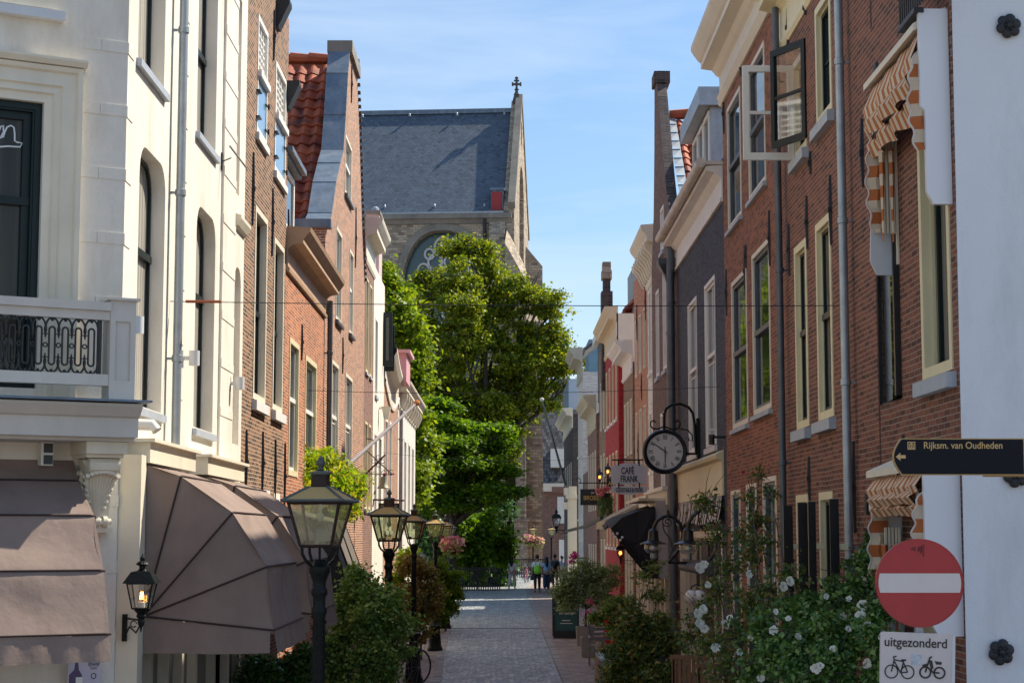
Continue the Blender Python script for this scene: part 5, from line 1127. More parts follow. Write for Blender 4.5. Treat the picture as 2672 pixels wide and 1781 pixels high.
# ================================================================== awnings on the left
def basket_awning(label, T, u0, u1, pivot, ribs, drop, wall_top, group=None, cheeks=(True, True), seed=0):
    """ribs: (w,v) of the hoops from the top one down; pivot (w,v)"""
    t = thing('awning', label, 'awning', T(u0, pivot[1], .0), group); rg = random.Random(seed)
    pts = [wall_top]+ribs; nu = 44
    b = MB(T)
    for k in range(len(pts)-1):
        (w0, v0), (w1, v1) = pts[k], pts[k+1]; nw = 7; grid = []
        nn = Vector((v0-v1, w1-w0)); nn.normalize()
        ph = rg.random()*9
        for j in range(nw+1):
            f = j/nw
            for i in range(nu+1):
                g = i/nu; sag = -.022*math.sin(math.pi*f); wr = .010*math.sin(g*31+ph+2*f)*f+.015*math.sin(g*9+ph*2+f*3)+.005*math.sin(g*49+ph+4*f)
                edge = min(1, min(g, 1-g)*12); dsp = (sag+wr*math.sin(math.pi*min(1, f*1.2)))*edge
                grid.append((u0+(u1-u0)*g, v0+(v1-v0)*f+nn.y*dsp, w0+(w1-w0)*f+nn.x*dsp))
        b.add(grid, [(j*(nu+1)+i, j*(nu+1)+i+1, (j+1)*(nu+1)+i+1, (j+1)*(nu+1)+i) for j in range(nw) for i in range(nu)])
    b.build('canvas', M_awn, t, smooth=True)
    for ue, on in ((u0, cheeks[0]), (u1, cheeks[1])):
        if not on: continue
        b = MB(T); s_ = 1 if ue == u0 else -1
        for k in range(len(pts)-1):
            a_, c_ = pts[k], pts[k+1]; nn_ = 8; g = []
            for j in range(nn_+1):
                f = j/nn_
                for i in range(6):
                    h = i/5; w_ = pivot[0]+(a_[0]+(c_[0]-a_[0])*h-pivot[0])*f; v_ = pivot[1]+(a_[1]+(c_[1]-a_[1])*h-pivot[1])*f
                    g.append((ue+s_*.03*f*math.sin(math.pi*h), v_, w_))
            b.add(g, [(j*6+i, j*6+i+1, (j+1)*6+i+1, (j+1)*6+i) for j in range(nn_) for i in range(5)])
        b.build('side_cheek', M_awn, t, smooth=True)
    # valance: front strip and side strips, hanging and slightly waved
    w_, v_ = ribs[-1]; b = MB(T); g = []
    for i in range(nu*2+1):
        u = u0+(u1-u0)*i/(nu*2); wv = .015*math.sin(i*1.1)+.012*math.sin(i*.37+seed); g += [(u, v_-.01, w_+.003), (u, v_-drop-.003*math.sin(i*.8), w_+wv*.7+.03)]
    b.add(g, [(2*i, 2*i+2, 2*i+3, 2*i+1) for i in range(nu*2)])
    if cheeks[0]:
        g = []
        for i in range(17): w2 = pivot[0]+(w_-pivot[0]-.03)*i/16; g += [(u0-.002, pivot[1]+(v_-pivot[1])*i/16-.01, w2), (u0-.02+.012*math.sin(i*1.3), v_-drop+.004*math.sin(i*.5), w2)]
        b.add(g, [(2*i, 2*i+2, 2*i+3, 2*i+1) for i in range(16)])
    b.build('valance', M_awn, t, smooth=True)
    b = MB(T)
    for w2, v2 in ribs:
        b.tube([(u0, pivot[1], pivot[0])]*0+[(u0-.006, pivot[1]+(v2-pivot[1])*f, pivot[0]+(w2-pivot[0])*f) for f in (0, .25, .5, .75, 1)] + [(u0+(u1-u0)*f, v2+.004, w2+.006) for f in (.01, .25, .5, .75, .99)]+[(u1+.006, pivot[1]+(v2-pivot[1])*f, pivot[0]+(w2-pivot[0])*f) for f in (1, .5, 0)], .0085, 6)
    b.build('piping', M_awnseam, t)
    return t
T = FL(XL)
rb = [(.488, 3.50), (.946, 3.185), (1.25, 2.715), (1.32, 2.17)]
basket_awning('large taupe basket awning with its fan shaped side facing the camera', T, 15.68, 17.9, (.19, 2.29), rb, .20, (.19, 3.60), 'taupe basket awnings', seed=1)
basket_awning('taupe basket awning half hidden behind the larger one, by the first lamp post', T, 18.85, 21.35, (.19, 2.29), rb, .20, (.19, 3.60), 'taupe basket awnings', seed=5)
basket_awning('taupe awning under the balcony at bottom left', TO, .39, 4.2, (.05, 2.25), [(.185, 3.44), (.68, 3.147), (.99, 2.71), (1.2, 2.22)], .21, (.0, 3.62), 'taupe basket awnings', cheeks=(True, False), seed=8)
sf = thing('shopfront', 'cream shopfront casing with boxes above the taupe awnings', 'shopfront', (XL, 15.5, 0))
b = MB(T); b.box((15.44, -.2, .002), (15.66, 3.68, .19)); b.build('side_casing', M_creamd, sf)
b = MB(T); b.box((15.661, 3.62, .002), (18.0, 3.80, .22)); b.box((15.60, 3.80, .002), (18.05, 3.83, .27)); b.build('awning_box', M_creamd, sf)
b = MB(T); b.box((18.75, 3.62, .002), (21.4, 3.80, .22)); b.box((18.7, 3.80, .002), (21.5, 3.83, .27)); b.build('awning_box', M_creamd, sf)
b = MB(T); 
b.each = True
for u_ in (16.4, 17.2, 18.0, 18.8, 20, 21, 21.9): b.box((u_, -.2, .002), (u_+.12, 2.6, .12))
b.build('pilaster', M_creamd, sf)
b = MB(T); b.box((15.8, .4, .003), (22.0, 2.9, .03)); b.build('shop_window', M_glass, sf)
# brown awning with black fringe further along
T3 = FL(XL); t = thing('awning', 'brown shop awning with black standing for its under-shade, behind the first lamp post', 'awning', (XL, 24.5, 2)); b = MB(T3)
b.add([(24.3, 3.15, .9), (27.2, 3.2, .9), (27.2, 2.25, 1.25), (24.3, 2.2, 1.25), (24.3, 2.28, .02), (27.2, 2.3, .02), (24.3, 3.4, .02), (27.2, 3.4, .02)], [(0, 1, 2, 3), (0, 6, 7, 1)]); b.build('canvas', mat('brown_canvas', (.13, .11, .09), .85, .2, 3., .4, 6), t)
b = MB(T3); b.add([(24.3, 3.15, .9), (24.3, 2.2, 1.25), (24.3, 2.28, .02), (24.3, 3.4, .02)], [(0, 1, 2, 3)]); b.build('side_cheek', M_blackcanvas, t)  # black sheet paints in the shade under the awning
b = MB(T3); b.add([(24.3, 2.2, 1.251), (27.2, 2.25, 1.251), (27.2, 2.08, 1.26), (24.3, 2.03, 1.26)], [(0, 1, 2, 3)])
for i in range(30): u = 24.35+i*.096; b.tube([(u, 2.1, 1.262), (u+.01, 1.98, 1.265)], [.012, .003], 4)
b.build('fringe', M_blackcanvas, t)
b = MB(T3)
for u in (24.3, 25.2, 26.2, 27.2): b.tube([(u, 3.16, .905), (u, 2.22, 1.26)], .02, 6)
b.build('rib', M_black, t)
# ================================================================== street lamps on posts
M_lampgreen = mat('lamp_green_black', (.005, .008, .007), .38, .2, 20., .6, 60, spec=.22)
M_chim = mat('rust_brown_metal', (.035, .018, .015), .5, .2, 20., spec=.3)
M_cop = mat('aged_metal', (.10, .11, .10), .5, .2, 12., metal=.3)
M_frost = mat('frosted_bulb', (.75, .73, .70), .4, .02)
M_roofglass = roofpane('yellowed_glass', (.88, .64, .30))
def lamp_post(label, x, y, rz=.0):
    t = thing('street_lamp', label, 'street lamp', (x, y, 0), 'old fashioned lamp posts')
    E = 3.26; b = MB()
    prof = [(.205, 0), (.205, .05), (.19, .09), (.172, .12), (.135, .55), (.165, .60), (.165, .64), (.12, .68), (.10, .72), (.085, .78), (.105, .92), (.115, .95), (.11, .99), (.07, 1.03), (.06, 1.1), (.078, 1.16), (.06, 1.2), (.056, 1.3)]
    b.lathe(prof, (x, y, 0), 16); b.build('base', M_lampgreen, t, smooth=True)
    b = MB(); b.lathe([(.056, 1.3), (.05, 2.35), (.062, 2.38), (.062, 2.41), (.05, 2.43), (.05, 2.5), (.066, 2.53), (.066, 2.56), (.052, 2.58), (.052, 2.62), (.075, 2.68), (.085, 2.70), (.085, 2.74), (.06, 2.76), (.045, 2.8)], (x, y, 0), 16)
    rg = random.Random(2)
    for i in range(70):                                             # leaf ornament up the shaft
        z = 1.35+i*.0145; a = i*1.05; b.ball((x+.053*math.cos(a), y+.053*math.sin(a), z), .010, 6, sc=(1, 1, 1.7))
    b.build('shaft', M_lampgreen, t, smooth=True)
    b = MB()
    for k in range(4):
        a = k*math.pi/2+rz+math.pi/4; c_, s_ = math.cos(a), math.sin(a)
        P = [(.04, 2.72), (.075, 2.76), (.12, 2.80), (.15, 2.85), (.155, 2.90), (.135, 2.945), (.105, 2.95), (.092, 2.925), (.10, 2.90)]
        b.tube([(x+r*c_*1.05, y+r*s_*1.05, z-.01) for r, z in P], .013, 6)
        b.box((x+.105*c_-.012, y+.105*s_-.012, 2.90), (x+.105*c_+.012, y+.105*s_+.012, 2.93))
    b.tube([(x, y, 2.74), (x, y, 2.93)], .011, 6)
    b.build('scroll_bracket', M_lampgreen, t, smooth=True)
    b = MB(); h0, h1 = E-.355, E-.01; b0, b1 = .125, .207
    def q(s_, z): return [(x+s_*(math.cos(rz)*i-math.sin(rz)*j), y+s_*(math.sin(rz)*i+math.cos(rz)*j), z) for i, j in ((-1, -1), (1, -1), (1, 1), (-1, 1))]
    A_, B_ = q(b0, h0), q(b1, h1)
    for i in range(4): b.tube([A_[i], B_[i]], .013, 4)
    for L_, th in ((A_, .013), (B_, .019)):
        for i in range(4): b.tube([L_[i], L_[(i+1) % 4]], th, 4)
    b.lathe([(.125, -.012), (.125, .0)], (x, y, h0), sq=4, rot=rz)
    b.build('lantern_frame', M_chim, t)
    b = MB(); 
    for i in range(4): b.add([A_[i], A_[(i+1) % 4], B_[(i+1) % 4], B_[i]], [(0, 1, 2, 3)])
    b.build('glass', M_lampglass, t)
    b = MB(); 
    for s0, z0_, s1, z1_ in ((.25, E, .075, E+.11),):
        C_, D_ = q(s0, z0_), q(s1, z1_)
        for i in range(4): b.add([C_[i], C_[(i+1) % 4], D_[(i+1) % 4], D_[i]], [(0, 1, 2, 3)])
    rf = b.build('lantern_roof', M_roofglass, t)
    b = MB()
    for i in range(4): b.tube([C_[i], D_[i]], .013, 4); b.tube([C_[i], C_[(i+1) % 4]], .012, 4)
    b.build('roof_frame', M_cop, rf)
    b = MB(); b.lathe([(.078, .105), (.062, .12), (.060, .205)], (x, y, E), sq=4, rot=rz); b.build('chimney', M_chim, t)
    b = MB(); b.lathe([(.075, .205), (.083, .213), (.083, .228), (.07, .238), (.02, .242), (.028, .25), (.018, .262), (.02, .275), (.034, .29), (.036, .31), (.026, .335), (.012, .35), (.0, .365)], (x, y, E), 12); b.build('finial', M_cop, t, smooth=True)
    b = MB(); b.tube([(x, y, E+.05), (x, y, E-.09)], .012, 8); b.ball((x, y, E-.125), .03, 12, sc=(1, 1, 1.35)); b.build('bulb', M_frost, t, smooth=True)
    return t
SPOT = [(835, 14.3, -1.46, 'nearest lamp post, in front of the taupe awnings'), (1015, 25, -1.58, 'second lamp post, rising behind the large dark green shrub'), (1080.5, 37, -1.82, 'third lamp post, before the olive brown bush'),
        (1136, 46.8, -1.75, 'fourth lamp post, standing free on the brick paving'), (1162, 57.7, -1.83, 'fifth lamp post, with a flower basket hung on it'), (1176, 77, -2.2, 'slim lamp post beyond the fifth one'),
        (1306, 108, -.12, 'lamp post left of the church pier with pink flowers'), (1391, 118, 2.0, 'lamp post in front of the church pier with two flower baskets'), (1439, 112, 3.1, 'far lamp post in the passage right of the church')]
lp = None
for px, d, x, lb in SPOT:
    x = onY(px, 1380, d).x
    if lp is None: lp = lamp_post(lb, x, d, R(-9))
    else: dup(lp, (x, d, 0), lb, R(random.Random(d).uniform(-8, 8)))
# flower baskets
M_pet = leafmat('petals', [(.55, .02, .22), (.8, .3, .5), (.88, .82, .74), (.35, .01, .12), (.85, .75, .55)], .3)
def basket(label, px, py, d, rpx):
    p = onY(px, py, d); r = rpx*d/F0; t = thing('flower_basket', label, 'flower basket', p, 'hanging flower baskets')
    b = MB(); b.lathe([(.02, -.9*r), (.45*r, -.8*r), (.6*r, -.2*r), (.55*r, -.15*r)], p, 12); b.tube([(p.x, p.y, p.z-.2*r), (p.x, p.y, p.z+1.1*r)], .015, 5); b.build('basket', M_iron, t)
    leaf_mesh('flowers', M_pet, [(p.x, p.y, p.z, r, r, r*.75)], 900, .11, t, int(px), clump=.1, per=6, aspect=.9); leaf_mesh('foliage', LG_mid, [(p.x, p.y, p.z-.25*r, r*.9, r*.9, r*.9)], 450, .13, t, int(px)+1, clump=.15, per=6)
basket('pink and white flower basket on the fifth lamp post', 1180, 1420, 57.3, 27); basket('pink and white flower basket before the left edge of the church pier', 1316, 1422, 107, 19)
basket('left one of two flower baskets on the lamp before the pier', 1378, 1405, 117.5, 14); basket('right one of two flower baskets on the lamp before the pier', 1403, 1412, 117.5, 14)
# ================================================================== lit wall lantern on the left corner
M_bulb = emis('warm_filament', (1, .42, .06), 14)
M_amber = emis('amber_glow', (1, .36, .04), 5)
def wall_lantern(label, p, s, lit=True, arm=(-.3, .0), col=None, group=None, drop=False):
    x, y, z = p; col = col or M_lampgreen; t = thing('wall_lantern', label, 'wall lantern', p, group); b = MB()
    def q(r, zz): return [(x+r*i, y+r*j, zz) for i, j in ((-1, -1), (1, -1), (1, 1), (-1, 1))]
    A_, B_ = q(.30*s, z), q(.48*s, z+.95*s)
    for i in range(4): b.tube([A_[i], B_[i]], .03*s, 4); b.tube([A_[i], A_[(i+1) % 4]], .03*s, 4); b.tube([B_[i], B_[(i+1) % 4]], .035*s, 4)
    b.lathe([(.12*s, -.62*s), (.05*s, -.7*s), (.02*s, -.9*s)], (x, y, z), 8); b.lathe([(.3*s, -.02*s), (.26*s, -.1*s), (.16*s, -.2*s), (.2*s, -.3*s), (.12*s, -.4*s), (.14*s, -.5*s), (.12*s, -.62*s)], (x, y, z), 8)
    b.build('lantern_frame', col, t)
    b = MB(); [b.add([A_[i], A_[(i+1) % 4], B_[(i+1) % 4], B_[i]], [(0, 1, 2, 3)]) for i in range(4)]; b.build('glass', M_clear, t)
    b = MB(); b.lathe([(.62*s, .95*s), (.60*s, .99*s), (.36*s, 1.38*s), (.2*s, 1.42*s)], (x, y, z), sq=4); b.lathe([(.2*s, 1.42*s), (.12*s, 1.5*s), (.12*s, 1.6*s), (.26*s, 1.66*s), (.2*s, 1.74*s), (.08*s, 1.8*s), (.1*s, 1.9*s), (.03*s, 2.0*s), (0, 2.1*s)], (x, y, z), 8); b.build('lantern_roof', col, t)
    b = MB(); b.ball((x, y, z+.5*s), .19*s, 12, sc=(1, 1, 1.15)); b.build('bulb', (M_clear if s > .2 else M_amber) if lit else M_frost, t, smooth=True)
    if lit and s > .2:
        b = MB(); 
        for i in range(-2, 3): b.tube([(x+i*.028*s*1.2, y, z+.34*s), (x+i*.02*s, y, z+.62*s)], .011*s, 5)
        b.build('filament', M_bulb, t)
        b = MB(); b.lathe([(.14*s, 0), (.14*s, .2*s), (.1*s, .22*s)], (x, y, z+.03*s), 10); b.build('socket', M_white, t)
    b = MB(); zz = z-.45*s; ax, ay = arm; e = (x+ax, y+ay, zz)
    b.tube([(x, y, zz), e], .045*s, 6); b.tube([(x, y, zz-.1*s), (x+ax*.3, y+ay*.3, zz-.5*s), (x+ax*.7, y+ay*.7, zz-.3*s), (e[0], e[1], zz-.75*s)], .035*s, 6)
    b.tube([(x+ax*.45+.12*s*math.cos(a), y+ay*.45, zz-.18*s+.12*s*math.sin(a)) for a in [i*.7 for i in range(9)]], .025*s, 5); b.box((e[0]-.02, e[1]-.04*s-.01, zz-.9*s), (e[0]+.02, e[1]+.04*s+.01, zz+.15*s)); b.build('bracket', col, t)
    return t
s_ = .218; p = onY(369, 1586, 14.95); p = onP(369, 1586, C0+eo*.0+no*.48, no)
wall_lantern('green wall lantern with a glowing orange bulb between the taupe awnings', p, s_, True, arm=(-no.x*.46, -no.y*.46))
# small fittings on the corner house
def spot(label, px, py, w_=.14):
    p = onX(px, py, XL+w_); t = thing('wall_light', label, 'wall light', p, 'grey cylinder lights on the stucco'); b = MB(); b.lathe([(.055, -.075), (.055, .075)], p, 16); b.build('cylinder', M_greyp, t, smooth=True)
    b = MB(); b.box((XL+.001, p.y-.025, p.z-.1), (XL+.03, p.y+.025, p.z+.08)); b.box((XL+.03, p.y-.015, p.z-.02), (p.x-.05, p.y+.015, p.z+.02)); b.build('mount', M_greyp, t)
spot('grey cylinder light just behind the balcony post', 359, 848); spot('grey cylinder light right of the zinc downpipe', 507, 934); spot('grey cylinder light beside the brown brick house', 626, 1000)
t = thing('antenna', 'small black antenna on the stucco wall', 'antenna', onX(577, 412, XL)); b = MB(); p = onX(577, 412, XL); b.tube([(p.x, p.y, p.z-.05), (p.x+.12, p.y, p.z)], .008, 5); b.box((p.x, p.y-.02, p.z-.15), (p.x+.02, p.y+.02, p.z+.06)); b.build('arm', M_black, t)
b = MB(); b.tube([(p.x+.10, p.y-.02, p.z+.14), (p.x+.30, p.y+.02, p.z-.12)], .012, 5); b.build('aerial', M_black, t)
t = thing('loudspeaker', 'small black and white loudspeaker under the balcony', 'loudspeaker', TO(UO(113, 1190)[0], UO(113, 1200)[1], .05)); u_, v_ = UO(113, 1215); v2 = UO(113, 1155)[1]; b = MB(TO); b.box((u_-.05, v_, .003), (u_+.05, v2, .12)); b.build('housing', M_white, t)
b = MB(TO); b.box((u_-.045, v_+.01, .121), (u_+.03, (v_+v2)/2-.01, .128)); b.box((u_-.045, (v_+v2)/2+.01, .121), (u_+.03, v2-.01, .128)); b.build('grille', M_black, t)
t = thing('overflow_pipe', 'short white overflow pipe beside the balcony slab', 'pipe', onX(390, 1115, XL+.1)); p = onX(385, 1115, XL+.2); b = MB(); b.tube([(p.x-.25, p.y, p.z+.03), (p.x+.05, p.y-.03, p.z+.02), (p.x+.09, p.y-.04, p.z-.03)], [.05, .05, .045], 12); b.build('elbow', M_white, t, smooth=True)
t = thing('street_sign', 'small blue street name plate under the balcony corner', 'street sign', onX(327, 1150, XL)); p = onX(323, 1150, XL+.01); b = MB(FL(XL)); b.box((p.y-.1, p.z-.05, .004), (p.y+.16, p.z+.06, .012)); b.build('plate', mat('enamel_blue', (.02, .04, .28), .3), t)
# poster at the bottom left
ps = thing('poster', 'pale purple coffee poster at bottom left under the awning', 'poster', TO(.5, 1.8, .1))
u0, v1_ = UO(178, 1728, .12); u1_, v0_ = UO(260, 1800, .12); b = MB(TO); b.box((u1_, v0_-.3, .10), (u0, v1_+.05, .12)); b.build('sheet', mat('poster_lilac', (.55, .52, .62), .4, .12, 3.), ps)
um = (u0+u1_)/2
M_ink = mat('purple_ink', (.10, .06, .14), .5, .3, 12.)
b = MB(TO); b.prism([(u0-.01, v1_-.35), (u0-.01, v1_-.10), (u0-.035, v1_-.075), (u0-.05, v1_-.06), (u0-.06, v1_-.0), (u0-.05, v1_+.04), (um+.06, v1_+.04), (um+.05, v1_-.02), (um+.045, v1_-.06), (um+.02, v1_-.1), (um, v1_-.2), (um-.02, v1_-.35)], .1215, .123); b.build('portrait', M_ink, ps)
b = MB(TO); b.prism([(um+.07, v1_-.20), (um+.07, v1_-.12), (um+.01, v1_-.12), (um+.01, v1_-.20)], .124, .126); b.build('cup', M_white, ps)
rotO = (math.pi/2, 0, math.pi/2-AO+math.pi-math.pi/2)
# text on the oblique face: +x of the text runs along -eo
ang = math.atan2(-eo.y, -eo.x)
cpos = TO(u1_+.055, v1_-.015, .126)
text('Peeze', .042, mat('dark_ink', (.03, .03, .05), .5), ps, cpos, (math.pi/2, 0, ang), .8, .0008, .0)
b = MB(TO); b.tube([(u1_+.055+.045*math.cos(a), v1_-.015+.03*math.sin(a), .1235) for a in [2*math.pi*i/20 for i in range(20)]], .0018, 4, closed=True)
b.tube([(u1_+.055+.02*math.cos(a), v1_-.115+.022*math.sin(a), .1235) for a in [2*math.pi*i/20 for i in range(20)]], .003, 4, closed=True)
b.box((u1_+.025, v1_-.058, .121), (u1_+.085, v1_-.054, .1235)); b.build('emblem', MATS['dark_ink'], ps)
# ================================================================== flagpole and wrought sign on the left
t = thing('flagpole', 'slanting grey flagpole with an orange tip on the left row', 'flagpole', onX(900, 1218, XL)); a_ = onX(900, 1220, XL); c_ = onY(1088, 1051, a_.y+2); b = MB(); b.tube([a_, c_], [.045, .032], 8); b.build('pole', mat('grey_pole', (.42, .38, .40), .5), t, smooth=True)
b = MB(); b.ball(c_, .07, 8); b.build('tip', mat('orange_paint', (.75, .25, .04), .4), t); b = MB(); b.box((XL+.002, a_.y-.06, a_.z-.12), (XL+.06, a_.y+.06, a_.z+.12)); b.build('wall_plate', M_iron, t)
t = thing('hanging_sign', 'wrought iron sign with a bell and a black name board', 'hanging sign', onX(945, 1200, XL)); dB = 40.5
def pb(px, py): return tuple(onY(px, py, dB))
b = MB(); b.tube([pb(930, 1260), pb(1005, 1186)], .022, 6); b.tube([pb(958, 1176), pb(1022, 1236)], .015, 6); b.tube([pb(920, 1237), pb(1030, 1237)], .01, 5); b.tube([pb(956, 1143), pb(974, 1147)], .015, 5)
for cx_, cy__, r in ((987, 1192, 5), (999, 1203, 5), (975, 1203, 5), (988, 1213, 5), (1020, 1232, 7), (1002, 1232, 6), (970, 1228, 6)): b.tube([pb(cx_+r*math.cos(a), cy__+r*math.sin(a)) for a in [i*.8 for i in range(8)]], .008, 5)
b.tube([pb(973, 1303), pb(1055, 1305)], .02, 5); b.tube([pb(975, 1304), pb(973, 1322)], .012, 5); b.build('bracket', mat('rusty_iron', (.09, .03, .03), .6), t)
c_ = Vector(pb(1000, 1262)); b = MB(); k_ = dB/F0; b.lathe([(3*k_, 20*k_), (7*k_, 17*k_), (9*k_, 4*k_), (11*k_, -4*k_), (16*k_, -10*k_), (16*k_, -12*k_)], c_, 14); b.build('bell', mat('green_bronze', (.33, .34, .22), .5), t, smooth=True)
c_ = Vector(pb(1003, 1238)); b = MB(); b.ball(c_, .045, 6); b.build('star', mat('dark_red', (.3, .03, .04), .5), t)
c0_, c1_ = pb(988, 1312), pb(1042, 1337); b = MB(); b.box((c0_[0], dB, c1_[2]), (c1_[0], dB+.04, c0_[2])); b.build('name_board', M_black, t)
M_gold = mat('gold_letters', (.55, .38, .10), .4)
cc = pb(1000, 1320); text('EN', .09, M_gold, t, (cc[0], dB-.01, cc[2])); cc = pb(1032, 1320); text('IS', .09, M_gold, t, (cc[0], dB-.01, cc[2]))
t = thing('wall_light', 'boxy cream wall light between the white fronts', 'wall light', onX(1008, 1076, XL)); p = onX(1008, 1076, XL+.2); b = MB(); b.lathe([(.06, -.18), (.12, .15), (.14, .16)], p, sq=4); b.box((XL, p.y-.03, p.z+.1), (p.x, p.y+.03, p.z+.14)); b.build('shade', M_creamd, t)
# ================================================================== wires across the street
def wire(label, a_, c_, sag, r=.006):
    t = thing('cable', label, 'cable', a_, 'cables across the street'); b = MB(); a_, c_ = Vector(a_), Vector(c_)
    b.tube([a_.lerp(c_, i/14)-Vector((0, 0, sag*4*(i/14)*(1-i/14))) for i in range(15)], r, 5); b.build('wire', M_iron, t); return t, a_, c_
t, a_, c_ = wire('upper cable across the street with a rusty turnbuckle', onX(444, 786, XL), onX(2197, 797, XR), .02, .0045); b = MB(); d_ = (c_-a_).normalized()
b.tube([a_+d_*.15, a_+d_*.5], .016, 6); b.build('turnbuckle', mat('rust', (.30, .08, .03), .8), t)
wire('middle cable at the height of the clock bracket', onX(803, 1018, XL), onX(1880, 1008, XR), .08, .0045); wire('thin lower cable near the hanging bell', onX(1000, 1180, XL), onX(1640, 1186, XR), .2, .0035)
# ================================================================== clock
ck = thing('clock', 'round black street clock with roman numerals on a scrolled bracket', 'clock', onX(1828, 1160, XR)); dC = onX(1826, 1150, XR).y
cc = onY(1733.6, 1178, dC-.1); Rr = .405; b = MB(); yb_ = dC
b.lathe([(Rr*.80, -.22), (Rr*.84, -.255), (Rr*.93, -.26), (Rr*.99, -.22), (Rr*1.0, -.05), (Rr*.95, .05), (Rr*.85, .08), (.0, .08)], (cc.x, yb_, cc.z), 40, axis='y'); b.build('case', mat('gloss_blue_black', (.006, .008, .013), .2, .1, 5., spec=.2), ck, smooth=True)
b = MB(); b.lathe([(Rr*.81, -.224), (Rr*.81, -.221)], (cc.x, yb_, cc.z), 40, axis='y'); b.build('dial', mat('dial_white', (.58, .56, .55), .5, .04, 4.), ck)
M_ink2 = mat('numeral_black', (.02, .02, .02), .5)
for i, nm in enumerate(('XII', 'I', 'II', 'III', 'IIII', 'V', 'VI', 'VII', 'VIII', 'IX', 'X', 'XI')):
    a = i*math.pi/6; text(nm, .115, M_ink2, ck, (cc.x+Rr*.62*math.sin(a), yb_-.227, cc.z+Rr*.62*math.cos(a)), (math.pi/2, a, 0), .60, .001, .002, name='numeral')
b = MB()
for i in range(60): a = i*math.pi/30; r0, r1 = Rr*.765, Rr*.785; x0, z0 = math.sin(a), math.cos(a); b.tube([(cc.x+r0*x0, yb_-.227, cc.z+r0*z0), (cc.x+r1*x0, yb_-.227, cc.z+r1*z0)], .0035, 4)
b.build('minute_marks', M_ink2, ck)
for ang_, l0, l1, nm in ((R(-54), -.12, .72, 'minute_hand'), (R(180), -.22, .52, 'hour_hand')):
    b = MB(); s0, c0 = math.sin(ang_), math.cos(ang_); b.tube([(cc.x+Rr*l0*s0, yb_-.236, cc.z+Rr*l0*c0), (cc.x, yb_-.236, cc.z), (cc.x+Rr*l1*s0, yb_-.236, cc.z+Rr*l1*c0)], [.008, .011, .006], 6); b.build(nm, M_ink2, ck)
def pc(px, py, dy=0): return tuple(onY(px, py, dC+dy))
b = MB()
b.box((XR-.05, dC-.06, pc(1831, 1196)[2]), (XR+.002, dC+.06, pc(1831, 1096)[2])); b.tube([(XR-.03, dC, pc(0, 1090)[2]), (XR-.03, dC, pc(0, 1200)[2])], [.035, .03], 8)
b.tube([pc(1733, 1122), pc(1733, 1082), pc(1738, 1066), pc(1752, 1056), pc(1775, 1053), pc(1797, 1062), pc(1808, 1078), pc(1813, 1110), pc(1815, 1150), pc(1817, 1185)], .026, 8)
b.tube([pc(1790, 1183), pc(1831, 1183)], .022, 6); b.tube([pc(1815, 1112), pc(1831, 1112)], .022, 6)
def spiral(b, cx_, cy_, r0, turns, start, r=.016, d=1, fn=None):
    fn = fn or pc; n = int(16*turns); b.tube([fn(cx_+r0*(1-.75*i/n)*math.cos(start+d*2*math.pi*turns*i/n), cy_-r0*(1-.75*i/n)*math.sin(start+d*2*math.pi*turns*i/n)) for i in range(n+1)], r, 6)
b.tube([pc(1733, 1112), pc(1718, 1118), pc(1705, 1118), pc(1697, 1110), pc(1698, 1100), pc(1706, 1097), pc(1710, 1102)], .016, 6); b.tube([pc(1733, 1112), pc(1748, 1118), pc(1760, 1120), pc(1772, 1115), pc(1775, 1103), pc(1768, 1096), pc(1762, 1101)], .016, 6)
b.tube([pc(1775, 1118), pc(1795, 1122), pc(1806, 1135), pc(1807, 1150), pc(1797, 1148), pc(1796, 1140)], .013, 6); b.tube([pc(1737, 1084), pc(1730, 1080), pc(1728, 1076)], .012, 5)
b.build('bracket', M_lampgreen, ck, smooth=True)
# ================================================================== shop signs on the right
sg = thing('shop_sign', 'white cafe sign with black lettering hanging below the clock', 'shop sign', onY(1640, 1200, 38)); dS = 37.
def pz(px, py, d=dS): return onY(px, py, d)
x0, x1 = pz(1595, 1250).x, pz(1688, 1250).x; xm = (x0+x1)/2; zt, zm, zb2 = pz(0, 1207).z, pz(0, 1263).z, pz(0, 1290).z; hw = (x1-x0)/2
TS = FY(dS); b = MB(TS)
up_ = [(x0, zm), (x1, zm), (x1, zt-.07)]+[(x1-.06-(2*hw-.12)*i/10, zt-.045+.045*math.sin(math.pi*i/10)) for i in range(11)]+[(x0, zt-.07)]
b.prism(up_, -.015, .015); b.build('board', mat('sign_white', (.60, .58, .60), .5, .04, 4.), sg)
b = MB(TS); lo = [(x0, zm-.03), (x1, zm-.03), (x1, zb2+.055)]+[(x1-.06-(2*hw-.12)*i/10, zb2+.045-.045*math.sin(math.pi*i/10)) for i in range(11)]+[(x0, zb2+.055)]; b.prism(lo, -.015, .015); b.build('lower_board', MATS['sign_white'], sg)
text('CAFÉ', .19, M_ink2, sg, (xm-.03, dS-.02, zt-.165), sx=.60, bold=.004); text('FRANK', .19, M_ink2, sg, (xm+.0, dS-.02, zt-.335), sx=.60, bold=.004)
text('COCKTAILS & FOOD', .115, M_ink2, sg, (xm, dS-.025, zm-.118), sx=.52, bold=.003)
b = MB(TS); b.box((x0+.02, zt+.05, -.02), (XR, zt+.08, .02)); [b.box((xx, zt-.06, .016), (xx+.025, zt+.05, .03)) for xx in (x0+.14, x1-.17)]; [b.box((xx, zm-.07, .016), (xx+.025, zm+.04, .03)) for xx in (x0+.14, x1-.17)]; b.build('bracket', M_lampgreen, sg)
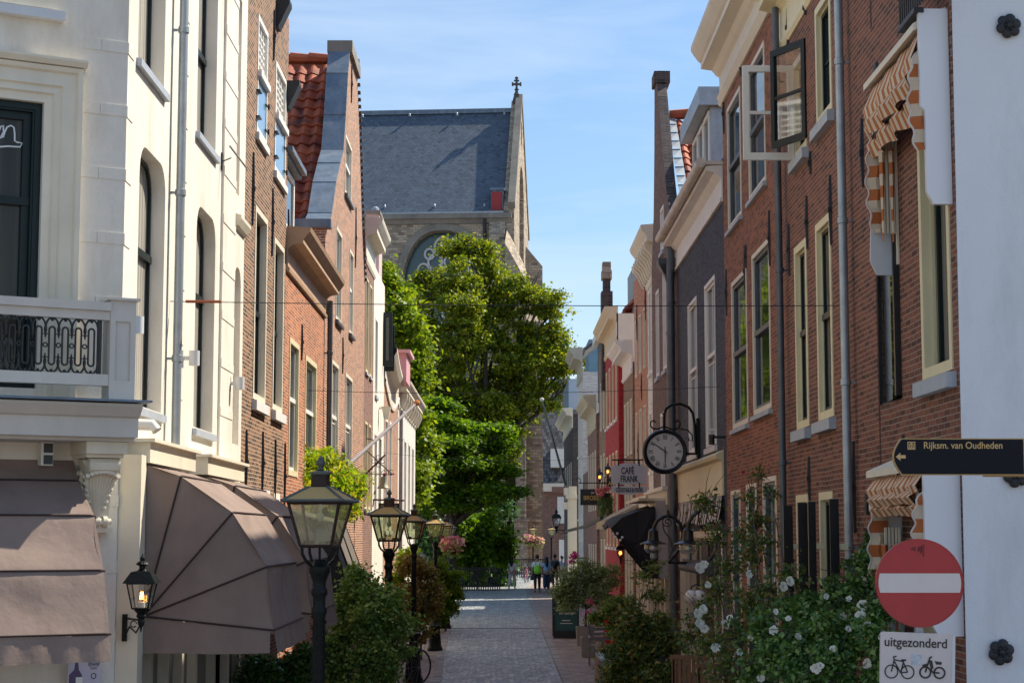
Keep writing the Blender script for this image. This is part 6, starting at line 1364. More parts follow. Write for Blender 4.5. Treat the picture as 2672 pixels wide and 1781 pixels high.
sg2 = thing('shop_sign', 'black rectangular sign with gold lettering on an iron arm', 'shop sign', onY(1540, 1290, 54)); dS2 = 54.; x0, x1 = pz(1509, 0, dS2).x, pz(1571, 0, dS2).x; z1, z0 = pz(0, 1275, dS2).z, pz(0, 1317, dS2).z
b = MB(); b.box((x0, dS2, z0), (x1, dS2+.04, z1)); b.build('board', M_black, sg2); text('BROERS', .185, M_gold, sg2, ((x0+x1)/2, dS2-.012, (z0+z1)/2-.03), sx=.85, bold=.002); text('the', .09, M_white, sg2, ((x0+x1)/2, dS2-.012, z1-.11), sx=.8)
b = MB(); zz = pz(0, 1259, dS2).z; b.tube([(x0-.05, dS2, zz), (X9, dS2, zz)], .018, 6); b.tube([(x0+.1, dS2, z1), (x0+.1, dS2, zz)], .012, 5); b.tube([(x1-.1, dS2, z1), (x1-.1, dS2, zz)], .012, 5)
b.tube([(x0-.05+.07*math.cos(a), dS2, zz+.07+.07*math.sin(a)) for a in [-1.5+i*.7 for i in range(8)]], .012, 5); b.build('bracket', M_iron, sg2)
for i, (px, py, lb) in enumerate(((1565, 1243, 'small black lantern glowing orange, left one of a pair by the red house'), (1586, 1229, 'small black lantern glowing orange, right one of a pair by the red house'))):
    p = onY(px, py+8, 49.5); wall_lantern(lb, p, .16, True, (X7-p.x, 0), M_black, 'lit lanterns by the red house')
p = onY(1591, 1262, 49.3); t = thing('pub_sign', 'small dark sign with a letter A below the right orange lantern', 'sign', p); b = MB(); b.prism([(-.0, 0)], 0, 0) if 0 else b.box((p.x-.09, p.y, p.z-.16), (p.x+.09, p.y+.03, p.z+.16)); b.box((p.x+.09, p.y, p.z+.1), (X7, p.y+.03, p.z+.13)); b.build('board', M_black, t); text('A', .18, M_gold, t, (p.x, p.y-.012, p.z))
hb = thing('flower_basket', 'trailing green hanging basket with pink flowers right of the black sign', 'flower basket', onY(1582, 1300, 48)); k_ = 48/F0
q = onY(1580, 1325, 48); leaf_mesh('foliage', leafmat('trailing_leaves', [(.05, .12, .04), (.10, .19, .07), (.16, .26, .12)], .3), [(q.x-.08, q.y, q.z, 11*k_, .2, 34*k_), (q.x+.1, q.y, q.z+.05, 9*k_, .2, 30*k_), (q.x, q.y, q.z+.25, 17*k_, .25, 12*k_)], 2600, .06, hb, 3, clump=.08, per=6, aspect=.3, up=0)
q = onY(1578, 1283, 47.8); leaf_mesh('flowers', leafmat('pink_red_petals', [(.7, .3, .45), (.6, .03, .05), (.75, .55, .65)], .2), [(q.x-.12, q.y, q.z, 11*k_, .15, 9*k_), (q.x+.06, q.y, q.z+.07, 8*k_, .15, 7*k_)], 260, .07, hb, 4, clump=.05, per=5, aspect=.9)
b = MB(); b.tube([(q.x, 48, q.z), (q.x, 48, q.z+.4)], .01, 4); b.tube([(q.x, 48, q.z+.4), (X7, 48, q.z+.42)], .015, 5); b.lathe([(.03, -.25), (.16, -.15), (.18, 0)], (q.x, 48, q.z-.02), 10); b.build('hanger', M_iron, hb)
# ================================================================== black cafe awning
t = thing('awning', 'black canvas cafe awning hanging down below the cafe sign', 'awning', (XR, 38, 2)); b = MB()
dA0, dA1 = onX(1741, 1440, XR+.0).y, 41.3
dA0 = 37.2
def pa(px, py, d): return onY(px, py, d)
tp0, tp1 = pa(1708, 1322, dA0), pa(1600, 1352, dA0); bt = pa(1717, 1508, dA0); n_ = 12; g = []; rg = random.Random(8)
path = [tp0, pa(1660, 1335, dA0), pa(1622, 1348, dA0), pa(1592, 1376, dA0)]
for j in range(n_+1):
    f = j/n_
    for i, q in enumerate(path): g.append((q.x+.02*rg.uniform(-1, 1), q.y+f*3.2, q.z+.0*f+.03*rg.uniform(-1, 1)-.04*math.sin(f*9+i)))
b.add(g, [(j*4+i, j*4+i+1, (j+1)*4+i+1, (j+1)*4+i) for j in range(n_) for i in range(3)]); b.build('canvas', M_blackcanvas, t, smooth=True)
b = MB(); g = []
A1 = [(1708, 1322), (1622, 1348), (1592, 1376)]; 
poly_ = [(1710, 1322), (1660, 1335), (1622, 1350), (1594, 1378), (1612, 1400), (1640, 1440), (1668, 1478), (1700, 1508), (1718, 1508), (1716, 1440), (1712, 1380)]
P3 = [pa(px, py, dA0+(.02 if i % 2 else -.03)) for i, (px, py) in enumerate(poly_)]; cen = sum(P3, Vector())/len(P3); cen.y -= .06
b.add([tuple(cen)]+[tuple(q) for q in P3], [(0, i+1, (i+1) % len(P3)+1) for i in range(len(P3))]); b.build('side_cheek', M_blackcanvas, t)
b = MB(); 
for k in range(3): b.tube([pa(1596+k*9, 1378+k*3, dA0-.02), pa(1640+k*9, 1440, dA0-.04), pa(1690+k*8, 1500, dA0-.02)], .022, 6)
b.build('arm', M_black, t)
b = MB(); c0_, c1_ = pa(1711, 1306, dA0+.05), pa(1741, 1509, dA0+.05); b.box((c0_.x, dA0+.04, c1_.z), (XR-.001, dA0+.2, c0_.z)); b.build('side_casing', mat('greige_paint', (.40, .35, .34), .6, .05, 3.), t)
b = MB(); b.box((c0_.x-.35, dA0+.1, c0_.z), (XR-.001, 41.2, c0_.z+.06)); b.build('awning_box', M_creamd, t)
sf = thing('shopfront', 'cream cafe shopfront under the black awning', 'shopfront', (XR-.2, 37, 0)); b = MB(TR)
b.each = True
for u_ in (37.0, 38.2, 39.3, 40.6, 41.5): b.box((u_, 0, .002), (u_+.18, 3.6, .14))
b.build('pilaster', M_creamd, sf); b = MB(TR); b.box((36.9, 3.6, .002), (41.68, 3.9, .2)); b.box((36.8, 3.9, .002), (41.7, 3.98, .3)); b.build('fascia', M_creamd, sf)
b = MB(TR); b.box((37.1, .0, .003), (41.6, 3.5, .03)); b.build('shop_window', M_glass, sf)
b = MB(FR(X6)); 
for u_ in (42.2, 43.2, 44.4, 45.5): b.box((u_, 0, .002), (u_+.15, 3.3, .3))
b.box((41.8, 3.3, .002), (46.2, 3.9, .45)); b.each = True; b.build('pilaster', M_creamd, sf)
# second canopy further along, cream with black arm
t = thing('awning', 'cream awning with a black arm beyond the cafe awning', 'awning', (3.4, 46, 3)); b = MB(); q0, q1 = pa(1567, 1359, 46), pa(1640, 1345, 46)
b.add([(q0.x, 44, q0.z), (X6, 44, q1.z+.5), (X6, 48, q1.z+.5), (q0.x, 48, q0.z), (q0.x, 44, q0.z-.2), (q0.x, 48, q0.z-.2)], [(0, 1, 2, 3), (0, 3, 5, 4), (0, 4, 1)]); b.build('canvas', mat('sand_canvas', (.42, .36, .26), .9, .1, 3.), t)
b = MB(); b.tube([tuple(pa(1478, 1385, 60)), tuple(pa(1530, 1372, 52)), tuple(pa(1570, 1350, 46))], .05, 6); b.build('arm', M_black, t)
lt = wall_lantern('lit box lantern under the black cafe awning', onY(1619, 1452, 38.5), .17, True, (.6, 0), M_black)
bl_ = thing('string_lights', 'clear bulbs hanging from the edge of the black awning', 'string lights', onY(1600, 1395, 37)); b = MB()
for px, py in ((1600, 1393), (1611, 1391), (1624, 1401), (1619, 1408), (1606, 1400)): b.ball(tuple(pa(px, py, 36.9)), .028, 8)
b.each = True; b.build('bulb', M_frost, bl_); b = MB(); b.tube([tuple(pa(1596, 1385, 36.92)), tuple(pa(1610, 1384, 36.92)), tuple(pa(1628, 1396, 36.92))], .006, 4); b.build('wire', M_black, bl_)
# ================================================================== gooseneck lamps
def goose(label, dG, pts, shade, top, wallpt):
    t = thing('gooseneck_lamp', label, 'outdoor lamp', onY(*wallpt, dG), 'gooseneck lamps on the facade'); P_ = lambda px, py, o=0: tuple(onY(px, py, dG+o)); b = MB(); k = dG/F0
    b.tube([P_(*q) for q in pts], .035, 8); b.tube([P_(top[0], top[1]-14), P_(top[0], top[1]+5)], [.02, .05], 6)
    b.tube([P_(*pts[-1]), (XR, dG, P_(*pts[-1])[2]-.02)], .03, 6)
    b.build('arm', M_black, t, smooth=True)
    b = MB(); spiral(b, top[0]-1, top[1]+18, 15, 1.6, 1.4, .011, 1, P_); b.tube([P_(top[0]-14, top[1]+22), P_(top[0]-10, top[1]+42), P_(top[0]+6, top[1]+62), P_(top[0]+12, top[1]+90), P_(pts[-1][0]+3, pts[-1][1]-12)], .011, 5); b.build('scroll', M_iron, t)
    c = Vector(P_(*shade)); b = MB(); b.lathe([(.03, .25), (.09, .20), (.10, .05), (.11, .02), (.245, -.03), (.25, -.05), (.10, -.04)], c, 18); b.build('shade', M_black, t, smooth=True)
    b = MB(); b.lathe([(.16, -.05), (.17, -.14), (.12, -.21), (.06, -.22)], c, 16); b.build('glass', M_clear, t, smooth=True); b = MB(); b.ball((c.x, c.y, c.z-.12), .07, 10, sc=(1.2, 1, .8)); b.build('bulb', M_frost, t, smooth=True); b = MB(); b.lathe([(.06, -.21), (.065, -.30), (.04, -.33)], c, 10); b.build('cap', M_zinc, t)
goose('gooseneck lamp left of the thin pipe, in front of the awning casing', 33.6, [(1706, 1395), (1707, 1372), (1716, 1356), (1732, 1347), (1743, 1345), (1760, 1350), (1775, 1366), (1782, 1390), (1778, 1416), (1766, 1440), (1743, 1466)], (1705, 1412), (1743, 1343), (1743, 1466))
goose('gooseneck lamp in front of the cream shopfront, half wound with rose stems', 31.6, [(1795, 1390), (1796, 1366), (1806, 1346), (1822, 1333), (1837, 1329), (1856, 1334), (1872, 1350), (1882, 1378), (1879, 1410), (1866, 1440), (1848, 1462)], (1796, 1412), (1836, 1327), (1848, 1462))
t = thing('globe_lamps', 'white globe lamps on a curled arm behind the roses', 'outdoor lamp', onY(1815, 1545, 31)); b = MB(); [b.ball(tuple(onY(px, 1555, 31)), .115, 16) for px in (1804, 1826)]; b.each = True; b.build('globe', mat('opal_glass', (.78, .76, .76), .15, .02), t, smooth=True)
b = MB(); [b.tube([tuple(onY(px, 1540, 31)), tuple(onY(px, 1530, 31)), tuple(onY(px+12, 1524, 31)), tuple(onY(1860, 1535, 31)), (XR, 31, onY(0, 1535, 31).z)], .016, 6) for px in (1804, 1826)]; b.build('arm', M_iron, t)
t = thing('security_camera', 'small black camera beside the slate house window', 'camera', onX(1880, 1140, XR)); p = onX(1876, 1140, XR-.1); b = MB(); b.lathe([(.05, -.12), (.05, .04)], (p.x-.12, p.y, p.z), 10); b.box((p.x-.1, p.y-.02, p.z-.02), (XR, p.y+.02, p.z+.02)); b.build('housing', M_black, t); b = MB(); b.box((p.x-.2, p.y-.03, p.z+.1), (p.x-.05, p.y+.03, p.z+.14)); b.build('bracket', M_white, t)
# ================================================================== open casements on the right
t = thing('casement', 'open white framed casement with two panes, swung out over the street', 'window', onX(2074, 290, XR)); yC_ = onX(2074, 290, XR).y
x0 = onY(1938, 290, yC_).x; z1, z0 = onY(2000, 172, yC_).z, onY(2000, 418, yC_).z; TS = FY(yC_); b = MB(TS); ring(b, rect(x0, XR-.02, z0, z1), rect(x0+.075, XR-.09, z0+.09, z1-.08), -.025, .025); zm = (z0+z1)/2-.0; b.box((x0+.073, zm-.02, -.02), (XR-.088, zm+.02, .02)); b.build('frame', M_white, t)
b = MB(TS); b.poly(rect(x0+.07, XR-.08, z0+.08, z1-.07), [], 0); b.build('pane', M_clear, t)
t = thing('casement', 'open dark green casement angled back beside the white one', 'window', onX(2104, 240, XR)); a_ = onX(2104, 240, XR-.0); h = Vector((-.31, .60, 0)).normalized(); wdt = .68
def TD(u, v, w_): q = a_+h*u; nn = Vector((-h.y, h.x, 0)); return (q.x+nn.x*w_, q.y+nn.y*w_, v)
z1, z0 = onY(2104, 100, a_.y).z, onY(2104, 360, a_.y).z; b = MB(TD); ring(b, rect(0, wdt, z0, z1), rect(.07, wdt-.07, z0+.08, z1-.08), -.025, .025); zm = (z0+z1)/2; b.box((.068, zm-.018, -.02), (wdt-.068, zm+.018, .02)); b.build('frame', M_darkgreen, t)
b = MB(TD); b.poly(rect(.06, wdt-.06, z0+.07, z1-.07), [], 0); b.build('pane', M_clear, t)
# black shutters at ground floor
for px0, px1, y0_, y1_, lb in ((2067, 2043, 1318, 1500, 'left one of the black shutters, hanging beside the dark downpipe'), (2106, 2081, 1311, 1500, 'second black shutter from the dark downpipe'), (2127, 2108, 1308, 1500, 'third black shutter from the dark downpipe'), (2187, 2164, 1301, 1520, 'black shutter nearest the pale zinc downpipe')):
    p = onX(px0, y0_, XR-.25); yy = p.y; z1 = p.z; xx0 = onY(px1, 1350, yy).x; xx1 = onY(px0, 1350, yy).x; t = thing('shutter', lb, 'shutter', (xx1, yy, .8), 'black shutters of the brick house'); b = MB(FY(yy)); b.box((xx0, .8, 0), (xx1, z1, .04)); 
    b.box((xx0+.02, .9, .041), (xx1-.02, z1-.1, .05)); b.build('leaf', M_black, t); b = MB(FY(yy)); b.box((xx1-.01, z1-.5, -.01), (xx1+.09, z1-.44, .03)); b.box((xx1-.01, 1.2, -.01), (xx1+.09, 1.26, .03)); b.each = True; b.build('hinge', M_yellowp, t)
# ================================================================== striped markies awnings on the right
M_str = stripes('orange_cream_stripes', (.43, .125, .035), (.60, .49, .36), .215, 2)
M_strf = stripes('orange_cream_fine_stripes', (.46, .16, .05), (.64, .53, .40), .085, 1)
M_bin = mat('cream_binding', (.62, .55, .5), .8)
def markies(label, yn, yf_, zt, z_cheek, z_fab, box=True, xf=3.38, fold=1.):
    t = thing('awning', label, 'awning', (XR, yn, z_cheek), 'orange striped awnings'); T_ = FR(XR); pj = XR-xf
    b = MB(T_)
    out_ = [(yn, z_cheek), (yn, zt)]
    # near cheek: box with bevelled foot and a step
    b.prism([(yn, 0)], 0, 0) if 0 else None
    tb = MB(FY(yn))
    tb.prism([(xf+.07, z_cheek), (XR-.004, z_cheek), (XR-.004, zt), (xf-.02, zt), (xf-.02, zt-.80), (xf+.015, zt-.84), (xf+.015, z_cheek+.10)], 0, -.06); tb.build('side_panel', mat('white_coated_metal', (.70, .72, .76), .35, .02, 2.), t)
    b = MB(T_); b.profu([(.0, zt), (.0, zt-.05), (pj-.0, zt-.14), (pj+.05, zt-.16), (pj+.05, zt-.10), (.0, zt+.04)], yn+.07, yf_); b.build('top_box', M_creamd, t)
    b = MB(FY(yf_)); b.prism([(xf+.04, z_fab-.38), (XR-.004, z_fab-.38), (XR-.004, zt-.05), (XR-.16, zt-.3), (xf+.03, zt-.5), (xf-.02, z_fab-.25)], 0, -.03); b.build('side_panel', M_greyp, t)
    # hanging scalloped side wings
    for yy, sx_, zt2, zb_ in ((yf_-.04, .02, zt-.16-.39*fold, z_fab), (yn+.08, .07, zt-.32, z_cheek+.45)):
        b = MB(FY(yy)); n = 44; g = []
        for i in range(n+1):
            f = i/n; z = zt2+(zb_-zt2)*f; e = xf-sx_-.016*math.sin(f*math.pi*2*4.6)-.02*math.sin(f*math.pi)+.05*max(0, f-.8)*5*.5+(.08*(1-f*8) if f < .125 else 0); rt_ = xf-sx_+.14; w1 = .012*math.sin(f*20)
            g += [(e, z, .02*math.sin(f*9)), ((e+rt_)/2, z, .03+w1), (rt_, z, 0)]
        b.add(g, [(3*i+j, 3*i+3+j, 3*i+4+j, 3*i+1+j) for i in range(n) for j in (0, 1)]); b.build('wing', M_str, t, smooth=True, uv=False, off=(0, 0, 0))
        b = MB(FY(yy)); b.tube([g[3*i] for i in range(n+1)], .009, 5); b.build('binding', M_bin, t)
    # bunched fabric and scalloped valance between
    b = MB(T_); n = 60
    for k, (zz, ww, hh) in enumerate(((zt-.16, pj+.02, .42*fold), (zt-.16-.26*fold, pj+.05, .22*fold), (zt-.16-.39*fold, pj-.02, .25*fold))):
        g = []
        for i in range(n+1):
            f = i/n; u = yn+.12+(yf_-yn-.16)*f; s_ = .03*math.sin(f*22+k*2); g += [(u, zz, ww-.04+s_*.3), (u, zz-hh*.5, ww+.04+s_), (u, zz-hh*(.92+.10*abs(math.sin(f*14))), ww-.01+s_*1.3)]
        b.add(g, [(3*i+j, 3*i+3+j, 3*i+4+j, 3*i+1+j) for i in range(n) for j in (0, 1)])
    b.build('folded_canvas', M_strf, t, smooth=True, uv=False)
    b = MB(FY(yf_-.1)); 
    for k in range(4): xx = xf+.08+k*.030; b.box((xx, z_fab-.02, .0), (xx+.018, zt-.6, .03))
    b.box((xf+.195, z_fab-.3, 0), (xf+.215, zt-.6, .05)); b.build('rail', M_creamd, t)
    b = MB(FY(yf_-.18))
    for k in range(2):
        xx = xf+.03+k*.09; g = []
        for i in range(13): f = i/12; z = zt-.75-.85*f; wd = .03*(1-f*.8); g += [(xx+.03-wd, z, .02), (xx+.03, z, .05), (xx+.03+wd, z, .02)]
        b.add(g, [(3*i+j, 3*i+3+j, 3*i+4+j, 3*i+1+j) for i in range(12) for j in (0, 1)])
    b.build('gathered_strip', M_str, t, smooth=True, uv=False, off=(0, 0, 0))
zt_ = onY(2400, 48, 14.3).z
markies('orange and cream striped awning folded at the upper window by the white wall', 14.03, 16.1, zt_, onY(2450, 545, 14.25).z, onX(2300, 590, 3.38).z)
markies('lower orange striped awning behind the finger sign and no entry sign', 14.03, 16.1, onX(2303, 1193, 3.3).z, onY(2450, 1655, 14.25).z, onY(2350, 1560, 16).z, xf=3.33, fold=.55)
# balcony planter at top right
t = thing('flower_box_rail', 'black ornamental iron rail above the upper striped awning', 'rail', onX(2370, 60, XR)); b = MB(TR); p0, p1 = onX(2350, 75, XR-.25), onX(2440, 5, XR-.2); zq = p0.z
for k in range(14): 
    u = p1.y+(p0.y-p1.y)*k/13; b.tube([(u, zq, .25), (u, zq+.5, .25)], .012, 5); b.tube([(u+.05*math.cos(a), zq+.25+.09*math.sin(a), .25) for a in [i*.8 for i in range(8)]], .01, 4)
b.box((yE+.04, zq-.04, .2), (p0.y, zq, .28)); b.box((yE+.04, zq+.5, .2), (p0.y, zq+.54, .28)); [b.box((u_, zq-.04, 0), (u_+.03, zq, .25)) for u_ in (p1.y, p0.y-.03)]; b.build('railing', M_iron, t)
b = MB(TR); b.box((yE+.3, zq-.14, 0), (p0.y+.1, zq-.05, .16)); b.build('ledge', M_sillg, t)
# thermometer-like strips on the brick
t = thing('wall_plaque', 'small white and red strip plaque on the brick wall', 'plaque', onX(2280, 1310, XR)); p = onX(2279, 1283, XR); q = onX(2283, 1332, XR); b = MB(TR); b.box((p.y-.05, q.z, .003), (p.y+.08, p.z, .03)); b.build('plate', M_white, t); b = MB(TR); b.box((p.y-.055, q.z-.01, .002), (p.y-.05, p.z+.01, .032)); b.build('edge', mat('red_plastic', (.5, .03, .03), .4), t); b = MB(TR); b.box((p.y+.2, q.z-.03, .003), (p.y+.3, p.z, .03)); b.build('grille', M_iron, t)
# ================================================================== traffic signs
M_redsign = mat('traffic_red', (.40, .028, .032), .35, .06, 3., dirt=((.25, .02, .025), .4, 5))
M_wsign = mat('traffic_white', (.60, .56, .55), .4, .05, 4., dirt=((.4, .36, .33), .3, 6))
dN = 12.26; c = onY(2400, 1520, dN); TN = FY(dN); Rn = .30
ns = thing('no_entry_sign', 'round red no entry sign with white bar and scuffed top', 'traffic sign', (c.x, dN+.05, 0))
b = MB(TN); disc = [(c.x+Rn*math.cos(a), c.z+Rn*math.sin(a)) for a in [2*math.pi*i/48 for i in range(48)]]; b.prism(disc, 0, -.004); ring(b, disc, [(c.x+(Rn-.004)*math.cos(a), c.z+(Rn-.004)*math.sin(a)) for a in [2*math.pi*i/48 for i in range(48)]], .004, -.03); b.build('disc', M_redsign, ns)
b = MB(TN); h = .065; w0 = .272; n = 6; bar = [(c.x-w0+.01*(1-((j/n-.5)*2)**2)*-1, c.z-h+2*h*j/n) for j in range(n+1)][::-1]+[(c.x+w0+.01*(1-((j/n-.5)*2)**2), c.z-h+2*h*j/n) for j in range(n+1)]; b.prism(bar, .002, .0015); b.build('bar', mat('bar_white', (.66, .62, .60), .4, .04, 4., dirt=((.5, .46, .43), .3, 6)), ns)
b = MB(TN)
rg = random.Random(4)
for i in range(8): xx = c.x-.05+.09*i/8+rg.uniform(-.008, .008); hh = rg.uniform(.02, .045)*(1.3 if i > 4 else .6); z_ = c.z+.235; b.quad((xx, z_-hh, .0048), (xx+.007, z_-hh, .0048), (xx+.012, z_+hh*.5, .0048), (xx+.006, z_+hh*.5, .0048))
for a_, r_2 in ((-.5, .295), (-1.0, .293), (-2.0, .294), (.7, .293)): xx, zz = c.x+r_2*math.cos(a_), c.z+r_2*math.sin(a_); b.quad((xx-.006, zz, .0062), (xx, zz+.004, .0062), (xx+.006, zz, .0062), (xx, zz-.003, .0062))
b.each = True; b.build('scuff', mat('dark_scuff', (.13, .02, .022), .6), ns)
b = MB(); b.tube([(c.x+.0, dN+.07, -.1), (c.x+.0, dN+.07, c.z+.18)], .03, 12); b.build('post', M_zinc, ns, smooth=True)
x0, x1 = onY(2297, 1700, dN).x, onY(2484, 1700, dN).x; z1, z0 = onY(2400, 1650, dN).z, onY(2400, 1782, dN).z-.02
us = thing('supplementary_sign', 'white plate reading uitgezonderd with bicycle and moped symbols', 'traffic sign', (c.x, dN+.02, z0))
tl = R(2.2); xc, zc2 = (x0+x1)/2, (z0+z1)/2
def TU(u, v, w_): return (xc+(u*math.cos(tl)+v*math.sin(tl)), dN+.002-w_, zc2+(-u*math.sin(tl)+v*math.cos(tl)))
HW, HH = (x1-x0)/2, (z1-z0)/2
def rrect(hw, hh, r, n=5):
    p = []
    for cx_, cz_, s0 in ((hw-r, hh-r, 0), (-hw+r, hh-r, 1), (-hw+r, -hh+r, 2), (hw-r, -hh+r, 3)): p += [(cx_+r*math.cos(math.pi/2*(s0+i/n)), cz_+r*math.sin(math.pi/2*(s0+i/n))) for i in range(n+1)]
    return p
b = MB(TU); b.prism(rrect(HW, HH, .02), 0, -.03); b.build('plate', M_wsign, us)
b = MB(TU); b.box((HW+.0, -HH, -.035), (HW+.02, HH-.005, .004)); b.build('side_edge', M_greyp, us)
text('uitgezonderd', .088, M_ink2, us, TU(-.005, HH-.068, .003), (math.pi/2, tl, 0), .92, .0006, .0012)
b = MB(TU); W_ = .0045
def circ(cx_, cz_, r, n=26): return [(cx_+r*math.cos(2*math.pi*i/n), cz_+r*math.sin(2*math.pi*i/n), .003) for i in range(n)]
zb_ = -.085; lx, rx = -.168, -.058
for cx_ in (lx, rx): b.tube(circ(cx_, zb_, .043), .0042, 5, closed=True)
def ln(*p, r=.0045): b.tube([(x_, z_, .003) for x_, z_ in p], r, 5)
bbx = (-.105, zb_-.005); seat = (-.085, zb_+.075); head = (-.15, zb_+.08)
ln((lx, zb_), head, (-.155, zb_+.098)); ln((-.155, zb_+.1), (-.135, zb_+.103)); ln(head, (-.086, zb_+.07)); ln((-.148, zb_+.068), bbx); ln(bbx, seat); ln(bbx, (rx, zb_)); ln((rx, zb_), (-.088, zb_+.066)); ln((-.10, zb_+.08), (-.07, zb_+.08), r=.006)
b.build('bicycle_symbol', M_ink2, us)
b = MB(TU); lx, rx = .062, .158; zb_ = -.082
for cx_ in (lx, rx): b.tube(circ(cx_, zb_, .036), .006, 5, closed=True)
ln((lx, zb_), (.092, zb_+.10), (.105, zb_+.105), r=.006); ln((.1, zb_+.02), (.115, zb_), (.158, zb_), r=.006)
b.prism([(.085, zb_+.085), (.108, zb_+.08), (.118, zb_+.03), (.1, zb_+.015)], .002, .004); b.prism([(.125, zb_+.078), (.175, zb_+.072), (.17, zb_+.055), (.135, zb_+.055)], .002, .004); b.prism([(.04, zb_+.05), (.075, zb_+.06), (.08, zb_+.045), (.045, zb_+.035)], .002, .004); b.build('moped_symbol', M_ink2, us)
b = MB(TU); b.prism(rrect(.035, .036, .004), .0012, .002); o_ = b.build('sticker', mat('worn_sticker', (.48, .53, .60), .5, .3, 60.), us)
b = MB(); b.box((c.x-.05, dN+.035, z0+.1), (c.x+.05, dN+.045, z1-.05)); b.build('clamp', M_zinc, us)
# finger sign
dF = 11.9; fs_ = thing('finger_sign', 'black and gold finger sign to the museum at right', 'direction sign', onY(2500, 1190, dF)); TF = FY(dF)
xl, xr_ = onY(2330, 1190, dF).x, onY(2671, 1190, dF).x+.006; zt2, zb2 = onY(2500, 1143, dF).z, onY(2500, 1239, dF).z; hh = (zt2-zb2)
def fing(e, xr2): 
    n = 8; left = [(xl+e+(.055-e*.3)*(1-math.sin(math.pi*i/n)), zt2-e-(hh-2*e)*i/n) for i in range(n+1)]
    return left+[(xr2-e, zb2+e), (xr2-e, zt2-e)]
b = MB(TF); b.prism(fing(0, xr_), 0, -.03); b.build('gold_edge', mat('gold_paint', (.42, .27, .09), .4), fs_)
b = MB(TF); b.prism(fing(.007, xr_), .0015, .0); b.build('face', mat('navy_black', (.006, .007, .012), .6, .1, 3., spec=.2), fs_)
M_goldt = mat('gold_text', (.55, .38, .16), .5)
text('Rijksm. van Oudheden', .064, M_goldt, fs_, onY(2513, 1162, dF-.003), sx=.91, ext=.0005, bold=.0006)
b = MB(TF); ic = onY(2378, 1162, dF); s2 = .026; ring(b, rect(ic.x-s2, ic.x+s2, ic.z-s2, ic.z+s2), rect(ic.x-s2+.006, ic.x+s2-.006, ic.z-s2+.006, ic.z+s2-.006), .0015, .003)
b.prism([(ic.x-.018, ic.z+.008), (ic.x+.018, ic.z+.008), (ic.x, ic.z+.02)], .0015, .003); b.prism(rect(ic.x-.018, ic.x+.018, ic.z-.018, ic.z-.013), .0015, .003)
for k in range(3): b.prism(rect(ic.x-.014+k*.011, ic.x-.008+k*.011, ic.z-.013, ic.z+.008), .0015, .003)
ar = onY(2350, 1191, dF); b.prism([(ar.x-.033, ar.z), (ar.x, ar.z+.028), (ar.x-.004, ar.z+.011), (ar.x+.033, ar.z+.011), (ar.x+.033, ar.z-.011), (ar.x-.004, ar.z-.011), (ar.x, ar.z-.028)], .0015, .003); b.build('pictogram', M_goldt, fs_)
x2 = onY(2567, 1243, dF+.06).x; b = MB(FY(dF+.06)); b.prism(rect(x2, xr_+.02, zb2-.008, zt2-.02), 0, -.03); b.build('rear_board', MATS['gold_paint'], fs_)
b = MB(); b.tube([(xr_+.10, dF+.05, -.1), (xr_+.10, dF+.05, zt2+.3)], .038, 12); [b.box((xr_-.02, dF+.02, z_), (xr_+.1, dF+.05, z_+.03)) for z_ in (zb2+.03, zt2-.06)]; b.build('post', M_black, fs_)
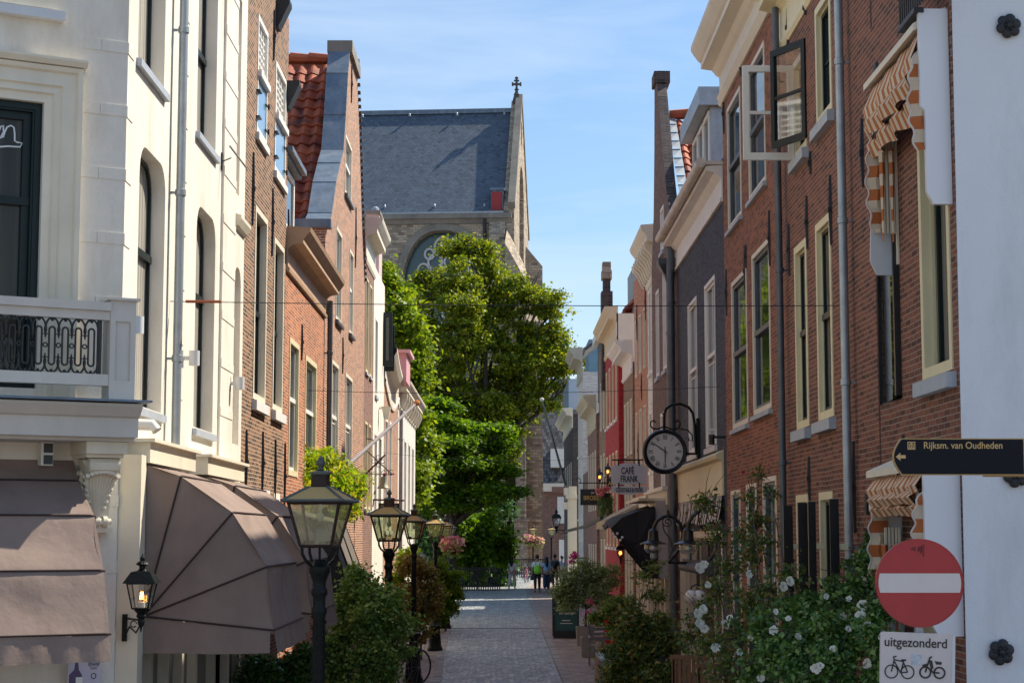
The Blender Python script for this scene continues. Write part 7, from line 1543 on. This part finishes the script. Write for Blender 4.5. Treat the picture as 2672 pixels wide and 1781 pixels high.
# ================================================================== bell-ringers: people
def skin(name, m, pts, edges, parent, root=0, sub=1):
    me = bpy.data.meshes.new(name); base = Vector(parent.location); me.from_pydata([tuple(p[:3]) for p in pts], edges, []); me.materials.append(m)
    o = bpy.data.objects.new(name, me); COL.objects.link(o); o.parent = parent
    md = o.modifiers.new('Skin', 'SKIN'); md.use_smooth_shade = True
    sv = me.skin_vertices[0].data
    for i, p in enumerate(pts): r = p[3]; sv[i].radius = (r, r) if not isinstance(r, tuple) else r; sv[i].use_root = (i == root)
    if sub: o.modifiers.new('Sub', 'SUBSURF').levels = sub; o.modifiers['Sub'].render_levels = sub
    return o
M_skin = mat('skin', (.42, .25, .18), .6, .05, 5.); M_hair = mat('black_hair', (.012, .010, .010), .5, .2, 30.)
def person(label, x, y, H, shirt, trous, hair='short', stride=.18, arm=0., bag=None, rz=0., skirt=False, sleeve=.3):
    t = thing('person', label, 'person', (x, y, 0), 'people walking in the street'); t.rotation_euler = (0, 0, rz); H *= 1.04; s = H/1.75
    def P(x_, y_, z_, r): return (x_*s, y_*s, z_*s, r*s if not isinstance(r, tuple) else (r[0]*s, r[1]*s))
    st = stride
    V = [P(0, 0, .95, (.15, .11)), P(0, 0, 1.15, (.135, .10)), P(0, .01, 1.36, (.165, .11)), P(0, .01, 1.47, .055), P(0, .02, 1.56, .06), P(0, .02, 1.66, (.08, .095)), P(0, .02, 1.73, (.06, .07)),
         P(.17, .01, 1.40, .055), P(.23, -.02-arm*.1, 1.14, .042), P(.24, .06+arm*.1, .90, .034), P(.24, .08, .84, .03),
         P(-.17, .01, 1.40, .055), P(-.23, .03, 1.14, .042), P(-.25, .10, .90, .034), P(-.25, .12, .84, .03),
         P(.09, 0, .88, .085), P(.10, st*.6, .50, .06), P(.10, st*.7, .10, .042), P(.11, st*.7+.14, .04, .035),
         P(-.09, 0, .88, .085), P(-.10, -st*.3, .50, .06), P(-.10, -st, .12, .042), P(-.11, -st+.12, .04, .035)]
    E = [(0, 1), (1, 2), (2, 3), (3, 4), (4, 5), (5, 6), (2, 7), (7, 8), (8, 9), (9, 10), (2, 11), (11, 12), (12, 13), (13, 14), (0, 15), (15, 16), (16, 17), (17, 18), (0, 19), (19, 20), (20, 21), (21, 22)]
    for h, sx in ((10, 1), (14, -1)):
        hx, hy, hz = V[h][0]/s, V[h][1]/s, V[h][2]/s
        for k, (dx, dy, ln_) in enumerate(((.0, -.03, .06), (0, -.012, .085), (0, .006, .09), (0, .022, .08), (0, .036, .065))):
            i = len(V); V += [P(hx+sx*.003, hy+dy*.8, hz-.04, .010), P(hx-sx*.01, hy+dy+(.0 if k else -.015), hz-.04-ln_, .008)]; E += [(h, i), (i, i+1)]
    skin('body', M_skin, V, E, t)
    Vs = [P(0, 0, .90, (.168, .125)), P(0, 0, 1.15, (.155, .115)), P(0, .01, 1.37, (.185, .125)), P(0, .01, 1.45, .07), P(.18, .01, 1.41, .072), P(.18+.05*sleeve/.3, -.01-arm*.05, 1.41-sleeve*.85, .06), P(-.18, .01, 1.41, .072), P(-.18-.05*sleeve/.3, .02, 1.41-sleeve*.85, .06)]
    skin('shirt', shirt, Vs, [(0, 1), (1, 2), (2, 3), (2, 4), (4, 5), (2, 6), (6, 7)], t)
    Vt = [P(0, 0, .97, (.165, .12)), P(.09, 0, .86, .10), P(.10, st*.6, .50, .083 if not skirt else .11), P(.10, st*.7, .13, .06 if not skirt else .10), P(-.09, 0, .86, .10), P(-.10, -st*.3, .50, .083 if not skirt else .11), P(-.10, -st, .15, .06 if not skirt else .10)]
    skin('trousers', trous, Vt, [(0, 1), (1, 2), (2, 3), (0, 4), (4, 5), (5, 6)], t)
    b = MB(lambda a, c_, d: (x+a*s, y+c_*s, d*s))
    b.ball((0, .0, 1.69), .105, 12, sc=(.95, 1.02, 1.05))
    if hair == 'long': b.tube([(0, -.05, 1.7), (0, -.08, 1.55), (0, -.11, 1.38), (0, -.115, 1.25)], [.09, .095, .085, .03], 10)
    b.build('hair', M_hair, t, smooth=True)
    b = MB(lambda a, c_, d: (x+a*s, y+c_*s, d*s)); b.ball((.11, st*.7+.07, .04), .07, 8, sc=(.7, 1.8, .6)); b.ball((-.11, -st+.05, .06), .07, 8, sc=(.7, 1.8, .7)); b.build('shoes', M_black if not skirt else M_white, t, smooth=True)
    b = MB(lambda a, c_, d: (x+a*s, y+c_*s, d*s))
    b.ball((0, .125, 1.655), .018, 6, sc=(.8, 1, 1.2)); b.build('nose', M_skin, t)
    if bag:
        b = MB(lambda a, c_, d: (x+a*s, y+c_*s, d*s))
        if bag[0] == 'back': b.ball((0, -.19, bag[2]), .17, 12, sc=(1.0, .55, 1.25)); b.tube([(.09, -.13, bag[2]+.18), (.11, -.06, 1.45), (.11, .1, 1.40)], .018, 5); b.tube([(-.09, -.13, bag[2]+.18), (-.11, -.06, 1.45), (-.11, .1, 1.40)], .018, 5)
        else: b.ball((-.27, .05, .72), .13, 10, sc=(.5, .9, 1.2)); b.tube([(-.27, .05, .85), (-.25, .1, .9)], .012, 5)
        b.build('bag', bag[1], t, smooth=True)
    return t
cloth = lambda n, c: mat(n, c, .85, .08, 6.)
def gp(px, py): return onZ(px, py)
p = gp(1336, 1537); person('person in white shirt and wide white trousers carrying a dark bag', p.x, p.y, 1.66, cloth('white_cotton', (.8, .8, .84)), cloth('white_linen', (.78, .75, .74)), 'long', .3, bag=('hand', M_black, 0), rz=R(-15), skirt=True, sleeve=.5)
p = gp(1402, 1545); person('person in white t-shirt with a neon green bag seen from behind', p.x, p.y, 1.82, cloth('white_tshirt', (.8, .82, .84)), cloth('black_jeans', (.015, .015, .02)), 'short', .12, bag=('back', mat('neon_green', (.22, .75, .03), .6), 1.08), sleeve=.28)
p = gp(1426, 1542); person('long haired person in light blue top and wide blue jeans', p.x, p.y, 1.7, cloth('light_blue_cotton', (.30, .52, .82)), cloth('denim', (.035, .065, .12)), 'long', .08, skirt=True, rz=R(8))
p = gp(1448, 1533); person('person in dark blue shirt with a black backpack', p.x, p.y, 1.76, cloth('dark_blue_shirt', (.05, .10, .18)), cloth('dark_shorts', (.02, .025, .04)), 'short', .1, bag=('back', M_black, 1.22))
p = gp(1467, 1531); person('person in pale blue shirt at the right of the walking group', p.x, p.y, 1.68, cloth('pale_blue_shirt', (.35, .45, .55)), cloth('grey_trousers', (.08, .08, .09)), 'short', .1)
# parked bicycle with rider-like load far left of the group
def bicycle(label, x, y, rz, col, group=None, sc=1.):
    t = thing('bicycle', label, 'bicycle', (x, y, 0), group); T_ = lambda a, c_, d: (x+a, y+c_, d)
    for xx in (-.52, .52):
        b = MB(T_); b.tube([(xx+.33*math.cos(a), 0, .35+.33*math.sin(a)) for a in [2*math.pi*i/24 for i in range(24)]], .02, 6, closed=True); wh = b.build('wheel', M_black, t, smooth=True)
        b = MB(T_); [b.tube([(xx, 0, .35), (xx+.32*math.cos(a), 0, .35+.32*math.sin(a))], .002, 3) for a in [2*math.pi*i/14 for i in range(14)]]; b.build('spokes', M_zinc, wh)
    b = MB(T_); F_ = [(-.52, 0, .35), (-.08, 0, .30), (.40, 0, .78), (-.22, 0, .85)]
    for i, j in ((0, 1), (1, 2), (1, 3), (0, 3), (3, 2)): b.tube([F_[i], F_[j]], .017, 6)
    b.tube([(.52, 0, .35), (.40, 0, .78), (.36, 0, 1.0)], .017, 6); b.build('frame', col, t)
    b = MB(T_); b.tube([(.30, -.28, 1.0), (.38, -.2, 1.03), (.36, 0, 1.02), (.38, .2, 1.03), (.30, .28, 1.0)], .014, 6); b.build('handlebar', M_zinc, t); b = MB(T_); b.ball((-.25, 0, .93), .1, 8, sc=(1.3, .9, .45)); b.build('saddle', M_black, t)
    b = MB(T_); b.tube([(-.52+.37*math.cos(a), 0, .35+.37*math.sin(a)) for a in [.3+i*.35 for i in range(9)]], .03, 5); b.build('mudguard', M_black, t); b = MB(T_); b.box((-.93, -.03, .55), (-.9, .03, .6)); b.build('rear_light', mat('red_reflector', (.5, .01, .02), .3), t)
    t.rotation_euler = (0, 0, rz); return t
p = gp(1045, 1802); bk = bicycle('black bicycle parked behind the dark shrub at lower left', p.x-.5, p.y+.6, R(40), M_black, 'parked bicycles')
p = gp(1092, 1798); dup(bk, (p.x-.4, p.y+.9, 0), 'bicycle with red light nearest the second lamp post base', R(48))
p = gp(1362, 1495); bicycle('far bicycle with red and pink bags by the church pier', p.x, 112, R(80), mat('pink_bag', (.55, .12, .2), .6))
for i, px in enumerate((1372, 1400, 1420)): dup(bk, (onY(px, 1400, 120).x, 120+i, 0), ('far bicycle left of the lamp with two baskets', 'far bicycle behind the walking group', 'far bicycle at the foot of the church pier, right end')[i], R(70+i*9))
t = thing('railing', 'low dark fence along the church at the end of the street', 'fence', (0, 125, 0)); b = MB()
xs = [onY(1340+i*5, 1400, 125).x for i in range(17)]; [b.box((x_-.03, 124.97, 0), (x_+.03, 125.03, 1.3)) for x_ in xs]; b.box((xs[0], 124.96, 1.2), (xs[-1], 125.04, 1.28)); b.box((xs[0], 124.96, .3), (xs[-1], 125.04, .38)); b.build('bars', M_iron, t)
t = thing('railing', 'dark iron fence in the shade under the trees', 'fence', (-3, 100, 0)); b = MB(); xs = [onY(1178+i*6, 1400, 96).x for i in range(22)]; [b.box((x_-.03, 95.97, 0), (x_+.03, 96.03, 1.25)) for x_ in xs]; b.box((xs[0], 95.96, 1.1), (xs[-1], 96.04, 1.18)); b.box((xs[0], 95.96, .2), (xs[-1], 96.04, .28)); b.build('bars', M_iron, t)
# far flagpole
t = thing('flagpole', 'far white flagpole leaning beside the church pier', 'flagpole', (4, 99, 3)); b = MB(); b.tube([tuple(onY(1475, 1262, 97)), tuple(onY(1415, 1045, 93))], [.07, .05], 6); b.tube([tuple(onY(1475, 1262, 97)), (3.5, 97, onY(1475, 1262, 97).z-.1)], .06, 5); b.build('pole', M_zinc, t); b = MB(); b.ball(tuple(onY(1414, 1042, 93)), .12, 8); b.build('tip', M_creamd, t)
p = onY(1452, 1372, 88.5); wall_lantern('large dark green wall lantern on the last brick house', p, .42, False, (3.4-p.x, .0), M_lampgreen)
t = thing('gatepost', 'white stone column with cornice at the corner of the right row', 'column', (3.4, 86, 0)); b = MB(); b.box((3.15, 85.7, 0), (3.58, 86.3, onY(0, 1300, 86).z)); b.box((3.05, 85.6, onY(0, 1300, 86).z), (3.6, 86.4, onY(0, 1290, 86).z)); b.box((3.2, 85.75, onY(0, 1290, 86).z), (3.58, 86.25, onY(0, 1268, 86).z)); b.build('shaft', M_creamd, t)
# ================================================================== terrace things on the right
af = thing('sandwich_board', 'black and green menu board standing on the right pavement', 'sign', gp(1477, 1663)); p = gp(1476, 1664); dA = p.y; xa, xb_ = onY(1448, 1600, dA).x, onY(1509, 1600, dA).x; b = MB(FY(dA))
zt3 = onY(1476, 1560, dA).z; ring(b, rect(xa-.05, xb_+.02, .02, zt3+.03), rect(xa, xb_-.02, .22, zt3-.02), -.02, .02); b.box((xa-.05, .0, -.25), (xb_+.02, .06, .05)); b.tube([(xa-.05, .05, -.3), (xa-.06, zt3+.12, -.12), (xa+.02, zt3+.2, -.1)], .018, 6); b.build('frame', M_black, af)
gm = newmat('board_gradient_green')[0]; b_ = gm.node_tree.nodes['Principled BSDF']; b_.inputs['Base Color'].default_value = (.015, .075, .075, 1); b_.inputs['Roughness'].default_value = .5
b = MB(FY(dA)); b.box((xa, .22, -.012), (xb_-.02, zt3-.02, .008)); b.build('poster', gm, af)
mx_ = (xa+xb_)/2-.01
text('BROERS', .10, M_gold, af, (mx_, dA-.014, zt3-.16), sx=.85); text('Lunch, diner\nen borrel', .13, M_white, af, (mx_, dA-.012, zt3-.36), sx=.85); text('www.broers.nl', .04, M_white, af, (mx_, dA-.012, .55)) if 0 else None
b = MB(FY(dA)); b.box((mx_-.12, .50, .0085), (mx_+.12, .52, .0095)); b.box((mx_-.18, .42, .0085), (mx_+.18, .435, .0095)); b.build('small_print', M_white, af)
def planter(label, px, py, w_, d_, h_, m):
    p = gp(px, py); t = thing('planter', label, 'planter', (p.x, p.y+d_/2, 0), 'stone planters on the terrace'); b = MB(); x0, x1, y0, y1 = p.x-w_/2, p.x+w_/2, p.y, p.y+d_
    b.add([(x0+.03, y0+.03, 0), (x1-.03, y0+.03, 0), (x1-.03, y1-.03, 0), (x0+.03, y1-.03, 0), (x0, y0, h_), (x1, y0, h_), (x1, y1, h_), (x0, y1, h_), (x0+.05, y0+.05, h_), (x1-.05, y0+.05, h_), (x1-.05, y1-.05, h_), (x0+.05, y1-.05, h_), (x0+.05, y0+.05, h_-.08), (x1-.05, y0+.05, h_-.08), (x1-.05, y1-.05, h_-.08), (x0+.05, y1-.05, h_-.08)],
          [(0, 1, 5, 4), (1, 2, 6, 5), (2, 3, 7, 6), (3, 0, 4, 7), (4, 5, 9, 8), (5, 6, 10, 9), (6, 7, 11, 10), (7, 4, 8, 11), (8, 9, 13, 12), (9, 10, 14, 13), (10, 11, 15, 14), (11, 8, 12, 15), (12, 13, 14, 15), (0, 3, 2, 1)]); b.build('trough', m, t); return p
M_con = mat('grey_concrete', (.27, .25, .23), .9, .12, 5., .3, 40)
planter('grey stone planter holding the olive tree', 1528, 1683, .5, .5, .50, M_con); planter('second grey stone planter, nearer, beside the terrace bench', 1556, 1714, .75, .6, .48, M_con)
def olive(): 
    d = 49.; bl_ = pxb([(1480, 1520, 30), (1520, 1500, 38), (1560, 1500, 34), (1590, 1520, 24), (1500, 1560, 34), (1545, 1550, 38), (1460, 1545, 18), (1480, 1580, 22), (1585, 1570, 22), (1600, 1490, 16)], d, .9); p = gp(1530, 1683)
    tree('olive_tree', 'silvery olive tree in a planter over the menu board', bl_, LG_grey, 12000, .09, (p.x, p.y+.25, .4), .035, 21, clump=.2, per=10, aspect=.35)
olive()
def chair_bench():
    p = gp(1600, 1735); t = thing('bench', 'grey slatted metal bench on the right terrace', 'bench', (p.x-.2, p.y, 0)); x0 = p.x-.55; y0 = p.y; M_ = mat('grey_metal', (.20, .20, .21), .4, .1, 4.); b = MB()
    b.box((x0, y0, .42), (x0+1.1, y0+.42, .45)); b.build('seat', M_, t)
    b = MB(); [b.box((x0+.02, y0+.40, .55+k*.11), (x0+1.08, y0+.42, .62+k*.11)) for k in range(3)]; b.build('backrest', M_, t)
    for xx in (x0, x0+1.07):
        b = MB(); b.tube([(xx+.015, y0, 0), (xx+.015, y0, .62), (xx+.015, y0+.4, .66), (xx+.015, y0+.4, .9)], .018, 6); b.tube([(xx+.015, y0+.4, 0), (xx+.015, y0+.4, .9)], .018, 6); b.build('leg', M_, t)
chair_bench()
p = gp(1569, 1800); t = thing('table', 'pale blue topped terrace table at the bottom edge', 'table', (onY(1583, 1740, 33).x, 33, 0)); x_ = onY(1583, 1740, 33).x; b = MB(); b.box((x_-.13, 32.6, .73), (x_+.16, 34.4, .77)); b.build('tabletop', mat('pale_blue_top', (.38, .52, .60), .3, .05, 2.), t)
b = MB(); b.box((x_-.1, 32.7, 0), (x_-.05, 32.75, .73)); b.build('leg', M_zinc, t); b = MB(); b.box((x_+.06, 34.2, 0), (x_+.11, 34.25, .73)); b.build('leg', M_zinc, t)
t = thing('bollard', 'short pale wooden post beside the terrace table', 'post', gp(1570, 1790)); x_ = onY(1569, 1740, 34.5).x; b = MB(); b.lathe([(.075, 0), (.075, .86), (.06, .9), (0, .91)], (x_, 35.2, 0), 10); b.build('shaft', mat('pale_wood', (.36, .27, .23), .8), t)
t = thing('crate', 'dark blue crate behind the terrace table', 'crate', (2.1, 32, 0)); x_ = onY(1600, 1740, 32.6).x; b = MB(); ring(b, rect(x_, x_+.8, 31.6, 33.6), rect(x_+.04, x_+.76, 31.65, 33.55), 0, .9) if 0 else b.box((x_+.02, 33.2, 0), (x_+1.0, 34.2, .82)); b.box((x_, 33.15, .82), (x_+1.02, 34.25, .87)); b.build('box', mat('dark_blue_paint', (.012, .035, .10), .5, .15, 4.), t)
for i, (px, py, d, lb) in enumerate(((1590, 1610, 45., 'red cushion hung behind the terrace bench'), (1597, 1655, 43., 'red cloth behind the laurel bush'))):
    p = onY(px, py, d); t = thing('cushion', lb, 'cushion', p, 'red cushions on the terrace'); b = MB(); b.ball(p, .22, 10, sc=(1, .35, 1.2)); b.build('cover', mat('red_cloth', (.55, .02, .02), .8), t, smooth=True)
    b = MB(); b.box((p.x-.02, p.y, 0), (p.x+.02, p.y+.04, p.z-.2)); b.build('stand', M_black, t)
for k, (px, py, lb) in enumerate(((1799, 1712, 'left wooden folding chair under the rose bush'), (1868, 1735, 'right wooden folding chair under the rose bush'))):
    d = 21.5-k*1.2; p = onY(px, py, d); t = thing('chair', lb, 'chair', (p.x, d, 0), 'wooden chairs on the terrace'); M_w = mat('brown_wood', (.24, .11, .055), .6, .25, 10.)
    b = MB(); zt4 = p.z+.02; n = 7
    for i in range(n): xx = p.x-.2+i*.4/n; b.box((xx, d, zt4-.42), (xx+.045, d+.02, zt4-.05))
    b.box((p.x-.23, d-.006, zt4-.05), (p.x+.23, d+.026, zt4)); b.build('backrest', M_w, t); b = MB(); b.box((p.x-.22, d-.42, .42), (p.x+.22, d, .45)); b.build('seat', M_w, t)
    for sx in (-.21, .19):
        for yy in (d-.4, d): b = MB(); b.box((p.x+sx, yy, 0), (p.x+sx+.03, yy+.03, .42 if yy < d else zt4)); b.build('leg', M_w, t)
# ================================================================== right greenery
bush('laurel_bush', 'dark laurel like bush on the right terrace with bronze tips', pxb([(1660, 1610, 26), (1635, 1650, 36), (1690, 1640, 38), (1725, 1620, 24), (1620, 1705, 40), (1680, 1710, 50), (1735, 1690, 38), (1640, 1765, 50), (1715, 1770, 50), (1760, 1740, 30), (1700, 1550, 16), (1682, 1510, 14), (1702, 1480, 12), (1720, 1560, 12), (1600, 1770, 36), (1650, 1570, 12)], 28, .8), mat and leafmat('laurel_leaves', [(.05, .10, .03), (.10, .18, .05), (.18, .25, .07), (.36, .26, .07)], .25, .35), 13000, .085, 22, clump=.17, per=10, aspect=.38, r0=.02)
bush('flower_shrub', 'dark shrub with pink blossoms behind the terrace bench', pxb([(1590, 1590, 24), (1610, 1620, 28), (1560, 1610, 18), (1620, 1570, 16), (1635, 1600, 22)], 41, .9), LG_mid, 3500, .07, 23, clump=.15, per=8)
q_ = pxb([(1535, 1595, 12), (1540, 1565, 10), (1480, 1447, 0.1), (1545, 1620, 10), (1560, 1660, 8)], 47, .8); t = thing('flowers', 'pink blossoms low behind the olive tree', 'flowers', q_[0][:3]); leaf_mesh('blossom', leafmat('magenta_petals', [(.55, .03, .25), (.7, .12, .4)], .3), [q_[0], q_[1], q_[3], q_[4]], 110, .055, t, 5, clump=.08, per=5, aspect=.9); b = MB(); [b.tube([(q[0], q[1], 0), q[:3]], .01, 4) for q in (q_[0], q_[1], q_[3])]; b.build('stem', M_bark, t)
t = thing('flowers', 'magenta flower pot near the far end of the right row', 'flowers', onY(1495, 1448, 76)); q2 = pxb([(1497, 1450, 6, 9), (1492, 1465, 5)], 76, .8); leaf_mesh('blossom', MATS['magenta_petals'], q2, 160, .10, t, 6, clump=.15, per=5, aspect=.9); b = MB(); q = q2[0]; b.tube([(q[0], q[1], 0), q[:3]], .02, 5); b.box((q[0], q[1]-.03, q[2]-.1), (XR, q[1]+.03, q[2]-.05)); b.build('stem', M_bark, t)
# rose bush
rb_ = thing('rose_bush', 'big climbing rose with white blooms along the right brick wall', 'rose bush', (2.6, 15.5, 0))
def rblob(lst): 
    r = []
    for px, py, rx, d in lst: p = onY(px, py, d); k = d/F0; r.append((p.x, p.y, p.z, rx*k, rx*k*1.2, rx*k))
    return r
dense = rblob([(2240, 1530, 55, 16), (2280, 1480, 45, 16.5), (2180, 1560, 60, 16), (2120, 1580, 60, 16.5), (2270, 1590, 60, 15), (2200, 1640, 75, 15), (2100, 1660, 70, 15.5), (2290, 1680, 70, 14.6), (2180, 1730, 80, 14.8), (2060, 1600, 50, 16), (2040, 1700, 70, 15.5), (2100, 1770, 80, 15), (2300, 1770, 60, 14.6), (1990, 1640, 50, 16), (1980, 1740, 60, 16), (2310, 1540, 35, 16.5), (2300, 1430, 30, 17)])
loose = rblob([(1930, 1660, 60, 17), (1900, 1750, 60, 17), (1860, 1690, 50, 18), (1950, 1570, 45, 17.5), (2000, 1540, 45, 17), (2060, 1510, 40, 16.5), (1960, 1300, 30, 20), (1975, 1360, 34, 20), (1990, 1420, 34, 19.5), (1960, 1460, 36, 19.5), (1940, 1400, 30, 20), (1980, 1240, 20, 20.5), (2010, 1280, 22, 20), (1900, 1480, 40, 20), (1870, 1400, 36, 21), (1840, 1310, 36, 22), (1880, 1540, 40, 19), (1830, 1600, 40, 19), (1800, 1660, 40, 19)])
leaf_mesh('foliage', LG_rose, lumpy(dense, 7, 3), 17500, .05, rb_, 31, clump=.09, per=8, shell=.35); leaf_mesh('foliage', leafmat('rose_leaves_light', [(.03, .08, .025), (.06, .13, .035), (.12, .19, .04), (.22, .13, .04)], .3, .4), loose, 4800, .05, rb_, 32, clump=.12, per=7, shell=.2)
b = MB(); rg = random.Random(12); roots = [(2.6, 15.3, 0), (2.9, 16.5, 0), (2.4, 17.5, 0)]
for q in dense[::2]+loose:
    s0 = Vector(rg.choice(roots)); e = Vector(q[:3]); m1 = s0.lerp(e, .5)+Vector((rg.uniform(-.15, .15), rg.uniform(-.2, .2), .2)); b.tube([s0, m1, e], [.018, .012, .005], 5)
    for k in range(9): e2 = e+Vector((rg.gauss(0, q[3]*.9), rg.gauss(0, q[3]), rg.gauss(0, q[5]))); b.tube([e, e.lerp(e2, .5)+Vector((rg.uniform(-.03, .03), 0, .03)), e2], [.005, .004, .002], 4)
b.build('stem', M_bark, rb_)
M_rosew = mat('rose_white', (.78, .76, .66), .7, .04, 20.); M_roser = mat('rose_red', (.35, .01, .02), .6)
def bloom(px, py, d, rpx, m=M_rosew, seed=0):
    c = onY(px, py, d); r = rpx*d/F0; b = MB(); rg = random.Random(seed+int(px)); ax = Vector((rg.uniform(-.5, .5), -1, rg.uniform(-.2, .7))).normalized(); e1 = ax.orthogonal().normalized(); e2 = ax.cross(e1)
    for ring_, (n, rad, tilt) in enumerate(((7, 1., .25), (6, .78, .6), (5, .5, 1.0), (4, .28, 1.4))):
        for k in range(n):
            a = 2*math.pi*(k+.5*ring_)/n+rg.uniform(-.15, .15); dr = e1*math.cos(a)+e2*math.sin(a); sd = ax.cross(dr); L_ = r*rad*rg.uniform(.85, 1.1); wd = L_*.55
            o1 = dr*math.cos(tilt)+ax*math.sin(tilt); base = c+ax*(-r*.1)
            g = [base, base+o1*L_*.5+sd*wd*.8+ax*r*.05, base+o1*L_*.95+sd*wd*.55-ax*r*.08, base+o1*L_*1.05-ax*r*.12, base+o1*L_*.95-sd*wd*.55-ax*r*.08, base+o1*L_*.5-sd*wd*.8+ax*r*.05, base+o1*L_*.55+ax*(-r*.12)]
            b.add([tuple(q) for q in g], [(0, 1, 6), (1, 2, 6), (2, 3, 6), (3, 4, 6), (4, 5, 6), (5, 0, 6)])
    b.build('rose_bloom', m, rb_, smooth=True)
for px, py, d, r in ((2045, 1530, 16, 13), (2062, 1515, 16, 13), (2252, 1580, 14.9, 16), (2245, 1605, 14.8, 15), (2262, 1635, 14.6, 17), (2130, 1610, 15, 13), (2198, 1608, 15, 12), (2214, 1640, 14.7, 9), (2017, 1643, 15.5, 12), (1893, 1628, 17, 14), (1960, 1662, 16, 9), (1868, 1690, 17, 13), (2262, 1730, 14.5, 14), (2130, 1742, 14.7, 15), (2142, 1735, 14.6, 10), (1825, 1480, 19, 15), (1838, 1472, 19, 12), (1822, 1600, 18, 15), (1835, 1588, 18, 13), (1825, 1625, 18, 14), (1838, 1640, 18, 13), (1905, 1610, 17, 9), (2156, 1555, 15.5, 8), (2256, 1510, 15.6, 6), (1957, 1495, 18, 11), (2058, 1612, 15.5, 9), (1849, 1525, 19, 10), (2025, 1595, 15.6, 8), (2083, 1660, 15.2, 10), (2175, 1692, 14.7, 10), (2215, 1560, 15.2, 8), (1930, 1700, 16.5, 10), (1985, 1768, 15.6, 11), (2300, 1660, 14.4, 9)): bloom(px, py, d, r)
for px, py, d, r in ((1939, 1232, 20, 5), (1968, 1361, 20, 6), (1996, 1356, 20, 6)): bloom(px, py, d, r, M_roser)
bush('ivy', 'dark ivy clump on the brick wall beside the no entry sign', rblob([(2290, 1450, 36, 16.8), (2320, 1480, 36, 16.5), (2250, 1470, 34, 16.8), (2340, 1560, 40, 15.8), (2280, 1400, 14, 17)]), LG_dark, 4500, .06, 33, clump=.1, per=9, stem=False)
b = None
# lettering becomes plain meshes
bpy.context.view_layer.update(); dg = bpy.context.evaluated_depsgraph_get()
for o in [o for o in bpy.data.objects if o.type == 'FONT']:
    me = bpy.data.meshes.new_from_object(o.evaluated_get(dg)); n = bpy.data.objects.new(o.name, me); par = o.parent; nm = 'numeral' if o.name.startswith('numeral') else 'lettering'
    n.parent = par; n.location = o.location; n.rotation_euler = o.rotation_euler; n.scale = o.scale; COL.objects.link(n); bpy.data.objects.remove(o); n.name = nm
